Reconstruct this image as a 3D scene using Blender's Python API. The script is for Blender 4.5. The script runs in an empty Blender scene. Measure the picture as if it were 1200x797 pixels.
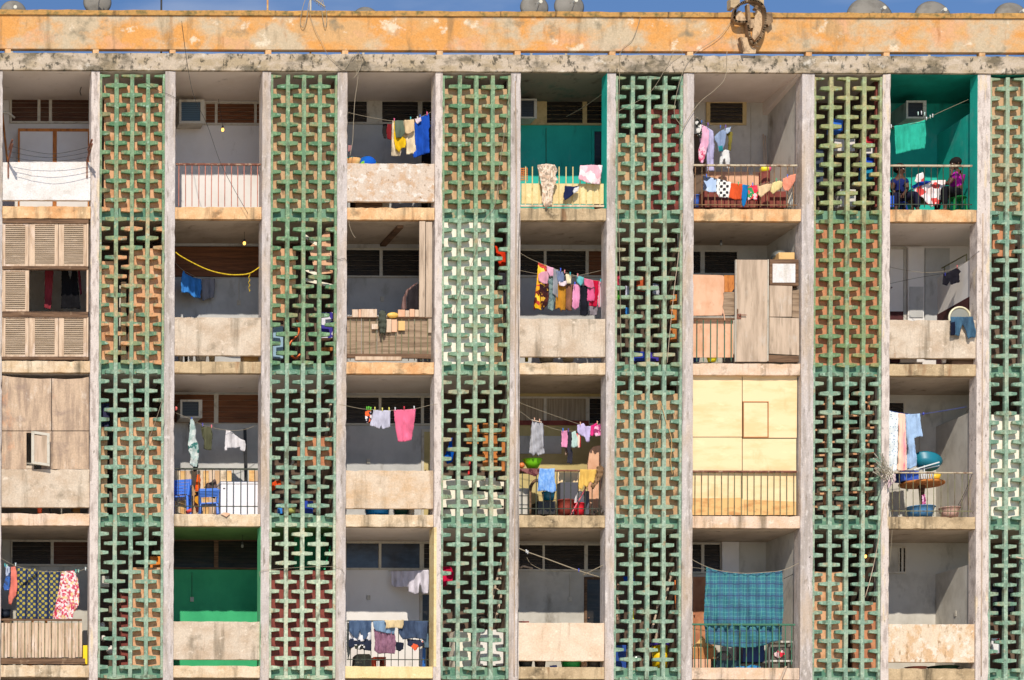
import bpy, bmesh, math, random
from mathutils import Vector, Matrix
from mathutils.geometry import delaunay_2d_cdt
R = math.radians
rnd = random.Random(7)
scene = bpy.context.scene
col = scene.collection

# ------------------------------------------------------------------ camera, light, exposure
S = 62.4            # photograph pixels per metre on the facade plane
D = 43.3            # camera distance from the facade plane (y = 0)
ZC = 1.6            # camera height
CX, CY = -300.0, 1090.0
ROLL = 0.0038
cam = bpy.data.cameras.new('camera'); camo = bpy.data.objects.new('camera', cam); col.objects.link(camo)
camo.location = (0, -D, ZC)
camo.rotation_mode = 'XYZ'
camo.matrix_world = Matrix.Translation((0, -D, ZC)) @ Matrix.Rotation(R(90), 4, 'X') @ Matrix.Rotation(ROLL, 4, 'Z')
cam.sensor_width = 36; cam.lens = D*S/1200*36
cam.clip_start = 0.5; cam.clip_end = 3000
# principal point of the levelled lens, expressed for the rolled frame
cam.shift_x = (600-CX)/1200.0
cam.shift_y = (CY-398.5)/1200.0
scene.camera = camo

w = bpy.data.worlds.new('World'); scene.world = w; w.use_nodes = True
nt = w.node_tree; nt.nodes.clear()
out = nt.nodes.new('ShaderNodeOutputWorld'); bg = nt.nodes.new('ShaderNodeBackground')
sky = nt.nodes.new('ShaderNodeTexSky'); sky.sky_type = 'NISHITA'; sky.sun_disc = False
SUN = Vector((-0.27, -1.0, 0.93)).normalized()
sky.sun_elevation = math.asin(SUN.z); sky.sun_rotation = math.atan2(SUN.x, SUN.y)
sky.altitude = 1200; sky.air_density = 1.0; sky.dust_density = 0.0; sky.ozone_density = 7.0
tc = nt.nodes.new('ShaderNodeTexCoord'); mp = nt.nodes.new('ShaderNodeMapping'); mp.inputs['Scale'].default_value = (2.2, 2.2, 7)
mp.inputs['Location'].default_value = (0.35, 0.1, 0.2)
no = nt.nodes.new('ShaderNodeTexNoise'); no.inputs['Scale'].default_value = 2.6; no.inputs['Detail'].default_value = 8
rp = nt.nodes.new('ShaderNodeValToRGB'); rp.color_ramp.elements[0].position = .56; rp.color_ramp.elements[1].position = .8
mx = nt.nodes.new('ShaderNodeMix'); mx.data_type = 'RGBA'; mx.inputs[7].default_value = (6.0, 6.3, 7.0, 1)
ml = nt.nodes.new('ShaderNodeMath'); ml.operation = 'MULTIPLY'; ml.inputs[1].default_value = .55
L = nt.links.new
L(tc.outputs['Generated'], mp.inputs[0]); L(mp.outputs[0], no.inputs[0]); L(no.outputs[0], rp.inputs[0]); L(rp.outputs[0], ml.inputs[0])
L(ml.outputs[0], mx.inputs[0]); hs = nt.nodes.new('ShaderNodeHueSaturation'); hs.inputs['Saturation'].default_value = 1.0; hs.inputs['Value'].default_value = 1.0
L(sky.outputs[0], hs.inputs['Color']); L(hs.outputs[0], mx.inputs[6]); L(mx.outputs[2], bg.inputs[0]); L(bg.outputs[0], out.inputs[0])
bg.inputs[1].default_value = 0.12

sl = bpy.data.lights.new('sun', 'SUN'); so = bpy.data.objects.new('sun', sl); col.objects.link(so)
sl.energy = 4.6; sl.angle = R(0.7); sl.color = (1.0, .93, .82)
so.location = (10, -30, 40)
so.rotation_euler = SUN.to_track_quat('Z', 'Y').to_euler()

scene.view_settings.view_transform = 'Standard'; scene.view_settings.look = 'None'
scene.view_settings.gamma = 1; scene.view_settings.exposure = 0.0
scene.render.engine = 'CYCLES'
scene.cycles.max_bounces = 6; scene.cycles.diffuse_bounces = 5

# ------------------------------------------------------------------ coordinates
_c, _s = math.cos(ROLL), math.sin(ROLL)
def uv(px, py):
    dx, dy = px-CX, py-CY
    return dx*_c+dy*_s, -dx*_s+dy*_c
def P(px, py, y=0.0):
    u, v = uv(px, py); k = (1+y/D)/S
    return Vector((u*k, y, ZC-v*k))
def XS(px): return uv(px, 600)[0]/S            # facade plan position of something read at row 600
def ZS(py, px=250): return ZC-uv(px, py)[1]/S   # facade height of something read at column 250
def zoom(x0, y0, s): return lambda x, y: (x0+x/s, y0+y/s)

def lin(c):
    return tuple((x/255/12.92 if x/255 <= .04045 else ((x/255+.055)/1.055)**2.4) for x in c)

# ------------------------------------------------------------------ materials
MATS = {}
def mat(name, c, layers=(), rough=.85, bump=.25, bscale=60, k=.9, metal=0.0, spec=.3, emit=0):
    """c: sRGB 0-255; layers: (sRGB, (sx,sy,sz), lo, hi[, amount])"""
    if name in MATS: return MATS[name]
    m = bpy.data.materials.new(name); m.use_nodes = True
    n = m.node_tree; b = n.nodes['Principled BSDF']
    b.inputs['Roughness'].default_value = rough; b.inputs['Metallic'].default_value = metal
    b.inputs['Specular IOR Level'].default_value = spec
    base = tuple(x*k for x in lin(c))+(1,)
    b.inputs['Base Color'].default_value = base
    g = n.nodes.new('ShaderNodeNewGeometry')
    prev = None
    for i, ly in enumerate(layers):
        cc, sc, lo, hi = ly[:4]; am = ly[4] if len(ly) > 4 else 1
        mp = n.nodes.new('ShaderNodeMapping'); mp.inputs['Scale'].default_value = sc
        mp.inputs['Location'].default_value = (i*3.7+len(name), i*1.3, i*2.9)
        no = n.nodes.new('ShaderNodeTexNoise'); no.inputs['Scale'].default_value = 1; no.inputs['Detail'].default_value = 8; no.inputs['Roughness'].default_value = .62
        mr = n.nodes.new('ShaderNodeMapRange'); mr.inputs[1].default_value = lo; mr.inputs[2].default_value = hi; mr.inputs[4].default_value = am
        mx = n.nodes.new('ShaderNodeMix'); mx.data_type = 'RGBA'
        n.links.new(g.outputs['Position'], mp.inputs[0]); n.links.new(mp.outputs[0], no.inputs[0]); n.links.new(no.outputs[0], mr.inputs[0])
        n.links.new(mr.outputs[0], mx.inputs[0])
        if prev: n.links.new(prev, mx.inputs[6])
        else: mx.inputs[6].default_value = base
        mx.inputs[7].default_value = tuple(x*k for x in lin(cc))+(1,)
        prev = mx.outputs[2]
    if prev and bump >= .3:      # fine grit
        no = n.nodes.new('ShaderNodeTexNoise'); no.inputs['Scale'].default_value = 34; no.inputs['Detail'].default_value = 4; no.inputs['Roughness'].default_value = .7
        mr = n.nodes.new('ShaderNodeMapRange'); mr.inputs[1].default_value = .34; mr.inputs[2].default_value = .64; mr.inputs[3].default_value = .86; mr.inputs[4].default_value = 1.08
        vm = n.nodes.new('ShaderNodeVectorMath'); vm.operation = 'SCALE'
        n.links.new(g.outputs['Position'], no.inputs['Vector']); n.links.new(no.outputs[0], mr.inputs[0]); n.links.new(prev, vm.inputs[0]); n.links.new(mr.outputs[0], vm.inputs['Scale'])
        prev = vm.outputs[0]
    if prev: n.links.new(prev, b.inputs['Base Color'])
    if bump:
        no = n.nodes.new('ShaderNodeTexNoise'); no.inputs['Scale'].default_value = bscale; no.inputs['Detail'].default_value = 5
        bp = n.nodes.new('ShaderNodeBump'); bp.inputs['Strength'].default_value = bump; bp.inputs['Distance'].default_value = .01
        n.links.new(g.outputs['Position'], no.inputs['Vector']); n.links.new(no.outputs[0], bp.inputs['Height']); n.links.new(bp.outputs[0], b.inputs['Normal'])
    if emit:
        b.inputs['Emission Color'].default_value = base; b.inputs['Emission Strength'].default_value = emit
    MATS[name] = m
    return m

def mathn(n, op, a, b=None):
    x = n.nodes.new('ShaderNodeMath'); x.operation = op
    for i, v in enumerate((a, b)):
        if v is None: continue
        if isinstance(v, (int, float)): x.inputs[i].default_value = v
        else: n.links.new(v, x.inputs[i])
    return x.outputs[0]
def pattern(name, kind, cols, scale=10.0, rough=.9):
    """printed or woven cloth: kind = plaid | check | floral | stripe | dots"""
    if name in MATS: return MATS[name]
    m = bpy.data.materials.new(name); m.use_nodes = True
    n = m.node_tree; b = n.nodes['Principled BSDF']; b.inputs['Roughness'].default_value = rough; b.inputs['Specular IOR Level'].default_value = .15
    cs = [tuple(.9*x for x in lin(c))+(1,) for c in cols]
    g = n.nodes.new('ShaderNodeNewGeometry'); sp = n.nodes.new('ShaderNodeSeparateXYZ'); n.links.new(g.outputs['Position'], sp.inputs[0])
    wob = n.nodes.new('ShaderNodeTexNoise'); wob.inputs['Scale'].default_value = 3.0; n.links.new(g.outputs['Position'], wob.inputs['Vector'])
    wb = mathn(n, 'MULTIPLY', mathn(n, 'SUBTRACT', wob.outputs[0], .5), .05)
    X = mathn(n, 'ADD', sp.outputs[0], wb); Z = mathn(n, 'ADD', sp.outputs[2], wb)
    def sin(v, f, ph=0): return mathn(n, 'SINE', mathn(n, 'ADD', mathn(n, 'MULTIPLY', v, f), ph))
    def step(v, t): return mathn(n, 'GREATER_THAN', v, t)
    def mix(f, a, bb):
        x = n.nodes.new('ShaderNodeMix'); x.data_type = 'RGBA'
        if isinstance(f, float): x.inputs[0].default_value = f
        else: n.links.new(f, x.inputs[0])
        for i, v in ((6, a), (7, bb)):
            if isinstance(v, tuple): x.inputs[i].default_value = v
            else: n.links.new(v, x.inputs[i])
        return x.outputs[2]
    f = 2*math.pi*scale
    if kind == 'stripe':
        c = mix(step(sin(X, f), 0), cs[0], cs[1])
    elif kind == 'plaid':
        c = mix(mathn(n, 'MULTIPLY', step(sin(X, f), .1), .5), cs[0], cs[1])
        c = mix(mathn(n, 'MULTIPLY', step(sin(Z, f*.8), .2), .45), c, cs[1])
        c = mix(mathn(n, 'MULTIPLY', step(sin(X, f*3, 1), .75), .4), c, cs[2])
        c = mix(mathn(n, 'MULTIPLY', step(sin(Z, f*2.4, 2.2), .8), .45), c, cs[2])
        c = mix(mathn(n, 'MULTIPLY', step(sin(Z, f*.8, 3.6), .93), .8), c, cs[3])
        c = mix(mathn(n, 'MULTIPLY', step(sin(X, f, 3.6), .9), .5), c, cs[3])
    elif kind == 'check':
        c = mix(step(mathn(n, 'MULTIPLY', sin(X, f), sin(Z, f)), .12), cs[0], cs[1])
        c = mix(step(sin(X, f*.5, 1.0), .86), c, cs[2])
    else:
        v = n.nodes.new('ShaderNodeTexVoronoi'); v.inputs['Scale'].default_value = scale; n.links.new(g.outputs['Position'], v.inputs['Vector'])
        r = n.nodes.new('ShaderNodeValToRGB'); r.color_ramp.interpolation = 'CONSTANT'
        sx = n.nodes.new('ShaderNodeSeparateColor'); n.links.new(v.outputs['Color'], sx.inputs[0])
        if kind == 'dots':
            c = mix(step(v.outputs['Distance'], .28), cs[1], cs[0])
        else:
            els = r.color_ramp.elements
            while len(els) < len(cs): els.new(.5)
            for i, e in enumerate(els): e.position = i/len(cs); e.color = cs[i]
            n.links.new(sx.outputs[0], r.inputs[0]); c = r.outputs[0]
            c = mix(mathn(n, 'LESS_THAN', v.outputs['Distance'], .16), c, cs[-1])
    n.links.new(c, b.inputs['Base Color'])
    MATS[name] = m
    return m
def fab(c, name=None):
    nm = name or 'cloth_%d_%d_%d' % c
    dk = tuple(int(x*.8) for x in c)
    g_ = sum(c)/3; c = tuple(int((x*.93+g_*.07)*.96) for x in c); dk = tuple(int(x*.80) for x in c)
    return mat(nm, c, [(dk, (7, 7, 3), .45, .66, .8), (tuple(min(255, int(x*1.1+8)) for x in c), (14, 9, 4), .56, .7, .7)], rough=.95, bump=.29, bscale=16, spec=.1)
def pla(c):
    return mat('plastic_%d_%d_%d' % c, c, [(tuple(int(x*.75) for x in c), (5, 5, 5), .55, .8, .5)], rough=.45, bump=.03, spec=.5)

# ------------------------------------------------------------------ object helpers
def tag(o, label=None, cat=None, group=None, kind=None):
    if label: o['label'] = label
    if cat: o['category'] = cat
    if group: o['group'] = group
    if kind: o['kind'] = kind
    return o
def empty(name, loc=(0, 0, 0), **k):
    o = bpy.data.objects.new(name, None); col.objects.link(o); o.location = loc; o.empty_display_size = .1
    return tag(o, **k)
def wloc(o):
    v = Vector((0, 0, 0))
    while o: v += o.location; o = o.parent
    return v
class MB:
    def __init__(s): s.v = []; s.f = []; s.m = []; s.mi = 0
    def add(s, vs, fs):
        b = len(s.v); s.v += [Vector(v) for v in vs]; s.f += [tuple(b+i for i in f) for f in fs]; s.m += [s.mi]*len(fs); return s
    def box(s, a, b):
        x0, x1 = sorted((a[0], b[0])); y0, y1 = sorted((a[1], b[1])); z0, z1 = sorted((a[2], b[2]))
        return s.add([(x0, y0, z0), (x1, y0, z0), (x1, y1, z0), (x0, y1, z0), (x0, y0, z1), (x1, y0, z1), (x1, y1, z1), (x0, y1, z1)],
                     [(0, 3, 2, 1), (4, 5, 6, 7), (0, 1, 5, 4), (1, 2, 6, 5), (2, 3, 7, 6), (3, 0, 4, 7)])
    def pbox(s, x0, y0, x1, y1, yf, yb):
        """box whose front face (depth yf) shows at photo pixels x0..x1, y0..y1"""
        a = P(x0, y1, yf); b = P(x1, y0, yf)
        return s.box((a.x, yf, a.z), (b.x, yb, b.z))
    def prism(s, pts, y0, y1):
        """pts: list of (x,z) outline, extruded from y0 to y1"""
        n = len(pts)
        vs = [(p[0], y0, p[1]) for p in pts]+[(p[0], y1, p[1]) for p in pts]
        ar = sum(pts[i][0]*pts[(i+1) % n][1]-pts[(i+1) % n][0]*pts[i][1] for i in range(n))
        fs = [tuple(range(n)), tuple(range(2*n-1, n-1, -1))]+[((i+1) % n, i, n+i, n+(i+1) % n) for i in range(n)]
        if ar < 0: fs = [tuple(reversed(f)) for f in fs]
        return s.add(vs, fs)
    def pprism(s, pts, yf, yb):
        q = [P(x, y, yf) for x, y in pts]
        return s.prism([(p.x, p.z) for p in q], yf, yb)
    def bar(s, a, b, w, h=None):
        a = Vector(a); b = Vector(b); h = h or w
        d = (b-a).normalized(); up = Vector((0, 1, 0)) if abs(d.y) < .9 else Vector((0, 0, 1))
        x = d.cross(up).normalized(); y = x.cross(d)
        vs = [p+x*i*w/2+y*j*h/2 for p in (a, b) for i, j in ((-1, -1), (1, -1), (1, 1), (-1, 1))]
        return s.add(vs, [(3, 2, 1, 0), (4, 5, 6, 7), (0, 1, 5, 4), (1, 2, 6, 5), (2, 3, 7, 6), (3, 0, 4, 7)])
    def tube(s, pts, r, n=6, r2=None):
        pts = [Vector(p) for p in pts]; N = len(pts); base = len(s.v); vs = []; fs = []
        for i, p in enumerate(pts):
            d = (pts[min(i+1, N-1)]-pts[max(i-1, 0)])
            d = d.normalized() if d.length > 1e-7 else Vector((0, 0, 1))
            up = Vector((0, 1, 0)) if abs(d.y) < .9 else Vector((1, 0, 0))
            x = d.cross(up).normalized(); y = x.cross(d)
            rr = r if r2 is None else r+(r2-r)*i/max(1, N-1)
            vs += [p+x*math.cos(2*math.pi*k/n)*rr+y*math.sin(2*math.pi*k/n)*rr for k in range(n)]
        for i in range(N-1):
            for k in range(n):
                fs.append((i*n+k, i*n+(k+1) % n, (i+1)*n+(k+1) % n, (i+1)*n+k))
        fs += [tuple(range(n-1, -1, -1)), tuple((N-1)*n+k for k in range(n))]
        return s.add(vs, fs)
    def lathe(s, c, prof, n=20, sx=1, sy=1, close=True):
        """prof: (radius, z) from bottom to top around c"""
        c = Vector(c); vs = []; fs = []; m = len(prof)
        for r, z in prof:
            for k in range(n):
                a = 2*math.pi*k/n; vs.append(c+Vector((r*sx*math.cos(a), r*sy*math.sin(a), z)))
        for i in range(m-1):
            for k in range(n): fs.append((i*n+k, i*n+(k+1) % n, (i+1)*n+(k+1) % n, (i+1)*n+k))
        if close: fs += [tuple(range(n-1, -1, -1)), tuple((m-1)*n+k for k in range(n))]
        return s.add(vs, fs)
    def ell(s, c, rx, ry, rz, n=14, m=9):
        prof = [(max(1e-4, math.sin(math.pi*i/m)), -math.cos(math.pi*i/m)) for i in range(m+1)]
        b = len(s.v); s.lathe((0, 0, 0), prof, n)
        for i in range(b, len(s.v)):
            v = s.v[i]; s.v[i] = Vector((c[0]+v.x*rx, c[1]+v.y*ry, c[2]+v.z*rz))
        return s
    def build(s, name, mats, parent=None, smooth=False, bevel=0, **tg):
        me = bpy.data.meshes.new(name)
        if parent is not None: org = wloc(parent)
        else:
            xs = [v.x for v in s.v]; ys = [v.y for v in s.v]; zs = [v.z for v in s.v]
            org = Vector(((min(xs)+max(xs))/2, (min(ys)+max(ys))/2, min(zs)))
        me.from_pydata([v-org for v in s.v], [], s.f)
        if not isinstance(mats, (list, tuple)): mats = [mats]
        for m in mats: me.materials.append(m)
        for p, i in zip(me.polygons, s.m): p.material_index = i; p.use_smooth = smooth
        me.update()
        o = bpy.data.objects.new(name, me); col.objects.link(o)
        if parent is not None: o.parent = parent
        else: o.location = org
        if bevel:
            b = o.modifiers.new('bevel', 'BEVEL'); b.width = bevel; b.segments = 2; b.limit_method = 'ANGLE'
        return tag(o, **tg)

def rough_box(x0, x1, y0, y1, z0, z1, axis='x', st=.09, amp=.004, chip=.014, r=random.Random(3)):
    """long cast member whose edges wander and are chipped here and there"""
    b = MB(); L_ = (x1-x0) if axis == 'x' else (z1-z0); n = max(3, int(L_/st)); vs = []; fs = []
    for i in range(n+1):
        t = i/n
        def j(): return r.uniform(-amp, amp)-(r.uniform(.3, 1)*chip if r.random() < .10 and 0 < i < n else 0)
        if axis == 'x':
            x = x0+L_*t; d1, d2 = j(), j()
            vs += [(x, y0-min(0, d1), z0-d1), (x, y0-min(0, d2), z1+d2), (x, y1, z1+j()*.3), (x, y1, z0)]
        else:
            z = z0+L_*t; d1, d2 = j(), j()
            vs += [(x0-d1, y0-min(0, d1), z), (x1+d2, y0-min(0, d2), z), (x1, y1, z), (x0, y1, z)]
    for i in range(n):
        for k in range(4):
            q = (i*4+k, i*4+(k+1) % 4, i*4+4+(k+1) % 4, i*4+4+k)
            fs.append(q if axis == 'x' else q)
    fs += [(3, 2, 1, 0), (n*4, n*4+1, n*4+2, n*4+3)]
    b.add(vs, fs); return b
def fixn(o):
    bm = bmesh.new(); bm.from_mesh(o.data); bmesh.ops.recalc_face_normals(bm, faces=bm.faces); bm.to_mesh(o.data); bm.free(); return o
def cat_rom(pts, n=6):
    pts = [Vector(p) for p in pts]; q = [pts[0]*2-pts[1]]+pts+[pts[-1]*2-pts[-2]]; o = []
    for i in range(1, len(q)-2):
        for k in range(n):
            t = k/n; a, b, c, d = q[i-1:i+3]
            o.append(.5*((2*b)+(c-a)*t+(2*a-5*b+4*c-d)*t*t+(3*b-a-3*c+d)*t**3))
    return o+[pts[-1]]
def ppts(z, pts, dep):
    """pixel polyline to points; dep = one depth or (start, end)"""
    n = len(pts); o = []
    for i, p in enumerate(pts):
        d = dep if not isinstance(dep, tuple) else dep[0]+(dep[1]-dep[0])*i/(n-1)
        o.append(P(*(z(*p) if z else p), d))
    return o
def cable(name, label, cat, z, pts, dep, r=.006, m=None, group=None, n=6):
    r *= .72 if name == 'loose_cable' else 1
    return MB().tube(cat_rom(ppts(z, pts, dep), n), r, 5).build(name, m or M['black_wire'], None, smooth=True, label=label, cat=cat, group=group)

def inside(x, y, pl):
    c = False; n = len(pl); j = n-1
    for i in range(n):
        if (pl[i][1] > y) != (pl[j][1] > y) and x < (pl[j][0]-pl[i][0])*(y-pl[i][1])/(pl[j][1]-pl[i][1])+pl[i][0]: c = not c
        j = i
    return c
def cloth(name, label, cat, z, pts, dep, m, group=None, fold=.02, lam=.13, step=1.5, th=.005, parent=None, jit=.35, sag=True):
    """hanging cloth from a pixel outline; dep = depth or (depth at left, depth at right)"""
    r = random.Random(hash(label or name) % 1000 if False else sum(ord(ch) for ch in (label or name)))
    pl = [z(*p) if z else p for p in pts]
    ring = []
    n = len(pl)
    for i in range(n):
        a, b = pl[i], pl[(i+1) % n]; L_ = math.hypot(b[0]-a[0], b[1]-a[1]); k = max(1, int(L_/step))
        for j in range(k):
            t = j/k; q = (a[0]+(b[0]-a[0])*t, a[1]+(b[1]-a[1])*t)
            if j: q = (q[0]+r.uniform(-jit, jit), q[1]+r.uniform(-jit, jit)*.8)
            ring.append(q)
    x0 = min(p[0] for p in ring); x1 = max(p[0] for p in ring); y0 = min(p[1] for p in ring); y1 = max(p[1] for p in ring)
    vs = [Vector(p) for p in ring]; nr = len(vs)
    gx = x0+step/2
    while gx < x1:
        gy = y0+step/2
        while gy < y1:
            q = (gx+r.uniform(-.2, .2), gy+r.uniform(-.2, .2))
            if inside(q[0], q[1], ring) and min((q[0]-p[0])**2+(q[1]-p[1])**2 for p in ring) > (step*.45)**2: vs.append(Vector(q))
            gy += step
        gx += step
    res = delaunay_2d_cdt(vs, [(i, (i+1) % nr) for i in range(nr)], [], 1, 1e-6)
    V, _, F = res[0], res[1], res[2]
    ph = [r.uniform(0, 6.28) for _ in range(4)]; lp = lam*S
    W = []
    for p in V:
        tx = (p.x-x0)/max(1e-6, x1-x0); ty = (p.y-y0)/max(1e-6, y1-y0)
        d = dep if not isinstance(dep, tuple) else dep[0]+(dep[1]-dep[0])*tx
        amp = fold*(.35+.75*ty)
        d += amp*.75*math.sin(2*math.pi*(p.x+.05*(p.y-y0)*math.sin(ph[2]))/lp+ph[0]+.5*math.sin(ty*2.4+ph[1]))
        d += amp*.4*math.sin(2*math.pi*p.x/(lp*.43)+ph[1]+ty*1.2*math.sin(ph[3]))
        d += amp*.30*math.sin(2*math.pi*(p.y+.9*p.x*math.sin(ph[1]))/(lp*2.3)+ph[3])
        W.append(P(p.x, p.y, d))
    b = MB(); b.add(W, [tuple(f) for f in F])
    o = b.build(name, m, parent, smooth=True, label=label, cat=cat, group=group)
    # make normals face the camera side
    me = o.data
    if len(me.polygons) and sum(p.normal.y for p in me.polygons) > 0: me.flip_normals()
    so_ = o.modifiers.new('thick', 'SOLIDIFY'); so_.thickness = th; so_.offset = 1
    return o

# ------------------------------------------------------------------ surface palette
M = {}
M['black_wire'] = mat('black_wire', (60, 55, 50), rough=.6, bump=0)
M['grey_wire'] = mat('grey_wire', (164, 150, 126), rough=.6, bump=0)
M['parapet'] = mat('orange_parapet', (214, 168, 114), [
    ((224, 156, 80), (.9, 1, 1.6), .44, .56, .85), ((222, 168, 130), (1.6, 1, 2.0), .52, .62, .7), ((200, 184, 156), (1.2, 1, 1.6), .48, .60, .85), ((236, 218, 190), (2.6, 1, 3.0), .60, .66, .8),
    ((128, 108, 80), (4, 1, .8), .56, .72, .6), ((134, 124, 102), (2.2, 1, 2.4), .58, .70, .8), ((92, 84, 68), (3.6, 1, .9), .64, .74, .7), ((176, 116, 60), (5, 1, 1.2), .60, .70, .6)], bump=.5, bscale=18)
M['coping'] = mat('coping_paint', (196, 148, 84), [((104, 100, 62), (6, 1, 8), .48, .66, .9), ((60, 52, 38), (10, 2, 2), .58, .7, .8), ((225, 170, 90), (3, 1, 8), .6, .7)], bump=.5, bscale=30)
M['beam'] = mat('stained_beam', (200, 182, 160), [
    ((180, 160, 130), (2, 1, 4), .45, .6), ((96, 88, 70), (2.0, 1, 3.0), .50, .62, .8), ((66, 62, 50), (12, 2, 8), .54, .63, .85), ((232, 222, 206), (4, 1, 5), .6, .7, .7)], bump=.6, bscale=22)
M['pillar'] = mat('grey_pillar', (204, 193, 187), [((168, 156, 146), (6, 4, .5), .46, .60, .85), ((232, 222, 214), (12, 8, 5), .55, .66, .7), ((120, 108, 94), (18, 14, 3.5), .57, .68, .75),
    ((196, 170, 140), (2, 2, .6), .5, .66, .6)], bump=.4, bscale=40)
M['pillar_old'] = mat('mottled_pillar', (218, 204, 194), [((168, 152, 142), (14, 6, 3.2), .50, .62, .75), ((110, 98, 84), (20, 12, 8), .60, .68, .8), ((226, 204, 170), (8, 4, 1.2), .58, .66, .8)], bump=.5, bscale=40)
def conc(nm, a, b, st=(105, 92, 70), amt=.75):
    return mat(nm, a, [(b, (2.3, 1, 3), .42, .62, .9), (st, (4.5, 1, .5), .53, .68, amt), (st, (2.6, 1, 3.0), .57, .70, amt*.9), ((150, 108, 72), (5, 1, .8), .60, .68, amt*.7), (tuple(min(255, x+22) for x in a), (7, 2, 9), .60, .70, .8)], bump=.5, bscale=28)
M['slab_peach'] = conc('peach_slab', (236, 196, 148), (220, 160, 104))
M['slab_cream'] = conc('cream_slab', (230, 208, 178), (214, 182, 142))
M['slab_pink'] = conc('pink_slab', (234, 206, 182), (222, 186, 150))
M['slab_dirty'] = conc('dirty_slab', (206, 180, 142), (170, 146, 112), (80, 70, 52), .95)
M['slab_yellow'] = conc('yellow_slab', (242, 218, 164), (232, 204, 144), (190, 160, 100), .4)
M['panel'] = conc('balcony_panel_bare', (216, 198, 176), (196, 172, 146), (130, 116, 96), .75)
M['panel_white'] = conc('balcony_panel_white', (236, 230, 226), (226, 218, 210), (190, 178, 160), .5)
M['panel_peel'] = mat('balcony_panel_peeling', (216, 196, 176), [((204, 166, 130), (5, 1, 5.5), .49, .60, .8), ((230, 220, 208), (7, 1, 7), .55, .60, .9), ((150, 120, 92), (13, 1, 11), .62, .68, .8), ((120, 104, 80), (4, 1, .8), .6, .75, .6)], bump=.6, bscale=30)
M['panel_green'] = mat('green_paint', (30, 140, 84), [((24, 118, 72), (3, 1, 3), .5, .7)], rough=.6)
M['white_wall'] = mat('white_wall', (238, 232, 226), [((224, 216, 208), (1.5, 1.5, 1.5), .45, .7, .8), ((160, 148, 132), (4, 4, 1.5), .64, .8, .6)])
M['blue_grey_wall'] = mat('blue_grey_wall', (202, 200, 196), [((180, 178, 174), (1.3, 2, 1.3), .45, .62, .8), ((134, 126, 114), (3, 4, 1.1), .57, .72, .7), ((220, 216, 208), (3, 3, 3), .6, .7, .6)])
M['grey_wall'] = mat('grey_wall', (208, 202, 190), [((182, 175, 162), (1.3, 2, 1.3), .45, .62, .8), ((128, 118, 104), (3, 3, 1.4), .57, .74, .75)])
M['khaki_wall'] = mat('khaki_wall', (206, 186, 128), [((184, 164, 108), (2, 2, 2), .45, .65, .8)])
M['teal_wall'] = mat('teal_wall', (44, 194, 174), [((34, 176, 158), (2, 2, 2), .45, .65, .8), ((110, 184, 172), (2.2, 2, 1.6), .57, .70, .6), ((24, 96, 84), (4, 3, 1), .58, .7, .6)], rough=.6)
M['green_wall'] = mat('green_wall', (64, 186, 122), [((50, 166, 108), (1.4, 2, 1.2), .45, .62, .8), ((90, 176, 124), (4, 3, 1), .62, .72, .5)], rough=.6)
M['mint_wall'] = mat('mint_wall', (110, 196, 140), [((96, 180, 126), (2, 2, 2), .45, .65, .8)], rough=.6)
M['ceil_grey'] = mat('grey_ceiling', (236, 224, 214), [((220, 206, 192), (1.5, 1.5, 1.5), .45, .7, .8), ((104, 92, 82), (3, 3, 3), .62, .78, .6)])
M['ceil_brown'] = mat('brown_ceiling', (196, 180, 162), [((168, 152, 134), (2, 2, 2), .45, .65, .8), ((84, 72, 58), (4, 4, 4), .6, .75, .7)])
M['ceil_teal'] = mat('teal_ceiling', (24, 150, 134), [((18, 126, 112), (2, 2, 2), .45, .65, .8)], rough=.6)
M['ceil_stain'] = mat('stained_ceiling', (130, 124, 110), [((60, 104, 92), (2, 2, 2), .5, .64, .7), ((84, 72, 58), (5, 5, 5), .56, .72, .8)])
M['ceil_green'] = mat('green_ceiling', (112, 146, 88), [((96, 128, 74), (2, 2, 2), .45, .65, .8)])
M['dark_wall'] = mat('sooty_wall', (116, 96, 80), [((78, 62, 50), (2, 2, 2), .45, .65, .9), ((110, 92, 76), (4, 4, 3), .62, .75, .6)])  # dark brown imitating the shade of the rooms behind the screens
M['maroon_wall'] = mat('maroon_dado', (84, 44, 44), [((66, 34, 36), (2, 2, 2), .45, .65)])
M['floor'] = mat('cement_floor', (150, 136, 120), [((120, 106, 90), (2, 2, 2), .45, .65)])
M['frame_white'] = mat('white_window_frame', (208, 200, 184), [((160, 146, 122), (9, 9, 9), .52, .7, .7)])
M['frame_cream'] = mat('cream_window_frame', (212, 186, 134), [((170, 142, 96), (9, 9, 9), .5, .7, .7)])
M['louvre_brown'] = mat('brown_louvre', (98, 66, 48), [((74, 42, 28), (1.5, 2, 26), .42, .6, .9), ((130, 84, 56), (2, 2, 2), .6, .75, .6)], rough=.6)
M['louvre_rust'] = mat('rust_louvre', (132, 82, 50), [((98, 60, 36), (1.5, 2, 20), .42, .6, .9)], rough=.6)
M['glass_dark'] = mat('dark_glass', (40, 38, 36), [((62, 54, 46), (2, 2, 18), .45, .62, .9)], rough=.25, bump=0, spec=.6)
M['glass_blue'] = mat('blue_grey_glass', (58, 64, 76), [((36, 36, 40), (2, 2, 4), .45, .6, .9)], rough=.25, bump=0, spec=.6)
M['curtain'] = mat('pale_curtain', (176, 160, 136), [((140, 124, 104), (26, 4, 1), .42, .6, .9)])
M['rail_rust'] = mat('rusty_rail', (128, 78, 60), [((176, 150, 124), (14, 14, 14), .52, .62, .9), ((84, 48, 36), (8, 8, 8), .5, .7)], rough=.7)
M['rail_pale'] = mat('pale_rail', (196, 180, 152), [((120, 84, 64), (9, 9, 9), .50, .60, .9)], rough=.7)
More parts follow.
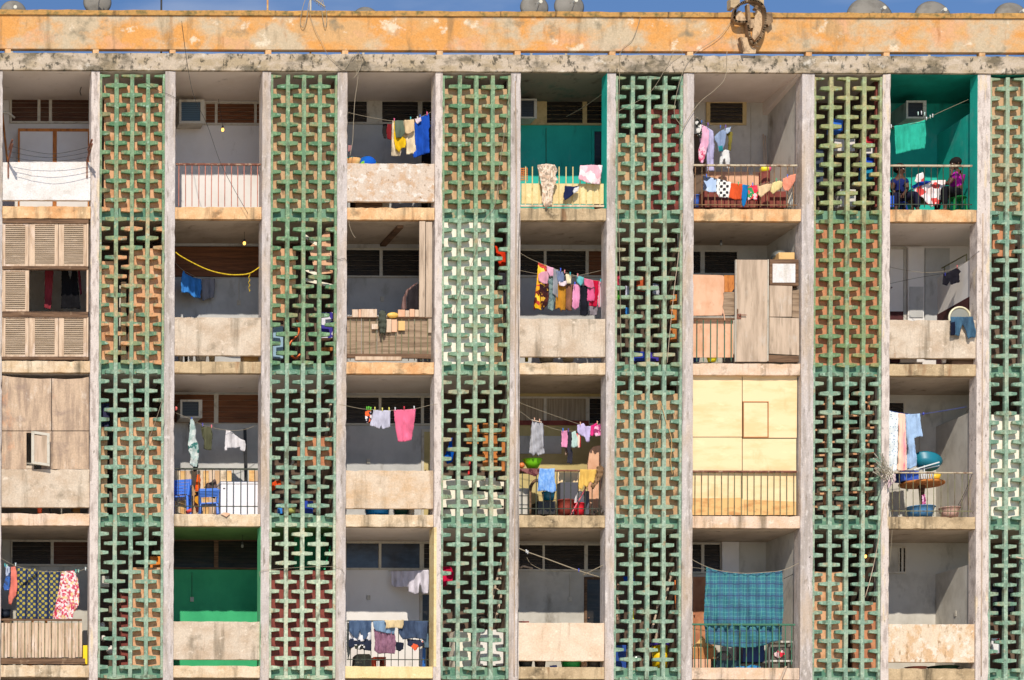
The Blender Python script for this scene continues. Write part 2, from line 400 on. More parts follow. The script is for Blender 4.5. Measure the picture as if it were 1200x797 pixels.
M['bar_salmon'] = mat('salmon_bar', (206, 128, 106), [((150, 84, 64), (12, 12, 6), .5, .7)], rough=.6)
M['bar_cream'] = mat('cream_bar', (226, 204, 140), [((150, 120, 70), (12, 12, 6), .58, .7)], rough=.6)
M['bar_olive'] = mat('olive_bar', (124, 122, 88), [((90, 66, 48), (12, 12, 9), .5, .64)], rough=.6)
M['bar_dark'] = mat('dark_green_bar', (66, 72, 58), [((50, 44, 38), (12, 12, 9), .5, .64)], rough=.6)
M['bar_green'] = mat('green_bar', (70, 118, 92), [((84, 78, 58), (12, 12, 9), .54, .66)], rough=.6)
M['bar_rusty'] = mat('rusted_bar', (150, 110, 76), [((104, 84, 56), (12, 12, 6), .46, .6), ((200, 170, 130), (20, 12, 9), .6, .7)], rough=.7)
M['wood_old'] = mat('old_brown_wood', (126, 96, 72), [((84, 62, 46), (2, 4, 30), .44, .62), ((168, 140, 112), (8, 8, 8), .6, .72, .7)])
M['wood_grey'] = mat('grey_wood', (206, 182, 158), [((170, 148, 126), (11, 8, 1.1), .44, .62, .9), ((120, 102, 86), (16, 10, 1.6), .58, .7, .7), ((206, 192, 176), (5, 5, 2), .58, .7, .6)])
M['wood_grey_h'] = mat('grey_wood_boards', (172, 146, 120), [((126, 104, 82), (1.6, 8, 26), .44, .62, .9), ((98, 80, 62), (3, 3, 5), .6, .74, .7)])
M['wood_pink'] = mat('pinkish_wood', (220, 192, 164), [((186, 156, 128), (16, 8, 1.8), .44, .62, .9), ((246, 226, 212), (5, 5, 2), .56, .7, .6)])
M['slat_wood'] = mat('shutter_slats', (180, 158, 134), [((160, 138, 112), (2, 4, 20), .44, .62, .8), ((216, 194, 168), (3, 3, 40), .56, .68, .8)])
M['wood_orange'] = mat('orange_wood', (206, 130, 66), [((156, 90, 44), (20, 8, 4), .46, .62, .8)])
M['ply_grey'] = mat('weathered_plywood', (206, 178, 150), [((164, 140, 120), (9, 1, 1.3), .44, .60, .85), ((150, 128, 116), (2, 1, 3.4), .52, .66, .7), ((226, 150, 100), (2.4, 1, 1.1), .60, .72, .6), ((122, 88, 62), (20, 1, 20), .68, .73, .8), ((232, 214, 194), (5, 1, 2), .6, .7, .7)], bump=.35)
M['ply_yellow'] = mat('yellow_plywood', (248, 220, 172), [((238, 200, 144), (1.3, 1, 5), .46, .62, .7), ((214, 180, 120), (3, 1, 1.2), .60, .72, .5), ((250, 232, 184), (3, 1, 6), .58, .7, .7)], bump=.1)
M['ply_tan'] = mat('tan_board', (232, 188, 124), [((200, 140, 84), (2.4, 1, 6), .48, .62, .8), ((120, 90, 50), (5, 1, 9), .64, .74, .7)], bump=.2)
M['board_peach'] = mat('peach_board', (234, 184, 150), [((214, 158, 120), (3, 1, 2), .45, .62, .8), ((182, 132, 100), (9, 1, 5), .62, .72, .6), ((244, 206, 176), (4, 1, 2), .6, .7, .7)], bump=.2)
M['in_peach'] = mat('infill_peach', (222, 170, 128), [((196, 140, 98), (6, 1, 5), .46, .60, .85), ((238, 200, 160), (9, 1, 7), .58, .68, .7), ((120, 90, 66), (4, 1, 2.6), .58, .68, .75), ((170, 120, 84), (14, 1, 9), .64, .7, .6)])
M['in_dull'] = mat('infill_dull', (204, 166, 126), [((190, 148, 106), (4, 1, 3), .46, .60, .85), ((224, 192, 152), (6, 1, 5), .58, .68, .7), ((112, 86, 64), (5, 1, 3), .55, .66, .8)])
M['in_white'] = mat('infill_white', (248, 238, 220), [((234, 216, 190), (5, 1, 4), .5, .66, .7)])
M['in_maroon'] = mat('infill_maroon', (140, 72, 62), [((112, 54, 48), (4, 1, 3), .46, .60, .85)])
M['in_brown'] = mat('infill_brown', (204, 140, 100), [((176, 112, 80), (4, 1, 3), .46, .60, .85), ((200, 150, 112), (6, 1, 6), .62, .7, .7)])
M['edge_green'] = mat('green_slab_edge', (116, 152, 126), [((78, 126, 104), (5, 1, 5), .46, .62, .85), ((214, 176, 132), (5, 1, 7), .60, .70, .8), ((206, 214, 184), (9, 1, 9), .62, .7, .7)])
def lattice_mat(nm, a, b, c, cam_=.7):
    def ds(q): gq = sum(q)/3+4; return tuple(min(255, int((x*.68+gq*.32)*k_)) for x, k_ in zip(q, (1.05, 1.0, .94)))
    a, b, c = ds(a), ds(b), ds(c)
    t0 = .48 if cam_ >= .9 else .54
    return mat(nm, a, [(b, (1.6, 1, 1.1), .46, .54, .9), (tuple(min(255, int(x*1.14)) for x in b), (13, 1, 11), .53, .60, .8), (c, (2.4, 1, 3.2), t0, t0+.08, cam_), ((186, 150, 112), (6, 1, 5), .60, .66, .6),
        (tuple(int(x*.72) for x in a), (22, 1, 30), .54, .68, .65), ((176, 204, 184), (9, 1, 12), .60, .68, .65), ((84, 80, 58), (8, 1, 3.5), .54, .66, .75), ((176, 110, 64), (26, 1, 26), .655, .72, .7)], bump=.5, bscale=45)
def upright_mat(nm, a, b, c):
    def li(q): return tuple(min(255, int(x*.84+36)) for x in q)
    return lattice_mat(nm, li(a), li(b), li(c), .5)
SPEC = {
 'g1': ('lattice_mid_green', (72, 140, 96), (104, 160, 112), (160, 150, 96), .7),
 'g2': ('lattice_sea_green', (88, 154, 124), (126, 176, 146), (150, 164, 110), .7),
 'or': ('lattice_green_orange', (86, 150, 116), (134, 158, 104), (228, 156, 96), .95),
 'mi': ('lattice_pale_mint', (146, 188, 160), (168, 202, 176), (206, 208, 172), .5),
 'te': ('lattice_teal', (92, 154, 132), (128, 176, 154), (164, 184, 150), .5),
 'ol': ('lattice_olive', (150, 164, 98), (128, 160, 100), (204, 182, 112), .8),
 'og': ('lattice_olive_green', (112, 150, 86), (96, 150, 98), (180, 160, 92), .7),
 'pg': ('lattice_pale_green', (132, 168, 132), (118, 170, 142), (190, 176, 136), .7),
}
LM = {k: lattice_mat(*v) for k, v in SPEC.items()}
POST = {k: upright_mat(v[0] + ' post', v[1], v[2], v[3]) for k, v in SPEC.items()}
LAT = [['g1', 'or', 'te', 'te'], ['g1', 'g1', 'te', 'mi'], ['g1', 'g2', 'pg', 'te'], ['g2', 'pg', 'te', 'te'], ['ol', 'og', 'te', 'te'], ['pg', 'te', 'te', 'te']]

# ------------------------------------------------------------------ ground
g = MB(); g.add([(-900, -600, 0), (900, -600, 0), (900, 900, 0), (-900, 900, 0)], [(0, 1, 2, 3)])
g.build('ground', mat('sandy_ground', (216, 200, 176), [((196, 180, 154), (.3, .3, .3), .45, .6), ((226, 214, 194), (2, 2, 2), .5, .7)]), kind='structure')

# ------------------------------------------------------------------ the building
BL = empty('apartment_building', (XS(620), 0, 0), label='weathered concrete apartment block with tall green pierced block screens and open balconies', cat='building')
PX = [(-9, 1.3), (105, 115), (191.5, 203.5), (305.3, 315.5), (393.5, 405), (508, 516.5), (596.5, 608), (709, 719.5), (798.5, 811), (937.5, 952), (1032, 1041), (1143, 1158), (1240, 1251)]
PX = [(XS(a), XS(b)) for a, b in PX]
ZT = [ZS(242.8), ZS(424), ZS(602.7), ZS(780.5)]        # floor tops
ZB = [ZS(257), ZS(437.5), ZS(616.8), ZS(794.3)]        # slab undersides
ZBEAM = ZS(84); ZBT = ZS(64); ZP0 = ZS(59); ZP1 = ZS(14)
CEIL = [ZBEAM]+ZB[:3]                                  # ceiling of rows 1..4
X0, X1 = PX[0][0], PX[-1][1]
BW = 1.5                                               # back wall depth
# pillars
for i, (a, b) in enumerate(PX):
    fixn(rough_box(a, b, -.03, .24, 0, ZBEAM-.004, 'z', .12, .003, .012).build('pillar', M['pillar_old'] if i in (1, 10, 11, 5) else M['pillar'], BL, bevel=.006))
# ring beam, gap blocks, parapet with coping, roof slab
fixn(rough_box(X0-.6, X1+1.5, -.06, .20, ZBEAM, ZBT, 'x', .12, .005, .016).build('ring_beam', M['beam'], BL, bevel=.006))
MB().box((X0-.6, .20, ZBEAM), (X1+1.5, 9.0, ZBEAM+.18)).build('roof_slab', M['ceil_grey'], BL)
b = MB().box((X0-.6, -.045, ZP0), (X1+1.5, .085, ZP1-.09)).build('parapet', M['parapet'], BL, bevel=.006)
# coping as a slightly uneven cap
cp = MB(); n = 90; xs = [X0-.6+(X1+2.1-X0)*i/n for i in range(n+1)]
vs = []; fs = []
for x in xs:
    d = rnd.uniform(-.006, .006); e = rnd.uniform(-.008, .008)
    vs += [(x, -.075, ZP1-.09), (x, -.075+d*.3, ZP1+e), (x, .13, ZP1+e*.6), (x, .13, ZP1-.09)]
for i in range(n):
    for k in range(4): fs.append((i*4+k, i*4+(k+1) % 4, i*4+4+(k+1) % 4, i*4+4+k))
cp.add(vs, fs).build('coping', M['coping'], b)
for px in (7, 110, 200, 312, 402, 513, 604, 715, 806, 945, 1036, 1148):
    x = XS(px); MB().box((x-.055, -.035, ZBT-.003), (x+.055, .07, ZP0+.003)).build('parapet_block', M['slab_peach'], BL)
# walls that close the block at the left, at the right and below the photograph
MB().box((X0-.6, -.02, 0), (X0-.002, .3, ZBEAM-.004)).build('end_wall', M['pillar'], BL)
MB().box((X0-.6, .3, 0), (X0-.35, 9.0, ZBEAM-.004)).build('side_wall', M['grey_wall'], BL)
MB().box((X1+.002, -.02, 0), (X1+1.5, .3, ZBEAM-.004)).build('end_wall', M['pillar'], BL)
MB().box((X1+1.2, .3, 0), (X1+1.5, 9.0, ZBEAM-.004)).build('side_wall', M['grey_wall'], BL)
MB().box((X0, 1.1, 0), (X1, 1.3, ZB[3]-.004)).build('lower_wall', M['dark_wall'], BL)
z5 = ZB[3]-2.65
MB().box((X0, .02, z5-.22), (X1, 1.1, z5)).build('floor_slab', M['slab_cream'], BL)

# bays: cell + screen to its right
BAYS = []
for c in range(6):
    BAYS.append(dict(xa=PX[2*c][1], xb=PX[2*c+1][0], sa=PX[2*c+1][1], sb=PX[2*c+2][0], l=(PX[2*c][0]+PX[2*c][1])/2, r=(PX[2*c+2][0]+PX[2*c+2][1])/2))
FAS = [['slab_peach', 'slab_peach', 'slab_peach', 'slab_dirty', 'slab_peach', 'slab_peach'],
       ['slab_cream', 'slab_dirty', 'slab_peach', 'slab_cream', 'slab_pink', 'slab_dirty'],
       ['slab_pink', 'slab_cream', 'slab_cream', 'slab_dirty', 'slab_pink', 'slab_dirty'],
       ['slab_cream', 'slab_cream', 'slab_yellow', 'slab_dirty', 'slab_pink', 'slab_dirty']]
WALL = [['white_wall', 'white_wall', 'blue_grey_wall', 'teal_wall', 'grey_wall', 'teal_wall'],
        ['grey_wall', 'blue_grey_wall', 'blue_grey_wall', 'blue_grey_wall', 'grey_wall', 'white_wall'],
        ['grey_wall', 'blue_grey_wall', 'blue_grey_wall', 'khaki_wall', 'grey_wall', 'grey_wall'],
        ['grey_wall', 'green_wall', 'white_wall', 'grey_wall', 'grey_wall', 'grey_wall']]
CEI = [['ceil_grey', 'ceil_grey', 'ceil_grey', 'ceil_stain', 'ceil_grey', 'ceil_teal'],
       ['ceil_brown', 'ceil_brown', 'ceil_brown', 'ceil_brown', 'ceil_brown', 'ceil_grey'],
       ['ceil_grey', 'ceil_grey', 'ceil_grey', 'ceil_brown', 'ceil_brown', 'ceil_brown'],
       ['ceil_brown', 'ceil_green', 'ceil_grey', 'ceil_brown', 'ceil_brown', 'ceil_brown']]
for r in range(4):
    for c, B in enumerate(BAYS):
        zt, zb = ZT[r], ZB[r]
        s = MB().box((B['l'], .1, zb), (B['r'], BW+.12, zt)).build('floor_slab', M['floor'], BL)
        fixn(rough_box(B['xa']+.003, B['xb']-.003, -.002, .098, zb+.004, zt+.004).build('fascia', M[FAS[r][c]], s, bevel=.005))
        MB().box((B['sa'], .092, zb+.001), (B['sb'], .099, zt+.001)).build('painted_edge', M['edge_green'], s)
        ce = CEIL[r]
        MB().box((B['l'], .004 if r == 0 else .1, ce-.006), (B['r'], BW-.002, ce-.002)).build('ceiling', M[CEI[r][c]], BL)
        wm = M[WALL[r][c]]
        MB().box((B['l'], BW, zt), (B['r'], BW+.12, ce-.006)).build('back_wall', wm, BL)
        # party wall at the right end of the bay
        MB().box((B['r']-.05, .24, zt), (B['r']+.05, BW, ce-.006)).build('party_wall', M['dark_wall'] if c < 5 else wm, BL)  # dark colour stands in for shade inside the bay
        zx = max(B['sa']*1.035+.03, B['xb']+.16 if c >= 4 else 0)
        MB().box((zx, BW-.012, zt+.001), (B['r']-.052, BW-.001, ce-.008)).build('sooty_wall', M['dark_wall'], BL)  # dark sheet painted in for the shade seen through the screen
        if c >= 4:   # wall on the right of the balcony
            pl = B['xb']+.03
            top = ce-.006 if c == 4 else ce-.62
            wl = MB().box((pl, .24, zt), (pl+.1, BW, top)).build('side_wall', wm, BL)
            if c == 5 and r == 0: pass

# ------------------------------------------------------------------ pierced block screens
def yrow(k): return ZS(89+22.35*k, 255)
ROWC = [yrow(k) for k in range(32)]
zrow = [ZT[0], ZT[1], ZT[2], -1e9]
def storey(z):
    for i, t in enumerate(zrow):
        if z > t-.02: return i
    return 3
zend = ZB[3]+.0
for c, B in enumerate(BAYS):
    mats = [LM[k] for k in LAT[c]]+[POST[k] for k in LAT[c]]
    scr = empty('pierced_screen', (B['sa'], 0, zend)); scr.parent = BL; scr.location = Vector((B['sa'], 0, zend))-BL.location
    xl, xr = B['sa']+.022, B['sb']-.022
    for j in range(5):
        x = xl+(xr-xl)*j/4; m = MB()
        # the post, cut at the floors so each storey keeps its own paint
        cuts = [ZBEAM-.05]+[t-.02 for t in ZT[:3]]+[zend]
        hw = .036 if 0 < j < 4 else .022
        for i in range(4):
            m.mi = i+4
            steps = 9
            za, zb_ = cuts[i], cuts[i+1]
            vs = []; fs = []
            for q in range(steps+1):
                z = za+(zb_-za)*q/steps; jx = rnd.uniform(-.0025, .0025); jw = rnd.uniform(-.003, .003)
                vs += [(x-hw-jw+jx, 0, z), (x+hw+jw+jx, 0, z), (x+hw+jw+jx-.004, .078, z), (x-hw-jw+jx+.004, .078, z)]
            for q in range(steps):
                for k in range(4): fs.append((q*4+k, q*4+4+k, q*4+4+(k+1) % 4, q*4+(k+1) % 4))
            fs += [(0, 1, 2, 3), (steps*4+3, steps*4+2, steps*4+1, steps*4)]
            m.add(vs, fs)
        off = 0 if j % 2 == 0 else .5
        k = 0
        for k in range(33):
            z = ZS(89+22.35*(k+off), 255)
            if z < zend+.02: break
            if k == 0 and off == 0: z -= .0
            m.mi = storey(z)
            L_, hc, he = .2+rnd.uniform(-.010, .005), .046+rnd.uniform(-.004, .004), .029+rnd.uniform(-.004, .004)
            if k == 0 and off == 0: hc, he = .030, .016
            z += rnd.uniform(-.004, .004)
            tl = rnd.uniform(-.004, .004)
            pts = [(x-L_, z-he-tl), (x-hw, z-hc), (x+hw, z-hc), (x+L_, z-he+tl), (x+L_, z+he*.8+tl), (x+hw, z+hc*.8), (x-hw, z+hc*.8), (x-L_, z+he*.8-tl)]
            if j == 0: pts = [(x-hw, z-hc), (x+hw, z-hc), (x+L_-.02, z-he), (x+L_-.02, z+he*.8), (x+hw, z+hc*.8), (x-hw, z+hc*.8)]
            if j == 4: pts = [(x-L_+.02, z-he), (x-hw, z-hc), (x+hw, z-hc), (x+hw, z+hc*.8), (x-hw, z+hc*.8), (x-L_+.02, z+he*.8)]
            y0 = .003+rnd.uniform(0, .004)
            m.prism(pts, y0, .074)
        m.build('block_column', mats, scr, bevel=0)
# boards and walls built up close behind the screens:  (bay, x0, y0, x1, y1, material, depth)
INF = [
 (0, 122, 100, 190, 241, 'in_peach'), (0, 151, 291, 189, 422, 'in_peach'), (0, 117, 306, 137, 422, 'in_peach'), (0, 142, 330, 148, 422, 'in_dull'),
 (0, 136, 489, 190, 602, 'in_peach'), (0, 117, 500, 126, 602, 'in_dull'), (0, 155, 665, 190, 785, 'in_peach'),
 (1, 318, 104, 392, 241, 'in_dull'), (1, 318, 291, 347, 345, 'in_peach'), (1, 318, 345, 334, 375, 'in_peach'), (1, 349, 511, 389, 546, 'in_brown'), (1, 317, 668, 391, 785, 'in_maroon'),
 (2, 518, 104, 595, 241, 'in_dull'), (2, 517, 258, 579, 423, 'in_white'), (2, 579, 340, 590, 423, 'in_dull'),
 (3, 757, 128, 797, 241, 'in_maroon'), (3, 722, 158, 756, 241, 'in_dull'), (3, 722, 461, 797, 602, 'in_dull'),
 (4, 954, 262, 1030, 423, 'in_brown'), (4, 954, 670, 990, 785, 'in_peach'), (4, 1000, 706, 1030, 785, 'in_brown'), 
 (5, 1160, 92, 1238, 241, 'in_dull'), (5, 1162, 486, 1238, 602, 'in_white'), (5, 1164, 262, 1190, 300, 'in_brown'),
]
for bi, x0, y0, x1, y1, mn in INF:
    m = MB(); B = BAYS[bi]
    a = P(x0, y1, .09); b_ = P(x1, y0, .09)
    xa = max(a.x, B['sa']+.002); xb = min(b_.x, B['sb']-.002)
    # keep the foot on the floor below
    zf = min((t for t in ZT if abs(t-a.z) < .2), key=lambda t: abs(t-a.z), default=None)
    z0 = zf+.001 if zf else a.z
    m.box((xa, .104+rnd.uniform(0, .008), z0), (xb, .15, b_.z)).build('infill_panel', M[mn], BL)

# ------------------------------------------------------------------ balcony fronts
PAN = {(0, 0): 'panel_white', (0, 2): 'panel_peel', (1, 1): 'panel', (1, 3): 'panel', (1, 5): 'panel', (2, 0): 'panel', (2, 2): 'panel_peel2', (3, 1): 'panel', (3, 3): 'panel_pale', (3, 5): 'panel_worn'}
M['panel_peel2'] = conc('balcony_panel_tan', (222, 200, 174), (212, 178, 140), (150, 130, 104), .5)
M['panel_pale'] = conc('balcony_panel_pale', (236, 212, 186), (226, 196, 166), (160, 140, 112), .6)
M['panel_worn'] = mat('balcony_panel_worn', (228, 206, 178), [((214, 176, 134), (5, 1, 2.4), .48, .58, .9), ((160, 126, 90), (12, 1, 5), .58, .66, .8), ((238, 224, 206), (7, 1, 7), .56, .62, .8)], bump=.5, bscale=30)
PROOT = {}
for (r, c), mn in PAN.items():
    B = BAYS[c]; t = ZT[r]
    PROOT[r, c] = fixn(rough_box(B['xa']+.004, B['xb']-.004, .003, .083, t+.12, t+.835).build('balcony_panel', M[mn], BL, bevel=.006))
def railing(x0, x1, yt, yb, n, mb, mt=None, mb2=None, low=None, z=None, dep=.05, r=.0085, top=True, tw=.035):
    rt = empty('railing', (0, 0, 0)); rt.parent = BL
    p0, p1 = P(x0, yt, dep), P(x1, yb, dep); rt.location = Vector((p0.x, dep, p1.z))-BL.location
    if top:
        q = P(x1, yt, dep); MB().box((p0.x, dep-.02, p0.z-tw/2), (q.x, dep+.02, p0.z+tw/2)).build('top_rail', mt or mb, rt, bevel=.004)
    if low:
        a = P(x0, low, dep); MB().box((a.x, dep-.008, a.z-.008), (P(x1, low, dep).x, dep+.008, a.z+.008)).build('bottom_rail', mb, rt)
    bb = MB()
    for i in range(n):
        x = p0.x+(p1.x-p0.x)*(i+.5)/n + rnd.uniform(-.006, .006)
        bb.tube([(x, dep, p1.z+.001), (x+rnd.uniform(-.004, .004), dep, p0.z-tw/2+.004)], r, 6)
    bb.build('bars', mb, rt)
    return rt
railing(206, 305.5, 192.6, 242.4, 13, M['bar_salmon'], M['rail_rust'])
railing(612, 707, 194.5, 241, 12, M['bar_cream'], top=False, dep=.06, r=.011)
railing(811, 934, 193.8, 243, 16, M['bar_rusty'], M['rail_pale'], low=240)
railing(1042.5, 1139, 194.3, 243.5, 13, M['bar_dark'], M['rail_pale'], low=239.5)
railing(406.5, 505, 372, 423, 13, M['bar_olive'], M['wood_old'], dep=.03)
railing(812.5, 861, 373.5, 424, 6, M['bar_green'], M['wood_old'])
railing(204.5, 302, 549.5, 602.5, 12, M['bar_dark'], M['bar_dark'], low=593.2, tw=.03, r=.007)
railing(608, 706, 551.5, 603.5, 12, M['bar_dark'], M['rail_rust'], low=596, tw=.03)
railing(811, 934, 552.5, 604.5, 16, M['bar_olive'], M['rail_rust'])
railing(1042, 1139, 554, 605, 12, M['bar_olive'], M['rail_pale'], low=598.8, tw=.025, r=.007)
railing(1, 96, 726.3, 773, 12, M['bar_olive'], M['wood_old'])
railing(406.5, 503, 727.8, 781, 12, M['bar_dark'], M['bar_dark'], low=772.8, tw=.025, r=.007)
railing(810.5, 931.5, 731.8, 784, 16, M['bar_green'], M['bar_green'], r=.0105)
# brackets where rail ends meet the wall (right-hand open railings)
# ------------------------------------------------------------------ windows in the back wall
def window(x0, y0, x1, y1, panes, fm='frame_white', pm='louvre_brown', parent=None, fw=.035, d=None):
    """panes: list of (x0, x1[, material]) in photo px; frame fills the rest of the band"""
    d = BW if d is None else d
    W = MB().pbox(x0, y0, x1, y1, d-.004, d)
    w_ = W.build('window', M[fm], BL)
    fr = MB()
    a = P(x0, y1, d-.035); b_ = P(x1, y0, d-.035)
    fr.box((a.x, d-.035, a.z), (b_.x, d-.004, a.z+fw)); fr.box((a.x, d-.035, b_.z-fw), (b_.x, d-.004, b_.z))
    edges = []
    prev = x0
    for p in panes: edges.append((prev, p[0])); prev = p[1]
    edges.append((prev, x1))
    for e0, e1 in edges:
        xa, xb = P(e0, y0, d-.035).x, P(e1, y0, d-.035).x
        if xb-xa > .004: fr.box((xa, d-.033, a.z+fw-.001), (xb, d-.004, b_.z-fw+.001))
    fr.build('frame', M[fm], w_)
    for p in panes:
        xa, xb = P(p[0], y0, d-.02).x, P(p[1], y0, d-.02).x
        mm = M[p[2]] if len(p) > 2 else M[pm]
        q = MB()
        z0, z1 = a.z+fw, b_.z-fw
        if mm in (M['louvre_brown'], M['louvre_rust'], M['glass_dark']):
            nl = 5
            for i in range(nl):
                za = z0+(z1-z0)*i/nl; zb_ = z0+(z1-z0)*(i+1)/nl
                q.add([(xa, d-.022, za), (xb, d-.022, za), (xb, d-.008, zb_), (xa, d-.008, zb_)], [(0, 1, 2, 3)])
        else: q.box((xa, d-.014, z0), (xb, d-.008, z1))
        q.build('pane', mm, w_)
    return w_
window(11.5, 113, 104.5, 144, [(14, 44), (47.5, 57.5), (61, 104)])
window(239, 119.5, 320, 146, [(241.5, 252), (255, 298), (301, 305)], pm='louvre_rust')
window(405, 117, 520, 145, [(408, 430, 'glass_dark'), (448, 490, 'glass_dark'), (495, 518, 'glass_dark')], 'frame_white')
window(604, 117, 716, 146, [(641, 683, 'glass_dark'), (688, 714, 'glass_dark')], 'frame_cream')
window(828, 118.5, 875, 146, [(832.5, 870.5, 'glass_dark')], 'frame_cream')
window(200, 289, 320, 324, [(201, 319)], 'louvre_brown', 'louvre_rust', fw=.005)
window(405, 291, 500, 325, [(406, 445, 'glass_dark'), (448.5, 499, 'glass_dark')])
window(605, 292, 712, 324.5, [(607, 637.5, 'glass_dark'), (640.5, 686.5, 'glass_dark'), (690, 711, 'louvre_rust')], 'frame_white')
window(805, 293, 866, 322, [(807, 821, 'glass_dark'), (826, 864, 'glass_dark')])
window(200, 462, 316, 496, [(203, 251, 'louvre_rust'), (256, 314, 'louvre_rust')], fw=.01)
window(404, 464, 518, 498, [(405, 444, 'glass_dark'), (447, 493.5, 'glass_dark'), (497, 516, 'glass_dark')])
window(604, 465, 712, 498, [(606, 637.5, 'curtain'), (640.5, 687, 'curtain'), (691, 710, 'glass_dark')], 'frame_white')
window(1040, 470, 1062, 506, [(1042, 1059, 'glass_dark')])
window(13, 633, 107, 663, [(14.5, 59.5, 'glass_dark'), (63, 106, 'louvre_brown')])
window(200, 632, 316, 667, [(204, 251, 'glass_dark'), (256, 303, 'glass_dark')], 'wood_old')
window(404, 635, 518, 667.5, [(406, 444, 'glass_blue'), (447, 492, 'glass_blue'), (497, 516, 'glass_dark')])
window(604, 637, 712, 669, [(606, 636, 'glass_dark'), (638.5, 685, 'glass_dark'), (689, 711, 'glass_dark')])
window(805, 636, 846, 672, [(807, 822, 'glass_dark'), (825.5, 844, 'glass_dark')])
window(1040, 640, 1062, 672, [(1041, 1053, 'grey_wall'), (1054.5, 1056.5, 'glass_dark'), (1059, 1061, 'glass_dark')], 'frame_white')
def door(x0, y0, x1, r, m='glass_dark', fm='frame_white', lab=None):
    a, b_ = P(x0, y0, BW-.03), P(x1, y0, BW-.03)
    zt = ZT[r]+.002
    d = MB().box((a.x, BW-.02, zt), (b_.x, BW-.003, a.z)).build('door', M[m], BL)
    f = MB(); f.box((a.x-.05, BW-.035, zt), (a.x, BW-.003, a.z+.05)); f.box((b_.x, BW-.035, zt), (b_.x+.05, BW-.003, a.z+.05)); f.box((a.x, BW-.035, a.z), (b_.x, BW-.003, a.z+.05))
    f.build('frame', M[fm], d)
    h = P(x0+2, y0+45, BW-.05); MB().tube([(h.x, BW-.06, h.z), (h.x, BW-.02, h.z)], .012, 6).build('handle', M['rail_rust'], d)
door(696.5, 154, 713, 0, 'glass_dark', 'teal_wall'); door(494, 145, 508, 0); door(497, 506, 508, 2, 'khaki_wall'); door(495, 697, 512, 3)
door(688, 679, 706, 3, 'glass_dark', 'wood_old'); door(812, 160, 824, 0, 'dark_wall', 'wood_old'); door(1043, 292, 1059, 1, 'white_wall', 'grey_wall')
door(812, 676, 838, 3, 'in_brown', 'grey_wall')
# pale piers, recesses and painted zones on particular back walls
def wallbit(name, x0, y0, x1, y1, d0, d1, m, **k):
    return MB().pbox(x0, y0, x1, y1, d0, d1).build(name, M[m], BL, **k)
wallbit('wall_pier', 846, 635, 866, 784, BW-.10, BW-.002, 'white_wall')
wallbit('wall_pier', 1064, 290, 1083, 424, BW-.10, BW-.002, 'white_wall')
wallbit('wall_panel', 1084, 291, 1113, 420, BW-.03, BW-.002, 'blue_grey_wall')
wallbit('wall_patch', 1066, 336, 1082, 372, BW-.115, BW-.102, 'blue_grey_wall')
wallbit('dado', 1041, 365, 1064, 424, BW-.025, BW-.002, 'maroon_wall')
wallbit('wall_patch', 609, 511, 658, 531.5, BW-.02, BW-.002, 'grey_wall')
wallbit('wall_stripe', 604, 493, 690, 498, BW-.045, BW-.036, 'in_maroon')
wallbit('low_panel', 823, 201.5, 921, 243, BW-.016, BW-.004, 'board_peach')  # peach panel colours in the sunlit foot of the back wall
wallbit('wall_stripe', 607, 728, 620, 731, BW-.012, BW-.002, 'in_maroon')
# maroon dado on the right-hand wall of the second-storey end balcony, and the ledge rail above that wall
B = BAYS[5]; pl = B['xb']+.03
m = MB(); zt = ZT[1]
m.add([(pl-.006, .24, zt), (pl-.006, BW-.002, zt), (pl-.006, BW-.002, zt+1.33), (pl-.006, .24, zt+1.36), (pl, .24, zt), (pl, BW-.002, zt), (pl, BW-.002, zt+1.33), (pl, .24, zt+1.36)],
      [(0, 1, 2, 3), (7, 6, 5, 4), (0, 3, 7, 4), (1, 5, 6, 2), (3, 2, 6, 7), (0, 4, 5, 1)])
m.build('dado', M['maroon_wall'], BL)
m = MB(); zz = CEIL[1]-.62
m.tube([(pl+.05, .5, zz+.16), (pl+.05, BW-.1, zz+.16)], .015); m.tube([(pl+.05, .5, zz-.01), (pl+.05, .5, zz+.16)], .012); m.tube([(pl+.05, 1.3, zz-.01), (pl+.05, 1.3, zz+.16)], .012)
m.build('ledge_rail', M['bar_olive'], BL)
# tapered haunch beam on the top right balcony of the fifth bay
B = BAYS[4]; x = B['xb']+.03; ce = CEIL[0]-.006
MB().add([(x-.10, .0, ce), (x-.10, BW-.002, ce), (x-.10, BW-.002, ce-.24), (x+.0, .0, ce), (x, BW-.002, ce), (x, BW-.002, ce-.24)], [(0, 2, 1), (3, 4, 5), (0, 3, 5, 2), (1, 2, 5, 4), (0, 1, 4, 3)]).build('haunch_beam', M['ceil_grey'], BL)
MB().box((P(455, 290, .9).x, .3, CEIL[1]-.06), (P(462, 290, .9).x, 1.48, CEIL[1]-.007)).build('ceiling_joist', M['wood_old'], BL)
wallbit('lit_switch', 1101.5, 717, 1105, 722, .9, .92, 'frame_white') if False else None
sw = P(1102, 719, .75); MB().box((BAYS[5]['xb']+.018, .72, sw.z-.05), (BAYS[5]['xb']+.029, .78, sw.z+.05)).build('light_switch', M['frame_white'], BL)

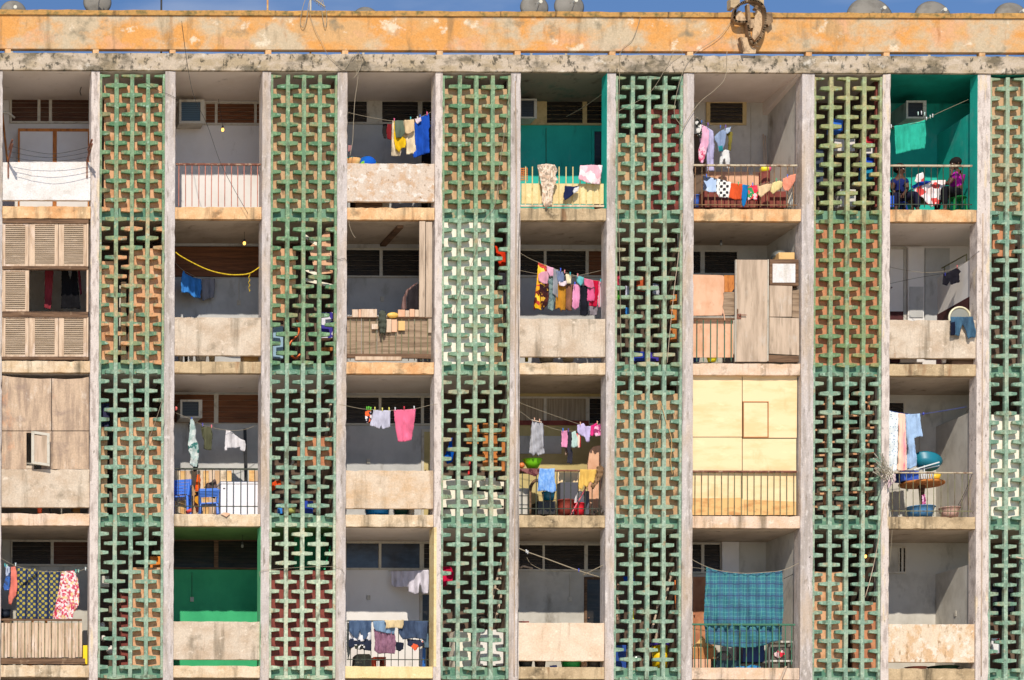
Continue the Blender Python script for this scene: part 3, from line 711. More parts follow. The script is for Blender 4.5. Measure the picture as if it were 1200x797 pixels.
# ------------------------------------------------------------------ balconies closed in with shutters and boards
Z = zoom(0, 255, 4.69)
enc = empty('shutter_wall', (0, 0, 0)); enc.parent = BL; q = P(*Z(5, 785), .03); enc.location = Vector((q.x, .03, ZT[1]))-BL.location
fr = MB()
for a in ((5, 10, 487, 30), (8, 268, 485, 284), (8, 518, 485, 546), (5, 766, 487, 780)):
    p, q = Z(a[0], a[1]), Z(a[2], a[3]); fr.pbox(p[0], p[1], q[0], q[1], -.01, .07)
fr.build('cross_rail', M['wood_old'], enc, bevel=.005)
for a in ((8, 30, 18, 268), (8, 284, 18, 518), (8, 546, 18, 766), (476, 30, 486, 268), (476, 284, 486, 518), (476, 546, 486, 766)):
    p, q = Z(a[0], a[1]), Z(a[2], a[3]); MB().pbox(p[0], p[1], q[0], q[1], .0, .06).build('side_post', M['wood_pink'], enc)
def shutter(x0, y0, x1, y1, wl, wr):
    s = MB()
    def bx(a, b_, c_, d_, y=.012, t=.05): p, q = Z(a, b_), Z(c_, d_); s.pbox(p[0], p[1], q[0], q[1], y, t)
    bx(x0-wl, y0, x0, y1); bx(x1, y0, x1+wr, y1); bx(x0, y0, x1, y0+8); bx(x0, y1-8, x1, y1)
    so_ = s.build('shutter', M['wood_pink'], enc)
    s = MB(); k = int((y1-y0-16)/10.5)
    for i in range(k):
        ya = y0+8+(y1-y0-16)*i/k; yb_ = y0+8+(y1-y0-16)*(i+1)/k
        p, q = Z(x0, ya), Z(x1, yb_); tl = rnd.uniform(-1.2, 1.2)/4.69 if rnd.random() < .3 else 0
        a, b_ = P(p[0], p[1], .03), P(q[0], p[1]+tl, .03); c_, d_ = P(q[0], q[1]+tl, .012), P(p[0], q[1], .012)
        s.add([a+Vector((0, .006, 0)), b_+Vector((0, .006, 0)), c_+Vector((0, .002, 0)), d_+Vector((0, .002, 0)), a+Vector((0, .016, 0)), b_+Vector((0, .016, 0)), c_+Vector((0, .012, 0)), d_+Vector((0, .012, 0))],
              [(3, 2, 1, 0), (4, 5, 6, 7), (0, 1, 5, 4), (2, 3, 7, 6)])
    s.build('slats', M['slat_wood'], so_)
for yy in ((33, 266), (546, 764)):
    shutter(30, yy[0], 138, yy[1], 12, 20); shutter(192, yy[0], 300, yy[1], 32, 20); shutter(352, yy[0], 458, yy[1], 30, 17)
shutter(30, 288, 138, 515, 12, 22)

Z = zoom(0, 430, 4.427)
def ppoly(name, z, pts, yf, yb, m, parent, **k):
    return MB().pprism([z(*p) for p in pts] if z else pts, yf, yb).build(name, m, parent, **k)
ply = empty('plywood_wall', (0, 0, 0)); ply.parent = BL; q = P(*Z(5, 725), .05); ply.location = Vector((q.x, .05, ZT[2]))-BL.location
ppoly('plywood_sheet', Z, [(8, 44), (60, 52), (140, 58), (210, 62), (266, 60), (266, 330), (8, 330)], .05, .065, M['ply_grey'], ply)
ppoly('plywood_sheet', Z, [(270, 60), (340, 64), (420, 60), (460, 52), (460, 330), (270, 330)], .052, .067, M['ply_grey'], ply)
ppoly('plywood_sheet', Z, [(8, 334), (137, 334), (137, 530), (8, 530)], .047, .062, M['ply_grey'], ply)
ppoly('plywood_sheet', Z, [(137, 334), (268, 334), (268, 530), (215, 530), (215, 342), (137, 342)], .049, .064, M['ply_grey'], ply)
ppoly('plywood_sheet', Z, [(271, 334), (460, 334), (460, 530), (271, 530)], .046, .061, M['ply_grey'], ply)
sh = ppoly('casement', Z, [(163, 332), (178, 334), (178, 503), (163, 500)], -.12, -.09, M['frame_white'], ply)
m = MB()
for pts in ([(178, 333), (258, 345), (258, 358), (178, 347)], [(178, 490), (258, 502), (258, 515), (178, 503)], [(244, 356), (258, 358), (258, 503), (244, 501)]): m.pprism([Z(*p) for p in pts], -.115, -.085)
m.build('casement_frame', M['frame_white'], sh)
ppoly('casement_board', Z, [(178, 352), (244, 362), (244, 500), (178, 492)], -.105, -.095, M['wood_grey'], sh)
m = MB(); m.pbox(*Z(136, 512), *Z(176, 528), .0, .05); m.build('sill_block', M['panel'], ply)

Z = zoom(600, 420, 3.3333)
ply = empty('yellow_board_wall', (0, 0, 0)); ply.parent = BL; q = P(*Z(703, 615), .08); ply.location = Vector((q.x, .08, ZT[2]))-BL.location
for i, pts in enumerate(([(704, 69), (898, 69), (898, 306), (704, 306)], [(901, 69), (1114, 69), (1112, 310), (1003, 310), (1003, 168), (901, 168)], [(704, 309), (898, 309), (898, 612), (704, 612)], [(901, 314), (1110, 314), (1110, 612), (901, 612)])):
    ppoly('yellow_board', Z, pts, .085+.002*i, .1+.002*i, M['ply_yellow'], ply)
M['thin_red'] = mat('thin_red_wood', (196, 132, 84))
h = ppoly('hatch', Z, [(906, 172), (998, 172), (998, 306), (906, 306)], .088, .1, M['ply_yellow'], ply)
m = MB()
for a in ((901, 168, 1003, 171), (903, 307, 1003, 309.5), (902, 171, 904.5, 307), (1000, 171, 1003, 307)): m.pbox(*Z(a[0], a[1]), *Z(a[2], a[3]), .078, .1)
m.build('hatch_frame', M['thin_red'], h)
ppoly('low_panel', Z, [(704, 546), (840, 546), (896, 544), (905, 556), (905, 612), (704, 612)], .07, .082, M['ply_tan'], ply)
ppoly('low_panel', Z, [(908, 552), (1110, 560), (1110, 612), (908, 612)], .072, .083, M['ply_tan'], ply)
m = MB()
m.pbox(*Z(704, 60), *Z(1114, 68.5), .095, .12); m.build('head_strip', M['in_brown'], ply)

# conduits, sockets and switch plates on the back walls
for (x0, y0, x1, y1) in ((640, 150, 640, 200), (880, 126, 880, 200), (280, 327, 280, 352), (225, 671, 225, 700), (1078, 510, 1078, 560), (668, 673, 668, 700)):
    a, b_ = P(x0, y0, BW-.012), P(x1, y1, BW-.012)
    MB().tube([a, b_], .006, 6).build('conduit', M['frame_white'] if x0 not in (225, 640) else M['bar_green'], BL)
for (x, y) in ((280, 354), (432, 540), (640, 202), (225, 702), (668, 702), (432, 700), (880, 202), (448, 350)):
    a = P(x, y, BW-.02); MB().box((a.x-.035, BW-.022, a.z-.05), (a.x+.035, BW-.0025, a.z+.04)).build('socket_plate', M['frame_white'], BL, bevel=.003)

# ------------------------------------------------------------------ prop builders
def ac_unit(x0, y0, x1, y1, dep, prot, label, screen=(90, 98, 104), body='frame_white', dark=False):
    a, b = P(x0, y1, dep), P(x1, y0, dep)
    t = empty('air_conditioner', ((a.x+b.x)/2, dep+prot, a.z), label=label, cat='air conditioner', group='air conditioners under the ceilings')
    w, h = b.x-a.x, b.z-a.z; f = w*.09
    bd = MB().box((a.x+.01, dep+.0305, a.z+.01), (b.x-.01, dep+prot, b.z-.01)).build('body', M['grey_wall'], t, bevel=.005)
    fr = MB(); fr.box((a.x, dep, a.z), (b.x, dep+.03, a.z+f)); fr.box((a.x, dep, b.z-f), (b.x, dep+.03, b.z)); fr.box((a.x, dep, a.z+f), (a.x+f, dep+.03, b.z-f)); fr.box((b.x-f*1.8, dep, a.z+f), (b.x, dep+.03, b.z-f))
    fr.build('front_frame', M[body], t)
    g = MB(); n = 9
    for i in range(n):
        z = a.z+f+(h-2*f)*(i+.5)/n; g.box((a.x+f, dep+.014, z-.004), (b.x-f*1.8, dep+.024, z+.004))
    gg = g.build('grille', pla(screen), t)
    MB().box((a.x+f, dep+.0245, a.z+f), (b.x-f*1.8, dep+.0285, b.z-f)).build('filter', pla(tuple(int(c*.8) for c in screen)), gg)
    return t
def bulb(px, ytop, ybulb, dep, label, lit, lean=0):
    a = P(px-lean, ytop, dep); b = P(px, ybulb, dep)
    t = empty('hanging_bulb', (b.x, dep, b.z), label=label, cat='light bulb', group='bare bulbs hanging from the ceilings')
    MB().tube([a, b+Vector((0, 0, .06))], .004, 5).build('cord', M['black_wire'], t)
    MB().tube([b+Vector((0, 0, .02)), b+Vector((0, 0, .075))], .017, 8).build('holder', pla((50, 45, 40)), t)
    m = mat('lit_bulb', (255, 190, 90), bump=0, emit=3.5) if lit else mat('clear_bulb', (150, 145, 130), bump=0, rough=.2)
    MB().ell((b.x, b.y, b.z), .028, .028, .036, 10, 7).build('glass_bulb', m, t, smooth=True)
def tub(name, label, cat, cx, yb, w, h, dep, m, taper=.8, group=None, lip=True, tilt=0, sy=1.0):
    """open round vessel, base at photo (cx, yb), rim width w px, height h px"""
    c = P(cx, yb, dep); r = w/2/S; H = h/S
    prof = [(r*taper, 0), (r*(taper+(1-taper)*.5), H*.5), (r, H), (r*1.05, H), (r*1.05, H*.95), (r*1.02, H*1.02), (r*.95, H), (r*(taper*.96), .012*3), (.001, .012*3)]
    b = MB().lathe(c, prof, 22, sy=sy)
    if tilt:
        Rm = Matrix.Rotation(tilt, 3, 'Y'); b.v = [c+Rm@(v-c) for v in b.v]
    o = b.build(name, m, None, smooth=True, label=label, cat=cat, group=group)
    return o
def pegs(z, pts, dep, group, colors=((240, 110, 150), (90, 190, 190), (235, 225, 210), (80, 110, 200))):
    for i, p in enumerate(pts):
        q = P(*(z(*p) if z else p), dep if not isinstance(dep, tuple) else dep[0]+(dep[1]-dep[0])*i/max(1, len(pts)-1))
        c = colors[i % len(colors)]
        m = MB(); m.bar(q+Vector((-.007, -.012, .035)), q+Vector((.002, -.008, -.03)), .009, .007); m.bar(q+Vector((.010, .0, .035)), q+Vector((.002, -.001, -.03)), .009, .007)
        m.build('clothes_peg', pla(c), None, label=group[0], cat='clothes peg', group=group[1])
def crate(name, label, cat, x0, y0, x1, y1, dep, depth, m, lid=None, **k):
    t = MB().pbox(x0, y0, x1, y1, dep, dep+depth); o = t.build(name, m, None, bevel=.006, label=label, cat=cat, **k); return o
def line(label, z, pts, dep, r=.004, m='grey_wire', name='clothes_line', cat='clothes line', **k):
    return cable(name, label, cat, z, pts, dep, r, M[m], **k)
def ppl(name, label, cat, z, pts, yf, yb, m, **k):
    return MB().pprism([z(*p) if z else p for p in pts], yf, yb).build(name, m, None, label=label, cat=cat, **k)
def F(r, off=0.0): return ZT[r]+off
WH = (238, 232, 228)

# ================================================================== ROW 1
Z = zoom(0, 80, 4.69)     # --- first balcony
fr = MB()
fr.pbox(*Z(100, 332), *Z(490, 346), 1.30, 1.33)
t = empty('sliding_panel', P(*Z(300, 700), 1.3), label='large brown wooden frame with white panes leaning behind the white balcony front at top left', cat='panel')
fr.build('top_bar', M['wood_orange'], t)
for a, b_ in ((100, 109), (291, 312), (484, 492)):
    q0, q1 = P(*Z(a, 346), 1.3), P(*Z(b_, 346), 1.3)
    MB().box((q0.x, 1.3, F(0, .01)), (q1.x, 1.33, q0.z)).build('upright', M['wood_orange'], t)
q0, q1 = P(*Z(109, 346), 1.31), P(*Z(291, 346), 1.31); MB().box((q0.x+.004, 1.31, F(0, .01)), (q1.x-.004, 1.32, q0.z-.003)).build('pane', M['white_wall'], t)
q0, q1 = P(*Z(312, 346), 1.31), P(*Z(484, 346), 1.31); MB().box((q0.x+.004, 1.31, F(0, .01)), (q1.x-.004, 1.32, q0.z-.003)).build('pane', M['white_wall'], t)
MB().bar(P(*Z(12, 245), 1.2), P(*Z(44, 545), .5), .035).build('plank', M['wood_orange'], None, label='thin orange plank leaning in the far left corner of the top left balcony', cat='plank')
MB().tube(cat_rom([P(*Z(10, 240), .9), P(*Z(50, 250), 1.0), P(*Z(80, 272), 1.1)]), .02, 7).build('pipe_stub', M['frame_white'], None, smooth=True, label='short bent white pipe below the left window of the top left balcony', cat='pipe')
t = empty('lamp_socket', P(*Z(450, 60), .8), label='dark dangling lamp socket without a bulb at top left balcony ceiling', cat='lamp socket')
MB().tube([P(*Z(452, 60), .8), P(*Z(452, 95), .8)], .035, 8).build('holder', pla((50, 40, 34)), t); MB().tube(cat_rom([P(*Z(450, 95), .8), P(*Z(440, 125), .8), P(*Z(446, 150), .8)]), .008, 5).build('wire', M['black_wire'], t)
for sx, lab in ((45, 'left'), (478, 'right')):
    t = empty('clothes_line_bracket', P(*Z(sx, 600), -.01), label='rusty iron clothes line bracket at the %s end of the white balcony front' % lab, cat='bracket')
    b0 = P(*Z(sx, 602), -.015); b1 = P(*Z(sx, 512), -.015); tip = b1+Vector((.02, -.5, .16))
    MB().bar(b0, b1, .028, .012).build('wall_bar', M['rail_rust'], t); MB().bar(b1, tip, .03).build('arm', M['rail_rust'], t)
    MB().bar(b1+(tip-b1)*.5+Vector((-.03, 0, .05)), tip+Vector((0, 0, .08)), .028).build('hook', M['rail_rust'], t)
for k, f in enumerate((.25, .55, .85)):
    a = P(*Z(45, 512), -.015)+Vector((.02, -.5, .16))*f; b = P(*Z(478, 512), -.015)+Vector((.02, -.5, .16))*f
    mdl = (a+b)/2-Vector((0, 0, .08+.03*k))
    MB().tube(cat_rom([a, a*.5+mdl*.5-Vector((0, 0, .02)), mdl, b*.5+mdl*.5-Vector((0, 0, .02)), b]), .0045, 5).build('clothes_line', M['black_wire'], None, smooth=True, cat='clothes line', group='empty wires between the two iron brackets',
        label='thin empty wire stretched between two rusty brackets outside the white balcony front')
Z = zoom(200, 80, 4.69)    # --- second
ac_unit(*Z(46, 172), *Z(187, 302), 1.15, .35, 'boxy white air conditioner in the top row beside brown louvres above a lit bulb', (84, 112, 128))
bulb(*Z(286, 175)[0:1], Z(0, 170)[1], Z(0, 338)[1], 1.0, 'glowing bare bulb against the white wall above the salmon railing', True, lean=5)
cable('loose_cable', 'thin black cable slanting down across the whitewashed balcony with the salmon railing', 'cable', Z, [(60, -260), (95, 0), (130, 160), (200, 310), (270, 510), (340, 650), (425, 800)], -.10, .006)
Z = zoom(400, 80, 4.69)    # --- third
line('long clothes line with trousers and a royal blue shirt above the peeling balcony front', Z, [(36, 243), (120, 262), (285, 290), (400, 280), (500, 238)], .25)
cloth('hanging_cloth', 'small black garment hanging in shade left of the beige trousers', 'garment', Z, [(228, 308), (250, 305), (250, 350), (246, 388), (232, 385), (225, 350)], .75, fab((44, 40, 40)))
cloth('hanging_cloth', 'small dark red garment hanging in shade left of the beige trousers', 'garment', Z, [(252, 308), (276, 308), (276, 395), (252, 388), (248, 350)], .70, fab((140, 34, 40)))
cloth('trousers', 'beige trousers with two wide legs pegged beside the royal blue shirt', 'trousers', Z, [(280, 288), (330, 292), (400, 285), (404, 370), (414, 476), (388, 470), (358, 476), (354, 410), (345, 372), (336, 400), (330, 450), (322, 485), (275, 482), (277, 380)], .27, fab((240, 216, 178)), fold=.03)
cloth('shirt', 'bright yellow top hanging between the legs of the beige trousers', 'shirt', Z, [(290, 290), (300, 290), (305, 378), (345, 375), (356, 395), (352, 438), (330, 440), (318, 465), (296, 440), (288, 380)], .22, fab((250, 196, 20)))
cloth('hanging_cloth', 'grey green cloth folded over the line in front of the beige trousers', 'garment', Z, [(292, 288), (342, 288), (350, 360), (325, 385), (300, 380), (294, 340)], .19, fab((104, 116, 96)))
cloth('hanging_cloth', 'beige flap folded over the line at right of the grey green cloth', 'garment', Z, [(345, 285), (400, 282), (400, 345), (370, 362), (348, 358)], .20, fab((228, 196, 150)))
cloth('hanging_cloth', 'small white cloth with pink trim pegged left of the royal blue shirt', 'garment', Z, [(405, 280), (436, 270), (440, 290), (420, 306), (410, 300)], .22, fab((236, 214, 224)))
cloth('shirt', 'royal blue shirt hanging askew at the right end of the top line', 'shirt', Z, [(402, 300), (440, 268), (482, 250), (488, 320), (480, 335), (486, 465), (440, 478), (398, 494), (392, 478), (408, 450)], .26, fab((28, 82, 190)), fold=.035)
pegs(Z, [(290, 286), (380, 278), (418, 276), (432, 266), (470, 250)], .24, ('small clothes peg on the line holding the beige trousers and royal blue shirt', 'pegs on the line over the peeling balcony front'))
c = P(*Z(140, 532), .35); t = empty('beach_ball', c, label='blue and green dome shaped ball resting above the peeling balcony front', cat='ball')
MB().ell((c.x, c.y, c.z-.03), .19, .19, .19, 18, 12).build('ball_shell', pattern('ball_print', 'floral', [(20, 80, 180), (20, 90, 170), (50, 160, 100), (24, 70, 170), (120, 190, 60), (20, 90, 190)], 5), t, smooth=True)
MB().box((c.x-.25, .2, F(0)), (c.x+.25, .6, c.z-.215)).build('storage_box', M['wood_old'], None, label='brown box on the balcony floor under the blue and green ball', cat='box')
t = empty('wicker_basket', P(*Z(65, 525), .3), label='woven basket of odds and ends at the left end of the peeling balcony front', cat='basket')
tubc = P(*Z(62, 526), .3); MB().lathe(tubc-Vector((0, 0, .5)), [(.10, 0), (.13, .5), (.15, .58), (.13, .57), (.1, .1), (.01, .1)], 14).build('basket_body', M['ply_tan'], t, smooth=True)
MB().lathe(tubc+Vector((-.05, 0, .06)), [(.05, 0), (.09, .03), (.08, .05), (.01, .06)], 12).build('lid', pla((70, 170, 160)), t)
cloth('hanging_cloth', 'tiny faded pink rag by the pillar above the woven basket', 'rag', Z, [(36, 425), (56, 425), (54, 455), (38, 460)], .1, fab((190, 130, 130)))
cable('loose_cable', 'pale cable loop hanging from the beam beside the third top balcony pillar', 'cable', Z, [(60, -60), (90, 10), (88, 80), (74, 180), (66, 320), (62, 400), (48, 480)], -.05, .008, M['grey_wire'])
crate('carton', 'yellow carton glimpsed in the gap under the peeling balcony front', 'box', *Z(168, 700), *Z(222, 765), .3, .3, pla((240, 210, 40)))
crate('carton', 'white carton beside the yellow one under the peeling balcony front', 'box', *Z(226, 700), *Z(265, 765), .32, .3, M['frame_white'])
Z = zoom(604, 80, 4.196)   # --- fourth
ac_unit(*Z(20, 150), *Z(106, 246), 1.1, .4, 'grey fronted air conditioner over the teal wall of the fourth top balcony', (60, 62, 64))
wallbit('window_blank', 631, 118, 638, 146, BW-.03, BW-.002, 'frame_cream')
MB().pbox(*Z(30, 568), *Z(434, 666), .075, .09).build('guard_board', M['slab_yellow'], BL, label='cream yellow board fixed inside the railing')
MB().pbox(*Z(26, 672), *Z(436, 680), -.02, .02).build('sill_lip', M['slab_cream'], BL)
cloth('dress', 'long beige printed garment draped over the cream yellow board', 'dress', Z, [(108, 476), (150, 470), (192, 474), (206, 500), (196, 530), (208, 545), (190, 580), (182, 640), (180, 674), (162, 682), (148, 690), (130, 656), (132, 600), (122, 540), (112, 505)], -.05, pattern('beige_print', 'floral', [(224, 200, 176), (232, 214, 192), (206, 176, 150), (170, 150, 130)], 26), fold=.03, lam=.09)
cloth('hanging_cloth', 'navy blue cloth with a pale corner hanging on the cream yellow board', 'garment', Z, [(244, 578), (280, 582), (312, 580), (306, 600), (270, 632), (242, 652), (236, 630)], -.03, fab((36, 44, 84)))
cloth('hanging_cloth', 'pale corner cloth beside the navy one on the cream yellow board', 'garment', Z, [(288, 590), (314, 582), (308, 604), (286, 618), (282, 604)], -.055, fab((230, 226, 222)))
cloth('towel', 'white and pink towel slung diagonally at the right of the cream yellow railing', 'towel', Z, [(318, 478), (380, 476), (428, 478), (414, 572), (360, 565), (310, 545), (314, 520)], -.03, pattern('pinkish_print', 'floral', [(240, 226, 226), (244, 206, 210), (232, 236, 226), (236, 180, 190)], 9), fold=.03)
t = MB()
for k in range(7): t.bar(P(*Z(26, 495+9*k), .2), P(*Z(60, 492+9*k), .2), .012)
for k in range(4): t.bar(P(*Z(28+10*k, 490), .21), P(*Z(28+10*k, 556), .21), .012)
t.build('wire_rack', pla((230, 130, 40)), None, label='small orange wire rack behind the pillar on the teal balcony', cat='rack')
cable('loose_cable', 'pair of cables drooping in front of the window of the teal balcony', 'cable', Z, [(250, 238), (320, 200), (380, 160), (425, 128)], (1.2, .3), .01, M['grey_wire'])
for k, s in enumerate(((100, 380, 92, 450), (205, 285, 200, 340), (345, 400, 340, 450))): pass
Z = zoom(808, 110, 5.693)  # --- fifth
line('clothes line running into the balcony with pink and lavender washing', Z, [(28, 150), (60, 165), (150, 210), (270, 235), (300, 215)], (.15, 1.2))
cloth('shirt', 'black and white patterned top at the pillar end of the inward line', 'shirt', Z, [(38, 175), (50, 158), (78, 200), (84, 260), (78, 298), (60, 290), (42, 240)], .3, pattern('bw_print', 'floral', [(230, 226, 220), (40, 40, 40), (210, 206, 200), (60, 60, 50)], 22))
cloth('dress', 'pink garment hanging long beside the lavender one on the inward line', 'dress', Z, [(78, 205), (110, 220), (132, 250), (128, 330), (110, 400), (88, 465), (66, 455), (56, 390), (70, 340), (66, 280)], .36, fab((240, 176, 206)), fold=.03)
cloth('dress', 'hot pink printed skirt end showing below the pink garment', 'dress', Z, [(60, 370), (100, 350), (112, 390), (96, 440), (80, 466), (62, 440)], .33, pattern('pink_print', 'floral', [(232, 120, 150), (244, 190, 204), (214, 90, 120)], 24))
cloth('sheet', 'long lavender white sheet hanging past the rail of the fifth top balcony', 'sheet', Z, [(112, 215), (158, 250), (166, 350), (160, 440), (164, 514), (118, 514), (116, 420), (110, 330)], .45, fab((196, 188, 226)), fold=.035)
cloth('shirt', 'pale blue shirt with teal spot deeper on the inward line', 'shirt', Z, [(166, 285), (200, 250), (228, 238), (246, 260), (238, 330), (214, 386), (190, 380), (186, 330), (168, 310)], .62, fab((150, 170, 206)), fold=.03)
cloth('hanging_cloth', 'small teal cloth pegged under the pale blue shirt', 'garment', Z, [(190, 350), (222, 346), (224, 378), (200, 388)], .56, fab((40, 150, 160)))
cloth('trousers', 'white trousers hanging under the pale blue shirt', 'trousers', Z, [(204, 390), (240, 372), (264, 380), (270, 440), (268, 500), (244, 496), (236, 430), (224, 440), (216, 500), (200, 470)], .66, fab((236, 234, 230)), fold=.03)
cloth('hanging_cloth', 'olive green cloth at the far end of the inward line', 'garment', Z, [(246, 262), (264, 248), (288, 256), (284, 320), (276, 380), (258, 378), (260, 300)], .8, fab((128, 116, 50)))
cloth('hanging_cloth', 'small blue white top pegged next to the olive cloth', 'garment', Z, [(232, 232), (262, 226), (276, 215), (272, 250), (248, 268), (236, 256)], .75, fab((180, 196, 220)))
pegs(Z, [(80, 190), (122, 205), (205, 222), (240, 220)], (.3, .7), ('small clothes peg on the inward line of pink and lavender washing', 'pegs on the inward line'), ((70, 110, 200), (120, 90, 180)))
for k, (a, b_) in enumerate((((492, 268), (515, 470)), ((506, 280), (528, 470)))):
    q = P(*Z(*b_), 1.2); q.z = F(0, .02); MB().tube([P(*Z(*a), 1.44), q], .012, 6).build('broom_stick', M['wood_grey'], None, label='pair of thin wooden sticks leaning in the corner of the grey fifth top balcony', cat='stick', group='sticks in the corner')
line('second clothes line of small bright washing behind the rusty top railing', Z, [(80, 540), (200, 570), (330, 606), (460, 606), (600, 570), (715, 530)], .12)
cloth('shirt', 'pale blue top with a dark print, first on the line behind the rusty railing', 'shirt', Z, [(92, 545), (130, 555), (190, 570), (192, 600), (180, 655), (130, 656), (90, 640), (94, 590)], .02, pattern('blue_print', 'floral', [(176, 196, 226), (196, 210, 232), (60, 66, 84), (180, 200, 228)], 9), fold=.012)
cloth('trousers', 'black and white checked shorts on the line behind the rusty railing', 'shorts', Z, [(182, 565), (230, 578), (278, 590), (272, 640), (262, 696), (226, 690), (200, 690), (178, 660)], .01, pattern('bw_check', 'check', [(236, 232, 224), (50, 46, 46), (236, 232, 224)], 9), fold=.012)
cloth('shirt', 'bright orange top on the line behind the rusty railing', 'shirt', Z, [(276, 598), (352, 602), (350, 650), (344, 706), (302, 706), (264, 694), (268, 650)], .0, fab((244, 92, 44)), fold=.015)
cloth('hanging_cloth', 'long blue cloth between the orange and the red tops on the rusty railing', 'garment', Z, [(354, 606), (390, 610), (386, 660), (378, 720), (362, 758), (350, 740), (348, 670)], -.01, fab((20, 120, 190)))
cloth('shirt', 'red and green printed top on the line behind the rusty railing', 'shirt', Z, [(392, 610), (452, 610), (456, 650), (450, 714), (418, 700), (388, 712), (386, 650)], .0, pattern('red_green_print', 'floral', [(220, 50, 70), (230, 70, 90), (60, 150, 90), (240, 200, 200)], 16), fold=.015)
cloth('hanging_cloth', 'tan cream cloth hanging at an angle, third from the right on the rusty railing', 'garment', Z, [(462, 616), (520, 600), (548, 600), (540, 640), (500, 672), (478, 692), (456, 670)], .0, fab((240, 204, 156)))
cloth('hanging_cloth', 'cream yellow cloth hanging at an angle, second from the right on the rusty railing', 'garment', Z, [(552, 594), (600, 580), (622, 590), (616, 626), (580, 650), (556, 670), (540, 650)], .0, fab((250, 220, 150)))
cloth('hanging_cloth', 'salmon ribbed cloth at the right end of the rusty railing line', 'garment', Z, [(622, 566), (680, 540), (710, 536), (706, 580), (690, 610), (658, 652), (630, 640), (620, 610)], .0, fab((242, 150, 120)), lam=.07)
pegs(Z, [(112, 548), (325, 600), (420, 606), (578, 576), (652, 550)], .0, ('small clothes peg on the rusty railing line of bright washing', 'pegs on the rusty railing line'), ((90, 120, 210), (80, 180, 120)))
c = P(*Z(505, 518), .9); MB().ell((c.x, c.y, F(0, .13)), .13, .13, .13).build('ball', M['ply_tan'], None, smooth=True, label='dull ball on the floor of the fifth top balcony', cat='ball')
c = P(*Z(500, 505), .35); t = empty('plastic_bowl', c, label='yellow plastic bowl above the rusty top railing', cat='bowl'); MB().ell((c.x, c.y, c.z), .085, .085, .075).build('bowl_body', pla((248, 230, 40)), t, smooth=True)
MB().lathe((c.x, .35, F(0)), [(.09, 0), (.10, c.z-F(0)-.06), (.01, c.z-F(0)-.05)], 12).build('stand', M['in_maroon'], t)
c = P(*Z(530, 500), .4); MB().ell((c.x, c.y, c.z), .045, .045, .06).build('plastic_cup', pla((232, 90, 130)), None, smooth=True, label='pink plastic cup right of the yellow bowl', cat='cup')
crate('storage_chest', 'long dark red chest behind the bright washing of the fifth top balcony', 'chest', *Z(100, 650), *Z(645, 757), .55, .5, M['in_maroon'])
tub('bucket', 'blue plastic bin in the left corner behind the rusty top railing', 'bin', Z(44, 0)[0], Z(0, 757)[1], 7, 14, .3, pla((60, 100, 190)))
tub('plastic_bottle', 'white plastic container in the right corner behind the rusty railing', 'container', Z(672, 0)[0], Z(0, 757)[1], 6, 15, .3, pla((226, 232, 226)), taper=.95)
MB().bar(P(*Z(655, 730), .15), P(*Z(700, 600), .1), .02).build('stick', M['frame_white'], None, label='short white stick slanting in the right corner of the rusty railing', cat='stick')
wallbit('lit_board', 822, 202, 921, 242, BW-.012, BW-.004, 'in_peach') if False else None
Z = zoom(1036, 80, 4.69)   # --- sixth
ac_unit(*Z(122, 178), *Z(233, 276), .85, .62, 'white box air conditioner jutting from the teal wall beside the towel', (52, 46, 44))
line('clothes line slanting up to the right over the teal balcony with two people', Z, [(36, 322), (140, 308), (230, 280), (300, 245), (464, 172)], (.5, .3))
cloth('towel', 'teal green towel hanging over the two seated people', 'towel', Z, [(55, 318), (110, 308), (170, 298), (226, 284), (232, 360), (226, 440), (150, 452), (66, 474), (60, 420), (58, 360)], .45, fab((46, 190, 160)), fold=.015)
pegs(Z, [(38, 320), (186, 250), (204, 246), (222, 252), (232, 278), (252, 268), (266, 262)], .42, ('white clothes peg clipped to the line in the teal top balcony', 'pegs in the teal top balcony'), ((240, 240, 244), (210, 240, 230)))
c = P(*Z(225, 745), .55)
tab = empty('low_table', (c.x, .62, F(0)), label='low table under a red and white cloth between the two seated people', cat='table')
MB().box((c.x-.32, .42, F(0, .36)), (c.x+.38, .85, F(0, .40))).build('table_top', M['wood_old'], tab)
for sx in (-.28, .34):
    for sy in (.46, .80): MB().box((c.x+sx-.02, sy-.02, F(0)), (c.x+sx+.02, sy+.02, F(0, .36))).build('leg', M['wood_old'], tab)
cloth('tablecloth', 'red and white flowered cloth spread between the two seated people', 'cloth', Z, [(160, 655), (178, 632), (230, 622), (280, 616), (338, 615), (336, 660), (322, 690), (300, 750), (262, 762), (235, 748), (216, 712), (190, 700), (166, 690)], .36, pattern('red_white_print', 'floral', [(246, 232, 230), (250, 240, 238), (226, 84, 80), (248, 220, 216)], 7), fold=.03)
cloth('hanging_cloth', 'white and red cloth propped upright behind the flowered cloth on the teal balcony', 'cloth', Z, [(180, 585), (212, 572), (222, 600), (216, 632), (184, 636), (168, 620)], .7, pattern('red_white_print', 'floral', [(246, 232, 230)], 7))
cloth('cushion', 'blue cushion edge lying along the red and white flowered cloth', 'cushion', Z, [(148, 650), (190, 626), (236, 618), (262, 622), (240, 634), (196, 648), (160, 662)], .33, fab((30, 70, 170)))

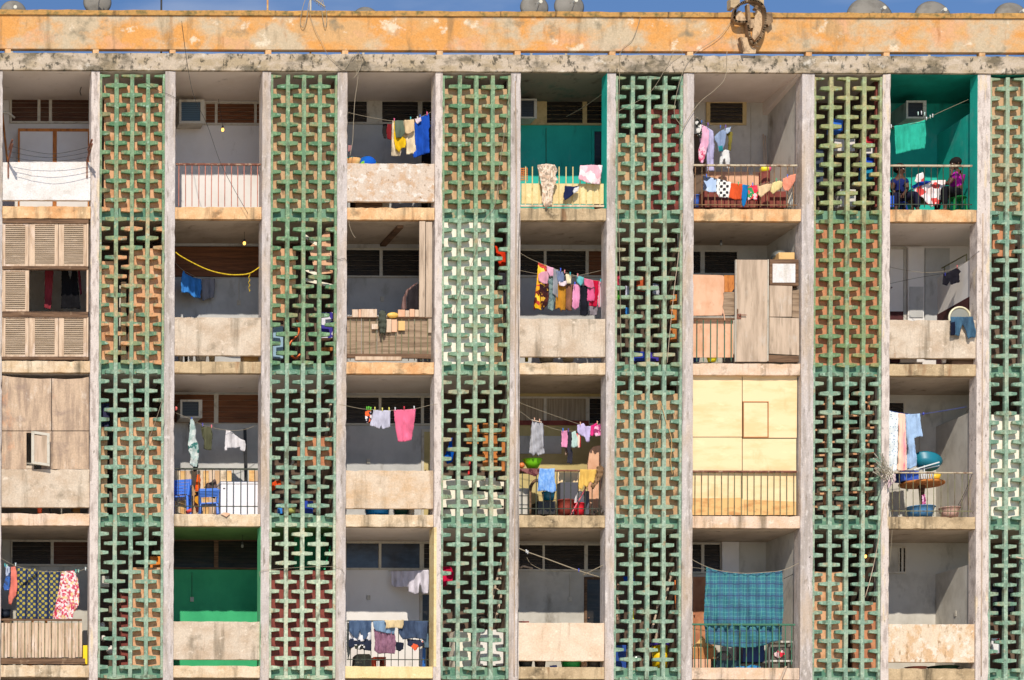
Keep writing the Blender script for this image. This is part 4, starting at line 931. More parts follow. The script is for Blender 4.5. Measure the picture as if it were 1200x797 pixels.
# ================================================================== ROW 2
Z = zoom(0, 255, 4.69)
cloth('shirt', 'dark red garment in the shutter opening left of the black one', 'garment', Z, [(246, 286), (294, 286), (290, 360), (284, 470), (276, 506), (244, 496), (246, 400)], .55, fab((150, 50, 60)))
cloth('dress', 'black garment hanging in the opening of the shutter wall', 'garment', Z, [(338, 286), (370, 286), (386, 340), (398, 288), (424, 288), (430, 380), (444, 505), (400, 498), (336, 500), (338, 400)], .4, fab((26, 24, 28)))
cloth('hanging_cloth', 'dark pink ruffled strip right of the black garment in the shutter opening', 'garment', Z, [(426, 288), (440, 292), (450, 420), (440, 425), (432, 360)], .5, fab((150, 60, 80)))
line('line across the opening of the shutter wall', Z, [(164, 286), (300, 284), (476, 285)], .45)
Z = zoom(200, 255, 4.69)
bulb(Z(405, 0)[0], Z(0, 78)[1], Z(0, 141)[1], .7, 'glowing bare bulb over the rust brown window band of the second row', True)
cable('rope', 'yellow rope sagging across the balcony with the blue shirt', 'rope', Z, [(26, 190), (60, 215), (150, 263), (220, 292), (300, 311), (370, 315), (430, 308), (470, 286), (496, 266)], .18, .012, mat('yellow_rope', (226, 190, 40), [((180, 140, 30), (30, 30, 30), .5, .6)], bump=.3))
b = MB(); q = P(*Z(432, 308), .18)
b.tube([q+Vector((.012*math.sin(i*1.1), .012*math.cos(i*1.1), -.34*i/20)) for i in range(21)], .008, 5); b.build('rope_tail', mat('yellow_rope', (226, 190, 40)), None, smooth=True, label='frayed twisted tail hanging from the yellow rope', cat='rope')
cloth('shirt', 'blue shirt lit by sun hanging under the yellow rope', 'shirt', Z, [(68, 288), (82, 310), (120, 328), (166, 338), (170, 380), (162, 442), (128, 440), (96, 412), (60, 412), (56, 350)], (1.0, 1.25), fab((60, 140, 226)), fold=.03)
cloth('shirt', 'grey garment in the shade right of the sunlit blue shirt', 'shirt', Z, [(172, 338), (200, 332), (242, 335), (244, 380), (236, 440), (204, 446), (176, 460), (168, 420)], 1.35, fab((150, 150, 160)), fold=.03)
line('thin line holding the blue shirt and grey garment of the second row', Z, [(26, 250), (70, 290), (165, 336), (245, 335), (330, 330)], (.9, 1.4))
for i, (xa, xb, c_) in enumerate(((40, 70, (230, 224, 216)), (74, 96, (60, 56, 56)), (100, 125, (210, 206, 200)), (132, 200, (236, 228, 216)), (208, 246, (214, 190, 150)))):
    tub('cooking_pot', '%s in the gap under the bare front below the yellow rope' % ('leftmost small white pot','narrow dark pot','narrow grey pot','widest cream pot','tan pot')[i], 'pot', Z((xa+xb)/2, 0)[0], Z(0, 792)[1], (xb-xa)/4.69, 10, .4, pla(c_))
crate('carton', 'tan carton in the gap at right below the second row bare front', 'box', *Z(402, 738), *Z(488, 792), .3, .3, M['ply_tan'])
Z = zoom(400, 255, 4.69)
t = MB(); 
for i, (a, b_) in enumerate(((30, 110), (112, 196), (198, 300), (302, 400), (402, 494))):
    t.pbox(*Z(a, 553+rnd.uniform(-2, 2)), *Z(b_, 746+rnd.uniform(-4, 4)), .052+.003*(i % 2), .068)
t.build('plank_screen', M['wood_grey_h'], BL, label='old horizontal boards behind the thin railing')
t = empty('plank_post', P(*Z(464, 548), .02), label='tall grey post of two planks at the right of the plank railing', cat='post')
MB().pbox(*Z(428, 20), *Z(462, 546), .0, .03).build('plank', M['wood_grey'], t, bevel=.003); MB().pbox(*Z(464, 24), *Z(500, 547), .006, .034).build('plank', M['wood_grey'], t, bevel=.003)
MB().pbox(*Z(478, 556), *Z(496, 632), .0, .03).build('wood_offcut', M['wood_grey'], None, label='short grey offcut below the two plank post', cat='offcut')
MB().pbox(*Z(32, 750), *Z(494, 772), .0, .04).build('bottom_board', M['wood_old'], None, label='dark board lying along the floor edge under the plank railing', cat='board')
MB().pbox(*Z(78, 764), *Z(330, 782), -.03, .04).build('board', M['wood_pink'], None, label='split pale plank lying on the floor edge below the plank railing', cat='plank')
for i, (a, y0, b_, y1, mm, lab) in enumerate(((60, 505, 94, 547, 'wood_pink', 'pale pink board end standing on the plank railing at left'), (96, 504, 108, 547, 'board_peach', 'narrow peach board standing between two pale ones on the plank railing'), (110, 503, 196, 547, 'wood_pink', 'wide pale board standing on the plank railing left of the grey green mop'),
        (312, 506, 350, 545, 'board_peach', 'peach board piece on the plank railing right of the yellow bundle'), (352, 510, 374, 545, 'wood_pink', 'pale short piece between peach ones on the plank railing'), (376, 503, 402, 545, 'board_peach', 'peach piece next to the two plank post on the railing'), (404, 506, 427, 545, 'wood_pink', 'pale piece touching the two plank post on the railing'),
        (248, 558, 276, 630, 'wood_pink', 'pale slab leaning outside the plank railing below the yellow bundle'), (278, 560, 306, 628, 'board_peach', 'peach slab leaning outside the plank railing below the yellow bundle'), (314, 568, 350, 620, 'ply_tan', 'tan square piece outside the plank railing'), (168, 584, 202, 613, 'wood_pink', 'small white piece outside the plank railing left of the mop'))):
    MB().pbox(*Z(a, y0), *Z(b_, y1), -.01, .02).build('board', M[mm], None, bevel=.004, label=lab, cat='board')
cloth('mop_head', 'grey green mop hanging down over the plank railing', 'mop', Z, [(206, 520), (226, 508), (246, 520), (250, 580), (240, 650), (226, 630), (214, 640), (203, 580)], -.05, fab((84, 88, 76)), fold=.05, lam=.05)
c = P(*Z(282, 540), .0); MB().ell((c.x, .0, c.z+.01), .11, .05, .055).build('bundle', pla((240, 190, 90)), None, smooth=True, label='yellow bundle lying on the plank railing right of the mop', cat='bundle')
cloth('jacket', 'dark jacket with striped shoulder hanging behind the two plank post', 'jacket', Z, [(426, 362), (400, 376), (372, 400), (360, 440), (360, 506), (430, 506), (440, 440)], .8, fab((52, 46, 50)))
cloth('jacket', 'brown striped sleeve hanging left of the dark jacket', 'jacket', Z, [(398, 368), (420, 356), (400, 378), (370, 402), (356, 440), (356, 506), (328, 506), (338, 440), (360, 396)], .85, pattern('brown_stripe', 'stripe', [(104, 76, 72), (140, 110, 104)], 16))
cable('loose_cable', 'short pale cable end hanging from the slab edge in the second row', 'cable', Z, [(40, 5), (46, 50), (62, 90), (78, 112)], .02, .007, M['grey_wire'])
Z = zoom(604, 280, 5.5)
line('upper clothes line packed with bright garments over the bare front', Z, [(10, 78), (80, 120), (150, 152), (260, 195), (380, 235), (480, 262), (575, 272)], .28)
line('lower grey clothes line crossing behind the bright garments', Z, [(0, 196), (60, 210), (150, 226), (260, 238), (380, 238), (460, 225), (575, 198)], .42)
YF = pattern('yellow_flower', 'floral', [(250, 200, 30), (246, 170, 40), (200, 70, 60), (248, 214, 90), (120, 50, 30), (250, 200, 60)], 13)
cloth('dress', 'long yellow flowered dress at the left end of the packed line', 'dress', Z, [(146, 152), (175, 164), (204, 172), (206, 210), (190, 270), (180, 340), (176, 400), (166, 460), (140, 448), (116, 462), (122, 400), (134, 300), (142, 220)], .3, YF, fold=.04)
cloth('hanging_cloth', 'pink flowered cloth folded over the yellow dress', 'garment', Z, [(148, 230), (172, 212), (206, 208), (214, 240), (206, 290), (180, 290), (150, 268)], .24, fab((244, 170, 190)))
cloth('dress', 'dark brown flowered dress behind the yellow flowered dress', 'dress', Z, [(160, 262), (196, 270), (216, 290), (214, 380), (204, 430), (176, 460), (166, 400), (154, 330)], .27, pattern('brown_flower', 'floral', [(60, 28, 26), (84, 40, 34), (50, 26, 30), (220, 170, 60)], 13), fold=.03)
cloth('hanging_cloth', 'light pink cloth between the yellow dress and the grey towel', 'garment', Z, [(200, 172), (246, 188), (246, 240), (222, 242), (206, 212)], .27, fab((246, 176, 204)))
cloth('towel', 'grey towel hanging over the teal grey trousers', 'towel', Z, [(244, 192), (276, 202), (272, 290), (274, 380), (240, 352), (242, 270)], .26, fab((150, 150, 156)))
cloth('trousers', 'worn teal grey trousers hanging left of the mustard trousers', 'trousers', Z, [(212, 250), (240, 256), (244, 352), (258, 380), (250, 440), (238, 470), (222, 455), (208, 448), (212, 340)], .3, pattern('teal_worn', 'floral', [(110, 130, 130), (130, 150, 146), (90, 110, 112)], 20), fold=.03)
cloth('shirt', 'small blue grey shirt over the mustard trousers', 'shirt', Z, [(264, 204), (306, 214), (316, 250), (308, 280), (274, 276), (266, 240)], .25, fab((120, 134, 170)))
cloth('hanging_cloth', 'white cloth with pink edge above the mustard trousers', 'garment', Z, [(278, 276), (326, 270), (334, 292), (310, 306), (282, 300)], .24, fab((244, 222, 226)))
cloth('hanging_cloth', 'small cream top pegged at the middle of the packed line', 'garment', Z, [(324, 226), (358, 234), (358, 288), (334, 290), (326, 262)], .25, fab((240, 222, 180)))
cloth('trousers', 'mustard yellow trousers hanging in the middle of the packed line', 'trousers', Z, [(262, 285), (326, 290), (326, 360), (322, 462), (300, 456), (294, 470), (284, 446), (256, 454), (262, 370)], .3, fab((206, 140, 40)), fold=.03)
cloth('trousers', 'brown trousers hanging right of the mustard pair', 'trousers', Z, [(328, 290), (370, 294), (368, 380), (362, 464), (340, 462), (324, 450), (326, 370)], .31, fab((150, 100, 76)), fold=.03)
cloth('dress', 'light pink long garment left of the black trousers', 'dress', Z, [(376, 292), (414, 296), (416, 370), (408, 440), (384, 458), (366, 440), (368, 360)], .29, fab((246, 156, 196)), fold=.03)
cloth('hanging_cloth', 'teal blue cloth pegged above the black trousers', 'garment', Z, [(392, 236), (440, 248), (440, 280), (420, 302), (398, 280)], .25, fab((110, 196, 200)))
cloth('trousers', 'black trousers with a white label hanging low on the packed line', 'trousers', Z, [(418, 300), (464, 304), (466, 400), (468, 480), (450, 498), (416, 490), (416, 400)], .3, fab((34, 34, 44)), fold=.03)
cloth('shirt', 'pink top beside the red garment on the packed line', 'shirt', Z, [(442, 254), (500, 266), (508, 310), (490, 320), (464, 310), (444, 296)], .25, fab((244, 120, 160)))
cloth('shorts', 'pink shorts hanging under the pink top', 'shorts', Z, [(464, 316), (508, 320), (512, 398), (488, 404), (462, 402)], .27, fab((238, 100, 150)))
cloth('dress', 'bright red garment near the right end of the packed line', 'dress', Z, [(500, 268), (536, 272), (536, 340), (524, 434), (500, 436), (508, 380), (512, 320)], .28, fab((222, 20, 60)), fold=.03)
cloth('hanging_cloth', 'red lower hem piece left of the striped towel', 'garment', Z, [(474, 396), (526, 400), (522, 434), (476, 434)], .3, fab((232, 40, 80)))
cloth('hanging_cloth', 'ribbed grey cloth showing under the red garment', 'garment', Z, [(476, 434), (530, 434), (526, 490), (480, 492)], .3, fab((140, 128, 134)), lam=.05)
cloth('towel', 'pink and grey striped towel at the right end of the packed line', 'towel', Z, [(538, 272), (562, 280), (562, 380), (556, 442), (534, 440), (530, 400)], .29, pattern('pink_grey_stripe', 'stripe', [(240, 130, 160), (200, 190, 190)], 14))
pegs(Z, [(290, 200), (316, 212), (352, 226), (382, 290), (400, 236), (548, 270)], .22, ('small clothes peg on the packed line of bright garments', 'pegs on the packed line'), ((70, 100, 220), (240, 150, 150), (60, 180, 190)))
for x0, x1, c_, s_ in ((60, 84, (220, 200, 60), 'yellow'), (150, 250, (200, 186, 160), 'wide tan'), (300, 380, (214, 196, 160), 'pale')):
    tub('basin', '%s basin glimpsed in the gap below the front with the packed line' % s_, 'basin', Z((x0+x1)/2, 0)[0], Z(0, 792)[1], (x1-x0)/5.5, 9, .5, pla(c_))
Z = zoom(808, 280, 5.314)
ppl('board', 'large peach plywood board behind the green bars', 'board', Z, [(20, 222), (205, 226), (216, 236), (216, 330), (206, 476), (20, 478)], .09, .105, M['board_peach'])
ppl('board', 'lower peach board behind the green railing bars', 'board', Z, [(22, 500), (272, 500), (272, 738), (22, 738)], .10, .115, M['board_peach'])
ppl('board', 'small bright orange board corner at the upper right of the peach one', 'board', Z, [(216, 226), (284, 226), (284, 300), (264, 330), (218, 330)], .085, .1, M['wood_orange'])
ppl('board', 'rough split brown board left of the grey door', 'board', Z, [(212, 334), (284, 330), (284, 474), (214, 476), (208, 420), (216, 370)], .075, .1, M['wood_grey_h'])
t = empty('door', P(*Z(390, 762), -.03), label='old grey wooden door with white edges standing upright on the balcony edge', cat='door')
MB().pbox(*Z(292, 130), *Z(486, 764), -.03, .01).build('door_leaf', M['wood_grey'], t, bevel=.003)
MB().pbox(*Z(286, 128), *Z(293, 764), -.034, .012).build('edge_strip', M['frame_white'], t); MB().pbox(*Z(485, 128), *Z(494, 760), -.034, .012).build('edge_strip', M['frame_white'], t)
h = MB(); h.pbox(*Z(296, 466), *Z(322, 498), -.040, -.030); h.bar(P(*Z(310, 474), -.06), P(*Z(354, 474), -.06), .014); h.tube([P(*Z(310, 474), -.06), P(*Z(310, 474), -.03)], .01); h.build('lock_plate', M['rail_rust'], t)
MB().bar(P(*Z(299, 436), -.04), P(*Z(299, 462), -.04), .02).build('hinge', M['wood_old'], t)
t = empty('cabinet', P(*Z(590, 290), .05), label='brown framed box with a white front panel on top of grey boards', cat='cabinet')
MB().pbox(*Z(500, 128), *Z(680, 290), .03, .3).build('cabinet_case', M['wood_old'], t, bevel=.004); MB().pbox(*Z(518, 155), *Z(660, 272), .018, .029).build('front_panel', M['panel_white'], t, bevel=.003)
crate('carton', 'tan carton lying on top of the brown framed box', 'box', *Z(556, 84), *Z(655, 127), .1, .25, M['ply_tan'])
c = P(*Z(556, 112), .32); MB().lathe(c-Vector((0, 0, .02)), [(.14, 0), (.135, .06), (.10, .11), (.03, .14), (.001, .145)], 18).build('metal_bowl', mat('dull_metal', (170, 176, 170), rough=.3, metal=.8, bump=0), None, smooth=True, label='upturned metal bowl beside the tan carton on the brown framed box', cat='bowl')
ppl('board', 'upper grey board under the brown framed box', 'board', Z, [(498, 290), (640, 294), (636, 484), (498, 484)], .02, .045, M['wood_grey'])
ppl('board', 'lower wide grey board right of the old door', 'board', Z, [(498, 488), (682, 494), (682, 724), (498, 714)], .0, .02, M['wood_grey'])
ppl('board', 'low dark board on the floor right of the old door', 'board', Z, [(492, 722), (680, 730), (680, 766), (490, 766)], .015, .05, M['wood_old'])
ppl('board', 'broken brown lattice piece beside the pillar at right', 'board', Z, [(642, 322), (682, 316), (682, 492), (640, 488)], .05, .08, M['wood_grey_h'])
tub('bucket', 'yellow bucket behind the green bars next to the old door', 'bucket', Z(139, 0)[0], Z(0, 766)[1], 11, 5, .2, pla((250, 236, 20)))
tub('bucket', 'dark blue bowl behind the green bars at left', 'bowl', Z(42, 0)[0], Z(0, 766)[1], 8, 5, .2, pla((40, 60, 120)))
bulb(Z(196, 0)[0], Z(0, 16)[1], Z(0, 34)[1], .7, 'unlit bulb under a round dark ceiling plate above the peach boards', False)
cable('rope', 'peach rag rope dangling over the rail by the rough brown board', 'rope', Z, [(208, 440), (216, 480), (220, 508)], .02, .012, M['board_peach'])
Z = zoom(1036, 290, 5.694)
cloth('shorts', 'black shorts pegged on a wire in the end balcony of the second row', 'shorts', Z, [(394, 176), (430, 166), (490, 136), (512, 162), (500, 176), (504, 232), (476, 240), (446, 250), (436, 226), (422, 256), (388, 246), (392, 210)], .45, fab((36, 34, 42)), fold=.03)
line('dark wire rising to the pillar that carries the black shorts', Z, [(0, 250), (130, 222), (240, 200), (400, 172), (490, 134), (560, 84), (636, 22)], (.8, -.05), m='black_wire')
line('thin wire above the one that carries the black shorts', Z, [(30, 130), (160, 155), (300, 168), (440, 150), (560, 90), (636, 26)], (1.0, -.04), m='grey_wire')
pegs(Z, [(486, 130), (406, 180)], .42, ('small clothes peg holding the black shorts', 'pegs on the black shorts'), ((240, 120, 120), (60, 60, 160)))
for nm, lab, cat_, x, w_, h_, c_ in (('bottle', 'small green bottle on the bare balcony front of the end column', 'bottle', 172, 2.4, 5.6, (130, 220, 70)), ('bottle', 'yellow bottle with orange neck on the white tray', 'bottle', 246, 5.2, 8, (250, 190, 20)), ('cup', 'small beige cup right of the white tray', 'cup', 366, 2.8, 4.5, (220, 180, 150))):
    q = P(*Z(x, 468), .04); r_ = w_/2/S; H = h_/S; zt = PROOT[1, 5].location.z+.715
    zz = zt+(.045 if 'tray' in lab and nm == 'bottle' else .001)
    MB().lathe((q.x, .04, zz), [(r_, 0), (r_, H*.55), (r_*.4, H*.7), (r_*.35, H), (.001, H)] if nm == 'bottle' else [(r_*.8, 0), (r_, H), (r_*.8, H), (.001, .01)], 12).build(nm, pla(c_), None, smooth=True, label=lab, cat=cat_)
q0, q1 = P(*Z(206, 452), .04), P(*Z(358, 452), .04)
MB().add([(q0.x+.03, .0, zt+.001), (q1.x-.03, .0, zt+.001), (q1.x-.03, .2, zt+.001), (q0.x+.03, .2, zt+.001), (q0.x, -.03, zt+.045), (q1.x, -.03, zt+.045), (q1.x, .23, zt+.045), (q0.x, .23, zt+.045)], [(0, 3, 2, 1), (4, 5, 6, 7), (0, 1, 5, 4), (1, 2, 6, 5), (2, 3, 7, 6), (3, 0, 4, 7)]).build('tray', pla(WH), None, bevel=.004, label='white tray resting on the bare balcony front of the end column', cat='tray')
q = P(*Z(308, 440), .1); MB().lathe((q.x, .1, zt+.047), [(.11, 0), (.15, .09), (.135, .09), (.1, .012), (.001, .012)], 18, sy=.5).build('tub', pla((240, 70, 90)), None, smooth=True, label='red oval tub standing on the white tray', cat='tub')
c = P(*Z(505, 470), .22); b = MB(); ring = [(c.x+.2*math.cos(a), .22, c.z+.2*math.sin(a)) for a in [2*math.pi*i/28 for i in range(29)]]
t = empty('round_mirror', c, label='round mirror with a cream rim behind the teal jeans', cat='mirror'); b.tube(ring, .02, 6).build('rim', pla((236, 226, 190)), t, smooth=True)
MB().prism([(c.x+.19*math.cos(2*math.pi*i/28), c.z+.19*math.sin(2*math.pi*i/28)) for i in range(28)], .222, .23).build('mirror_glass', mat('mirror_face', (150, 150, 140), rough=.2, bump=0), t)
MB().box((c.x-.2, .1, F(1)), (c.x+.2, .4, c.z-.22)).build('crate', M['wood_old'], None, label='crate standing behind the front under the round mirror', cat='crate')
JT = mat('teal_denim', (62, 98, 122), [((44, 70, 92), (8, 6, 3), .45, .6, .9), ((110, 150, 170), (6, 6, 2.4), .56, .7, .8)], bump=.2)
cloth('trousers', 'teal denim trousers draped over the bare balcony front of the end column', 'trousers', Z, [(444, 462), (520, 464), (592, 462), (600, 500), (614, 560), (610, 602), (580, 600), (560, 612), (546, 560), (522, 512), (510, 550), (502, 592), (470, 584), (442, 588), (446, 520)], -.06, JT, fold=.02)
cloth('hanging_cloth', 'dark navy patch piece over the left leg of the teal denim trousers', 'garment', Z, [(446, 500), (474, 496), (476, 570), (470, 586), (444, 584)], -.085, fab((26, 30, 50)))
crate('carton', 'white box seen in the gap below the end column front of the second row', 'box', *Z(108, 700), *Z(220, 768), .35, .3, M['white_wall'])
crate('crate', 'maroon crate in the gap at left below the end column front', 'crate', *Z(42, 700), *Z(106, 768), .35, .3, M['maroon_wall'])
tub('bucket', 'small white bucket in the gap below the end column front', 'bucket', Z(398, 0)[0], Z(0, 772)[1], 6, 9, .2, pla(WH))

# ================================================================== ROW 3
bulb(25, 480, 500, 1.3, 'x', False) if False else None
tub('bucket', 'orange bucket glimpsed in the gap below the plywood wall', 'bucket', 46.5, 602.5, 6, 9, .2, pla((240, 90, 40)))
tub('bucket', 'small grey pot in the gap below the plywood wall', 'pot', 60, 602.5, 4, 8, .35, pla((90, 90, 90)))
crate('carton', 'brownish yellow box at the right end of the gap below the plywood wall', 'box', 86, 592, 94, 602.4, .3, .3, pla((160, 110, 40)))
Z = zoom(195, 430, 9.23)
ac_unit(*Z(150, 355), *Z(388, 552), 1.05, .45, 'dark fronted air conditioner with white frame in the third row balcony of blue chairs', (62, 64, 62))
t = MB(); q = P(*Z(103, 450), .3); t.ell((q.x, q.y, q.z), .03, .03, .04, 10, 6); t.build('bottle_cap', pla((236, 110, 100)), None, smooth=True, label='small pink cap stuck by the pillar near the dark fronted air conditioner', cat='cap')
Z = zoom(200, 480, 6.127)
line('clothes line holding the white blouse above the blue chairs', Z, [(30, 20), (150, 72), (230, 112), (300, 130), (400, 148), (480, 150), (560, 135), (640, 95)], (.5, .9))
cloth('shirt', 'teal and white printed garment hanging in a long strip over the blue chairs', 'garment', Z, [(140, 72), (158, 66), (172, 100), (182, 150), (178, 200), (196, 250), (204, 300), (198, 360), (190, 410), (160, 412), (134, 390), (146, 340), (130, 300), (124, 250), (134, 180)], .5, pattern('teal_white', 'floral', [(176, 192, 188), (204, 210, 206), (66, 118, 112), (160, 182, 176)], 12), fold=.035, lam=.09)
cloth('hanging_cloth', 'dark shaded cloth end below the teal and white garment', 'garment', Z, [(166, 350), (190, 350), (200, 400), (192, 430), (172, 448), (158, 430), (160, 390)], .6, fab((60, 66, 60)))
cloth('hanging_cloth', 'black scrap pegged left of the teal and white garment', 'garment', Z, [(128, 95), (142, 90), (140, 150), (130, 158)], .62, fab((30, 30, 34)))
cloth('shirt', 'olive grey shirt on the line over the blue chairs', 'shirt', Z, [(218, 116), (250, 128), (290, 120), (300, 170), (298, 240), (292, 292), (256, 290), (238, 280), (240, 220), (224, 180)], .65, fab((96, 96, 70)), fold=.035)
cloth('shirt', 'white blouse hanging from the line over the freezer', 'blouse', Z, [(396, 145), (420, 150), (450, 170), (480, 195), (500, 210), (532, 222), (540, 250), (536, 290), (526, 302), (512, 296), (498, 290), (500, 268), (470, 276), (404, 276), (408, 292), (388, 298), (390, 230)], .8, fab((226, 220, 222)), fold=.03)
pegs(Z, [(150, 68), (228, 110), (292, 122)], .55, ('small clothes peg on the line over the blue chairs', 'pegs over the blue chairs'), ((60, 100, 220), (90, 80, 180), (240, 120, 130)))
MB().bar(P(*Z(533, 138), 1.25), P(*Z(540, 520), 1.25), .055, .04).build('post', pla((30, 28, 28)), None, label='black upright post standing behind the white blouse', cat='post')
t = empty('slatted_board', P(*Z(330, 735), .9), label='fence like board of upright cream and brown planks behind the blue chairs', cat='board')
for i in range(15):
    xa = 30+i*41; q0, q1 = P(*Z(xa, 437+rnd.uniform(-3, 3)), .86), P(*Z(xa+38, 437), .86)
    if 430 < xa < 540: continue
    MB().box((q0.x, .86, F(2, .002)), (q1.x, .88, q0.z)).build('plank', M[['slab_cream', 'ply_tan', 'wood_pink', 'in_dull'][i % 4]], t)
def plastic_chair(px, py, dep, w, c, label, back=True, face=0.0, hs=.42, hb=.42):
    c0 = P(px, py, dep); zf = F(2, .002); m = pla(c); W = w/S/2
    t = empty('plastic_chair', (c0.x, dep, zf), label=label, cat='chair', group='blue plastic chairs on the balcony')
    Rm = Matrix.Rotation(face, 3, 'Z')
    def T(b_): b_.v = [Rm@(v)+Vector((c0.x, dep, zf)) for v in b_.v]; return b_
    T(MB().box((-W, -W, hs-.03), (W, W, hs))).build('seat', m, t, bevel=.012)
    for sx in (-1, 1):
        for sy in (-1, 1): T(MB().tube([(sx*W*1.05, sy*W*1.1, 0), (sx*W*.92, sy*W*.9, hs-.02)], .028, 6, .024)).build('leg', m, t)
        if back:
            a = MB(); a.tube([(sx*W, -W*.9, hs), (sx*W*1.08, -W*.9, hs+.2), (sx*W*1.08, W*.9, hs+.22)], .025, 6); T(a).build('armrest', m, t)
    if back:
        a = MB(); a.tube([(-W, W, hs-.02), (-W, W*1.15, hs+hb)], .025); a.tube([(W, W, hs-.02), (W, W*1.15, hs+hb)], .025)
        for k in range(5): z = hs+.12+(hb-.12)*k/4; a.box((-W, W+.03+.015*k, z-.028), (W, W+.05+.015*k, z+.022))
        T(a).build('backrest', m, t)
    return t
BLU = (60, 120, 226)
plastic_chair(Z(75, 0)[0]-1, Z(0, 740)[1], .45, 21, BLU, 'blue plastic armchair with slatted back at the left end of the third row balcony', face=-.35, hs=.40, hb=.36)
plastic_chair(Z(275, 0)[0], Z(0, 740)[1], .42, 21, (64, 120, 214), 'blue plastic chair in the middle with a brown garment over its back', face=2.9, hs=.27, hb=.22)
cloth('hanging_cloth', 'grey brown garment heaped over the middle blue chair', 'garment', Z, [(240, 560), (258, 530), (290, 520), (318, 498), (328, 520), (334, 580), (318, 640), (290, 630), (270, 580)], .3, fab((110, 90, 84)), fold=.05)
cloth('hanging_cloth', 'orange striped cloth between the two blue chairs', 'cloth', Z, [(190, 470), (206, 462), (216, 500), (212, 560), (206, 590), (176, 586), (180, 530)], .3, pattern('orange_stripe', 'stripe', [(240, 110, 30), (226, 80, 26)], 12), fold=.02)
cloth('hanging_cloth', 'brown and yellow bundle below the orange striped cloth', 'cloth', Z, [(174, 590), (212, 590), (214, 660), (206, 730), (186, 742), (168, 680)], .35, pattern('brown_yellow', 'floral', [(90, 40, 26), (60, 30, 24), (220, 150, 40)], 9))
t = empty('chest_freezer', P(*Z(494, 747), .4), label='white chest freezer behind the thin dark railing at right', cat='freezer')
q0, q1 = P(*Z(357, 536), .25), P(*Z(630, 536), .25)
MB().box((q0.x, .25, F(2, .03)), (q1.x, .85, q0.z)).build('freezer_body', pla((244, 240, 242)), t, bevel=.015)
MB().box((q0.x-.005, .24, q0.z+.004), (q1.x+.005, .86, q0.z+.055)).build('lid', pla((240, 238, 240)), t, bevel=.012)
MB().box((q0.x+.03, .27, F(2, .001)), (q1.x-.03, .83, F(2, .03))).build('plinth', pla((60, 60, 60)), t)
MB().box((q0.x+.05, .243, q0.z-.09), (q0.x+.09, .25, q0.z-.07)).build('key_plate', pla((90, 90, 90)), t)
MB().bar(P(*Z(114, 738), .2), P(*Z(150, 722), .2), .06, .1).build('sandal', pla((230, 70, 50)), None, label='red sandal on the floor below the blue armchair', cat='sandal')
ppl('cardboard', 'torn pale paper on the floor edge below the freezer', 'paper', Z, [(360, 748), (380, 738), (430, 744), (400, 770)], -.03, -.02, M['board_peach'])
# --- third column
Z = zoom(400, 460, 5.313)
line('clothes line with boxer shorts and a pink towel', Z, [(-15, 74), (28, 82), (90, 95), (150, 104), (300, 112), (450, 102), (555, 78), (600, 72)], (-.03, -.03))
cloth('sock', 'dark and orange sock pair with green pegs left of the grey boxer shorts', 'socks', Z, [(150, 112), (186, 112), (190, 150), (182, 180), (164, 190), (150, 180), (148, 150)], -.05, pattern('sock_print', 'floral', [(40, 36, 50), (236, 100, 50), (50, 44, 60), (240, 230, 230)], 16), lam=.06)
cloth('shorts', 'light grey boxer shorts pegged by the waistband', 'shorts', Z, [(200, 108), (255, 114), (306, 112), (304, 160), (304, 214), (282, 220), (256, 228), (248, 204), (236, 226), (205, 212), (178, 206), (190, 160)], -.05, fab((206, 202, 220)), fold=.02)
cloth('waistband', 'dark printed waistband of the grey boxer shorts', 'waistband', Z, [(204, 112), (304, 116), (302, 130), (204, 128)], -.085, pattern('band_print', 'floral', [(210, 206, 222), (60, 60, 70), (220, 216, 230)], 45), fold=.004) if False else None
cloth('towel', 'plain pink towel pegged at the right of the boxer shorts', 'towel', Z, [(326, 108), (390, 108), (462, 102), (458, 160), (450, 220), (436, 296), (400, 306), (354, 308), (342, 250), (332, 180)], -.05, fab((246, 110, 146)), fold=.02)
pegs(Z, [(158, 100), (170, 98), (182, 102), (208, 102), (254, 106), (296, 104), (334, 104), (390, 98), (452, 96)], -.06, ('small clothes peg on the line with boxer shorts and pink towel', 'pegs on the boxer shorts line'), ((110, 210, 60), (110, 210, 60), (120, 220, 70), (230, 220, 110), (230, 220, 110), (230, 220, 110), (220, 220, 220), (230, 60, 80), (230, 230, 230)))
tub('tub', 'wide blue tub in the gap below the tan balcony front', 'tub', Z(224, 0)[0], Z(0, 760)[1], 32, 22, .35, pla((30, 140, 220)))
tub('tub', 'dark teal tub right of the wide blue one in the gap', 'tub', Z(370, 0)[0], Z(0, 760)[1], 18, 10, .45, pla((30, 90, 80)))
crate('carton', 'white box at the right in the gap below the tan balcony front', 'box', *Z(426, 690), *Z(456, 760), .3, .2, M['frame_white'])
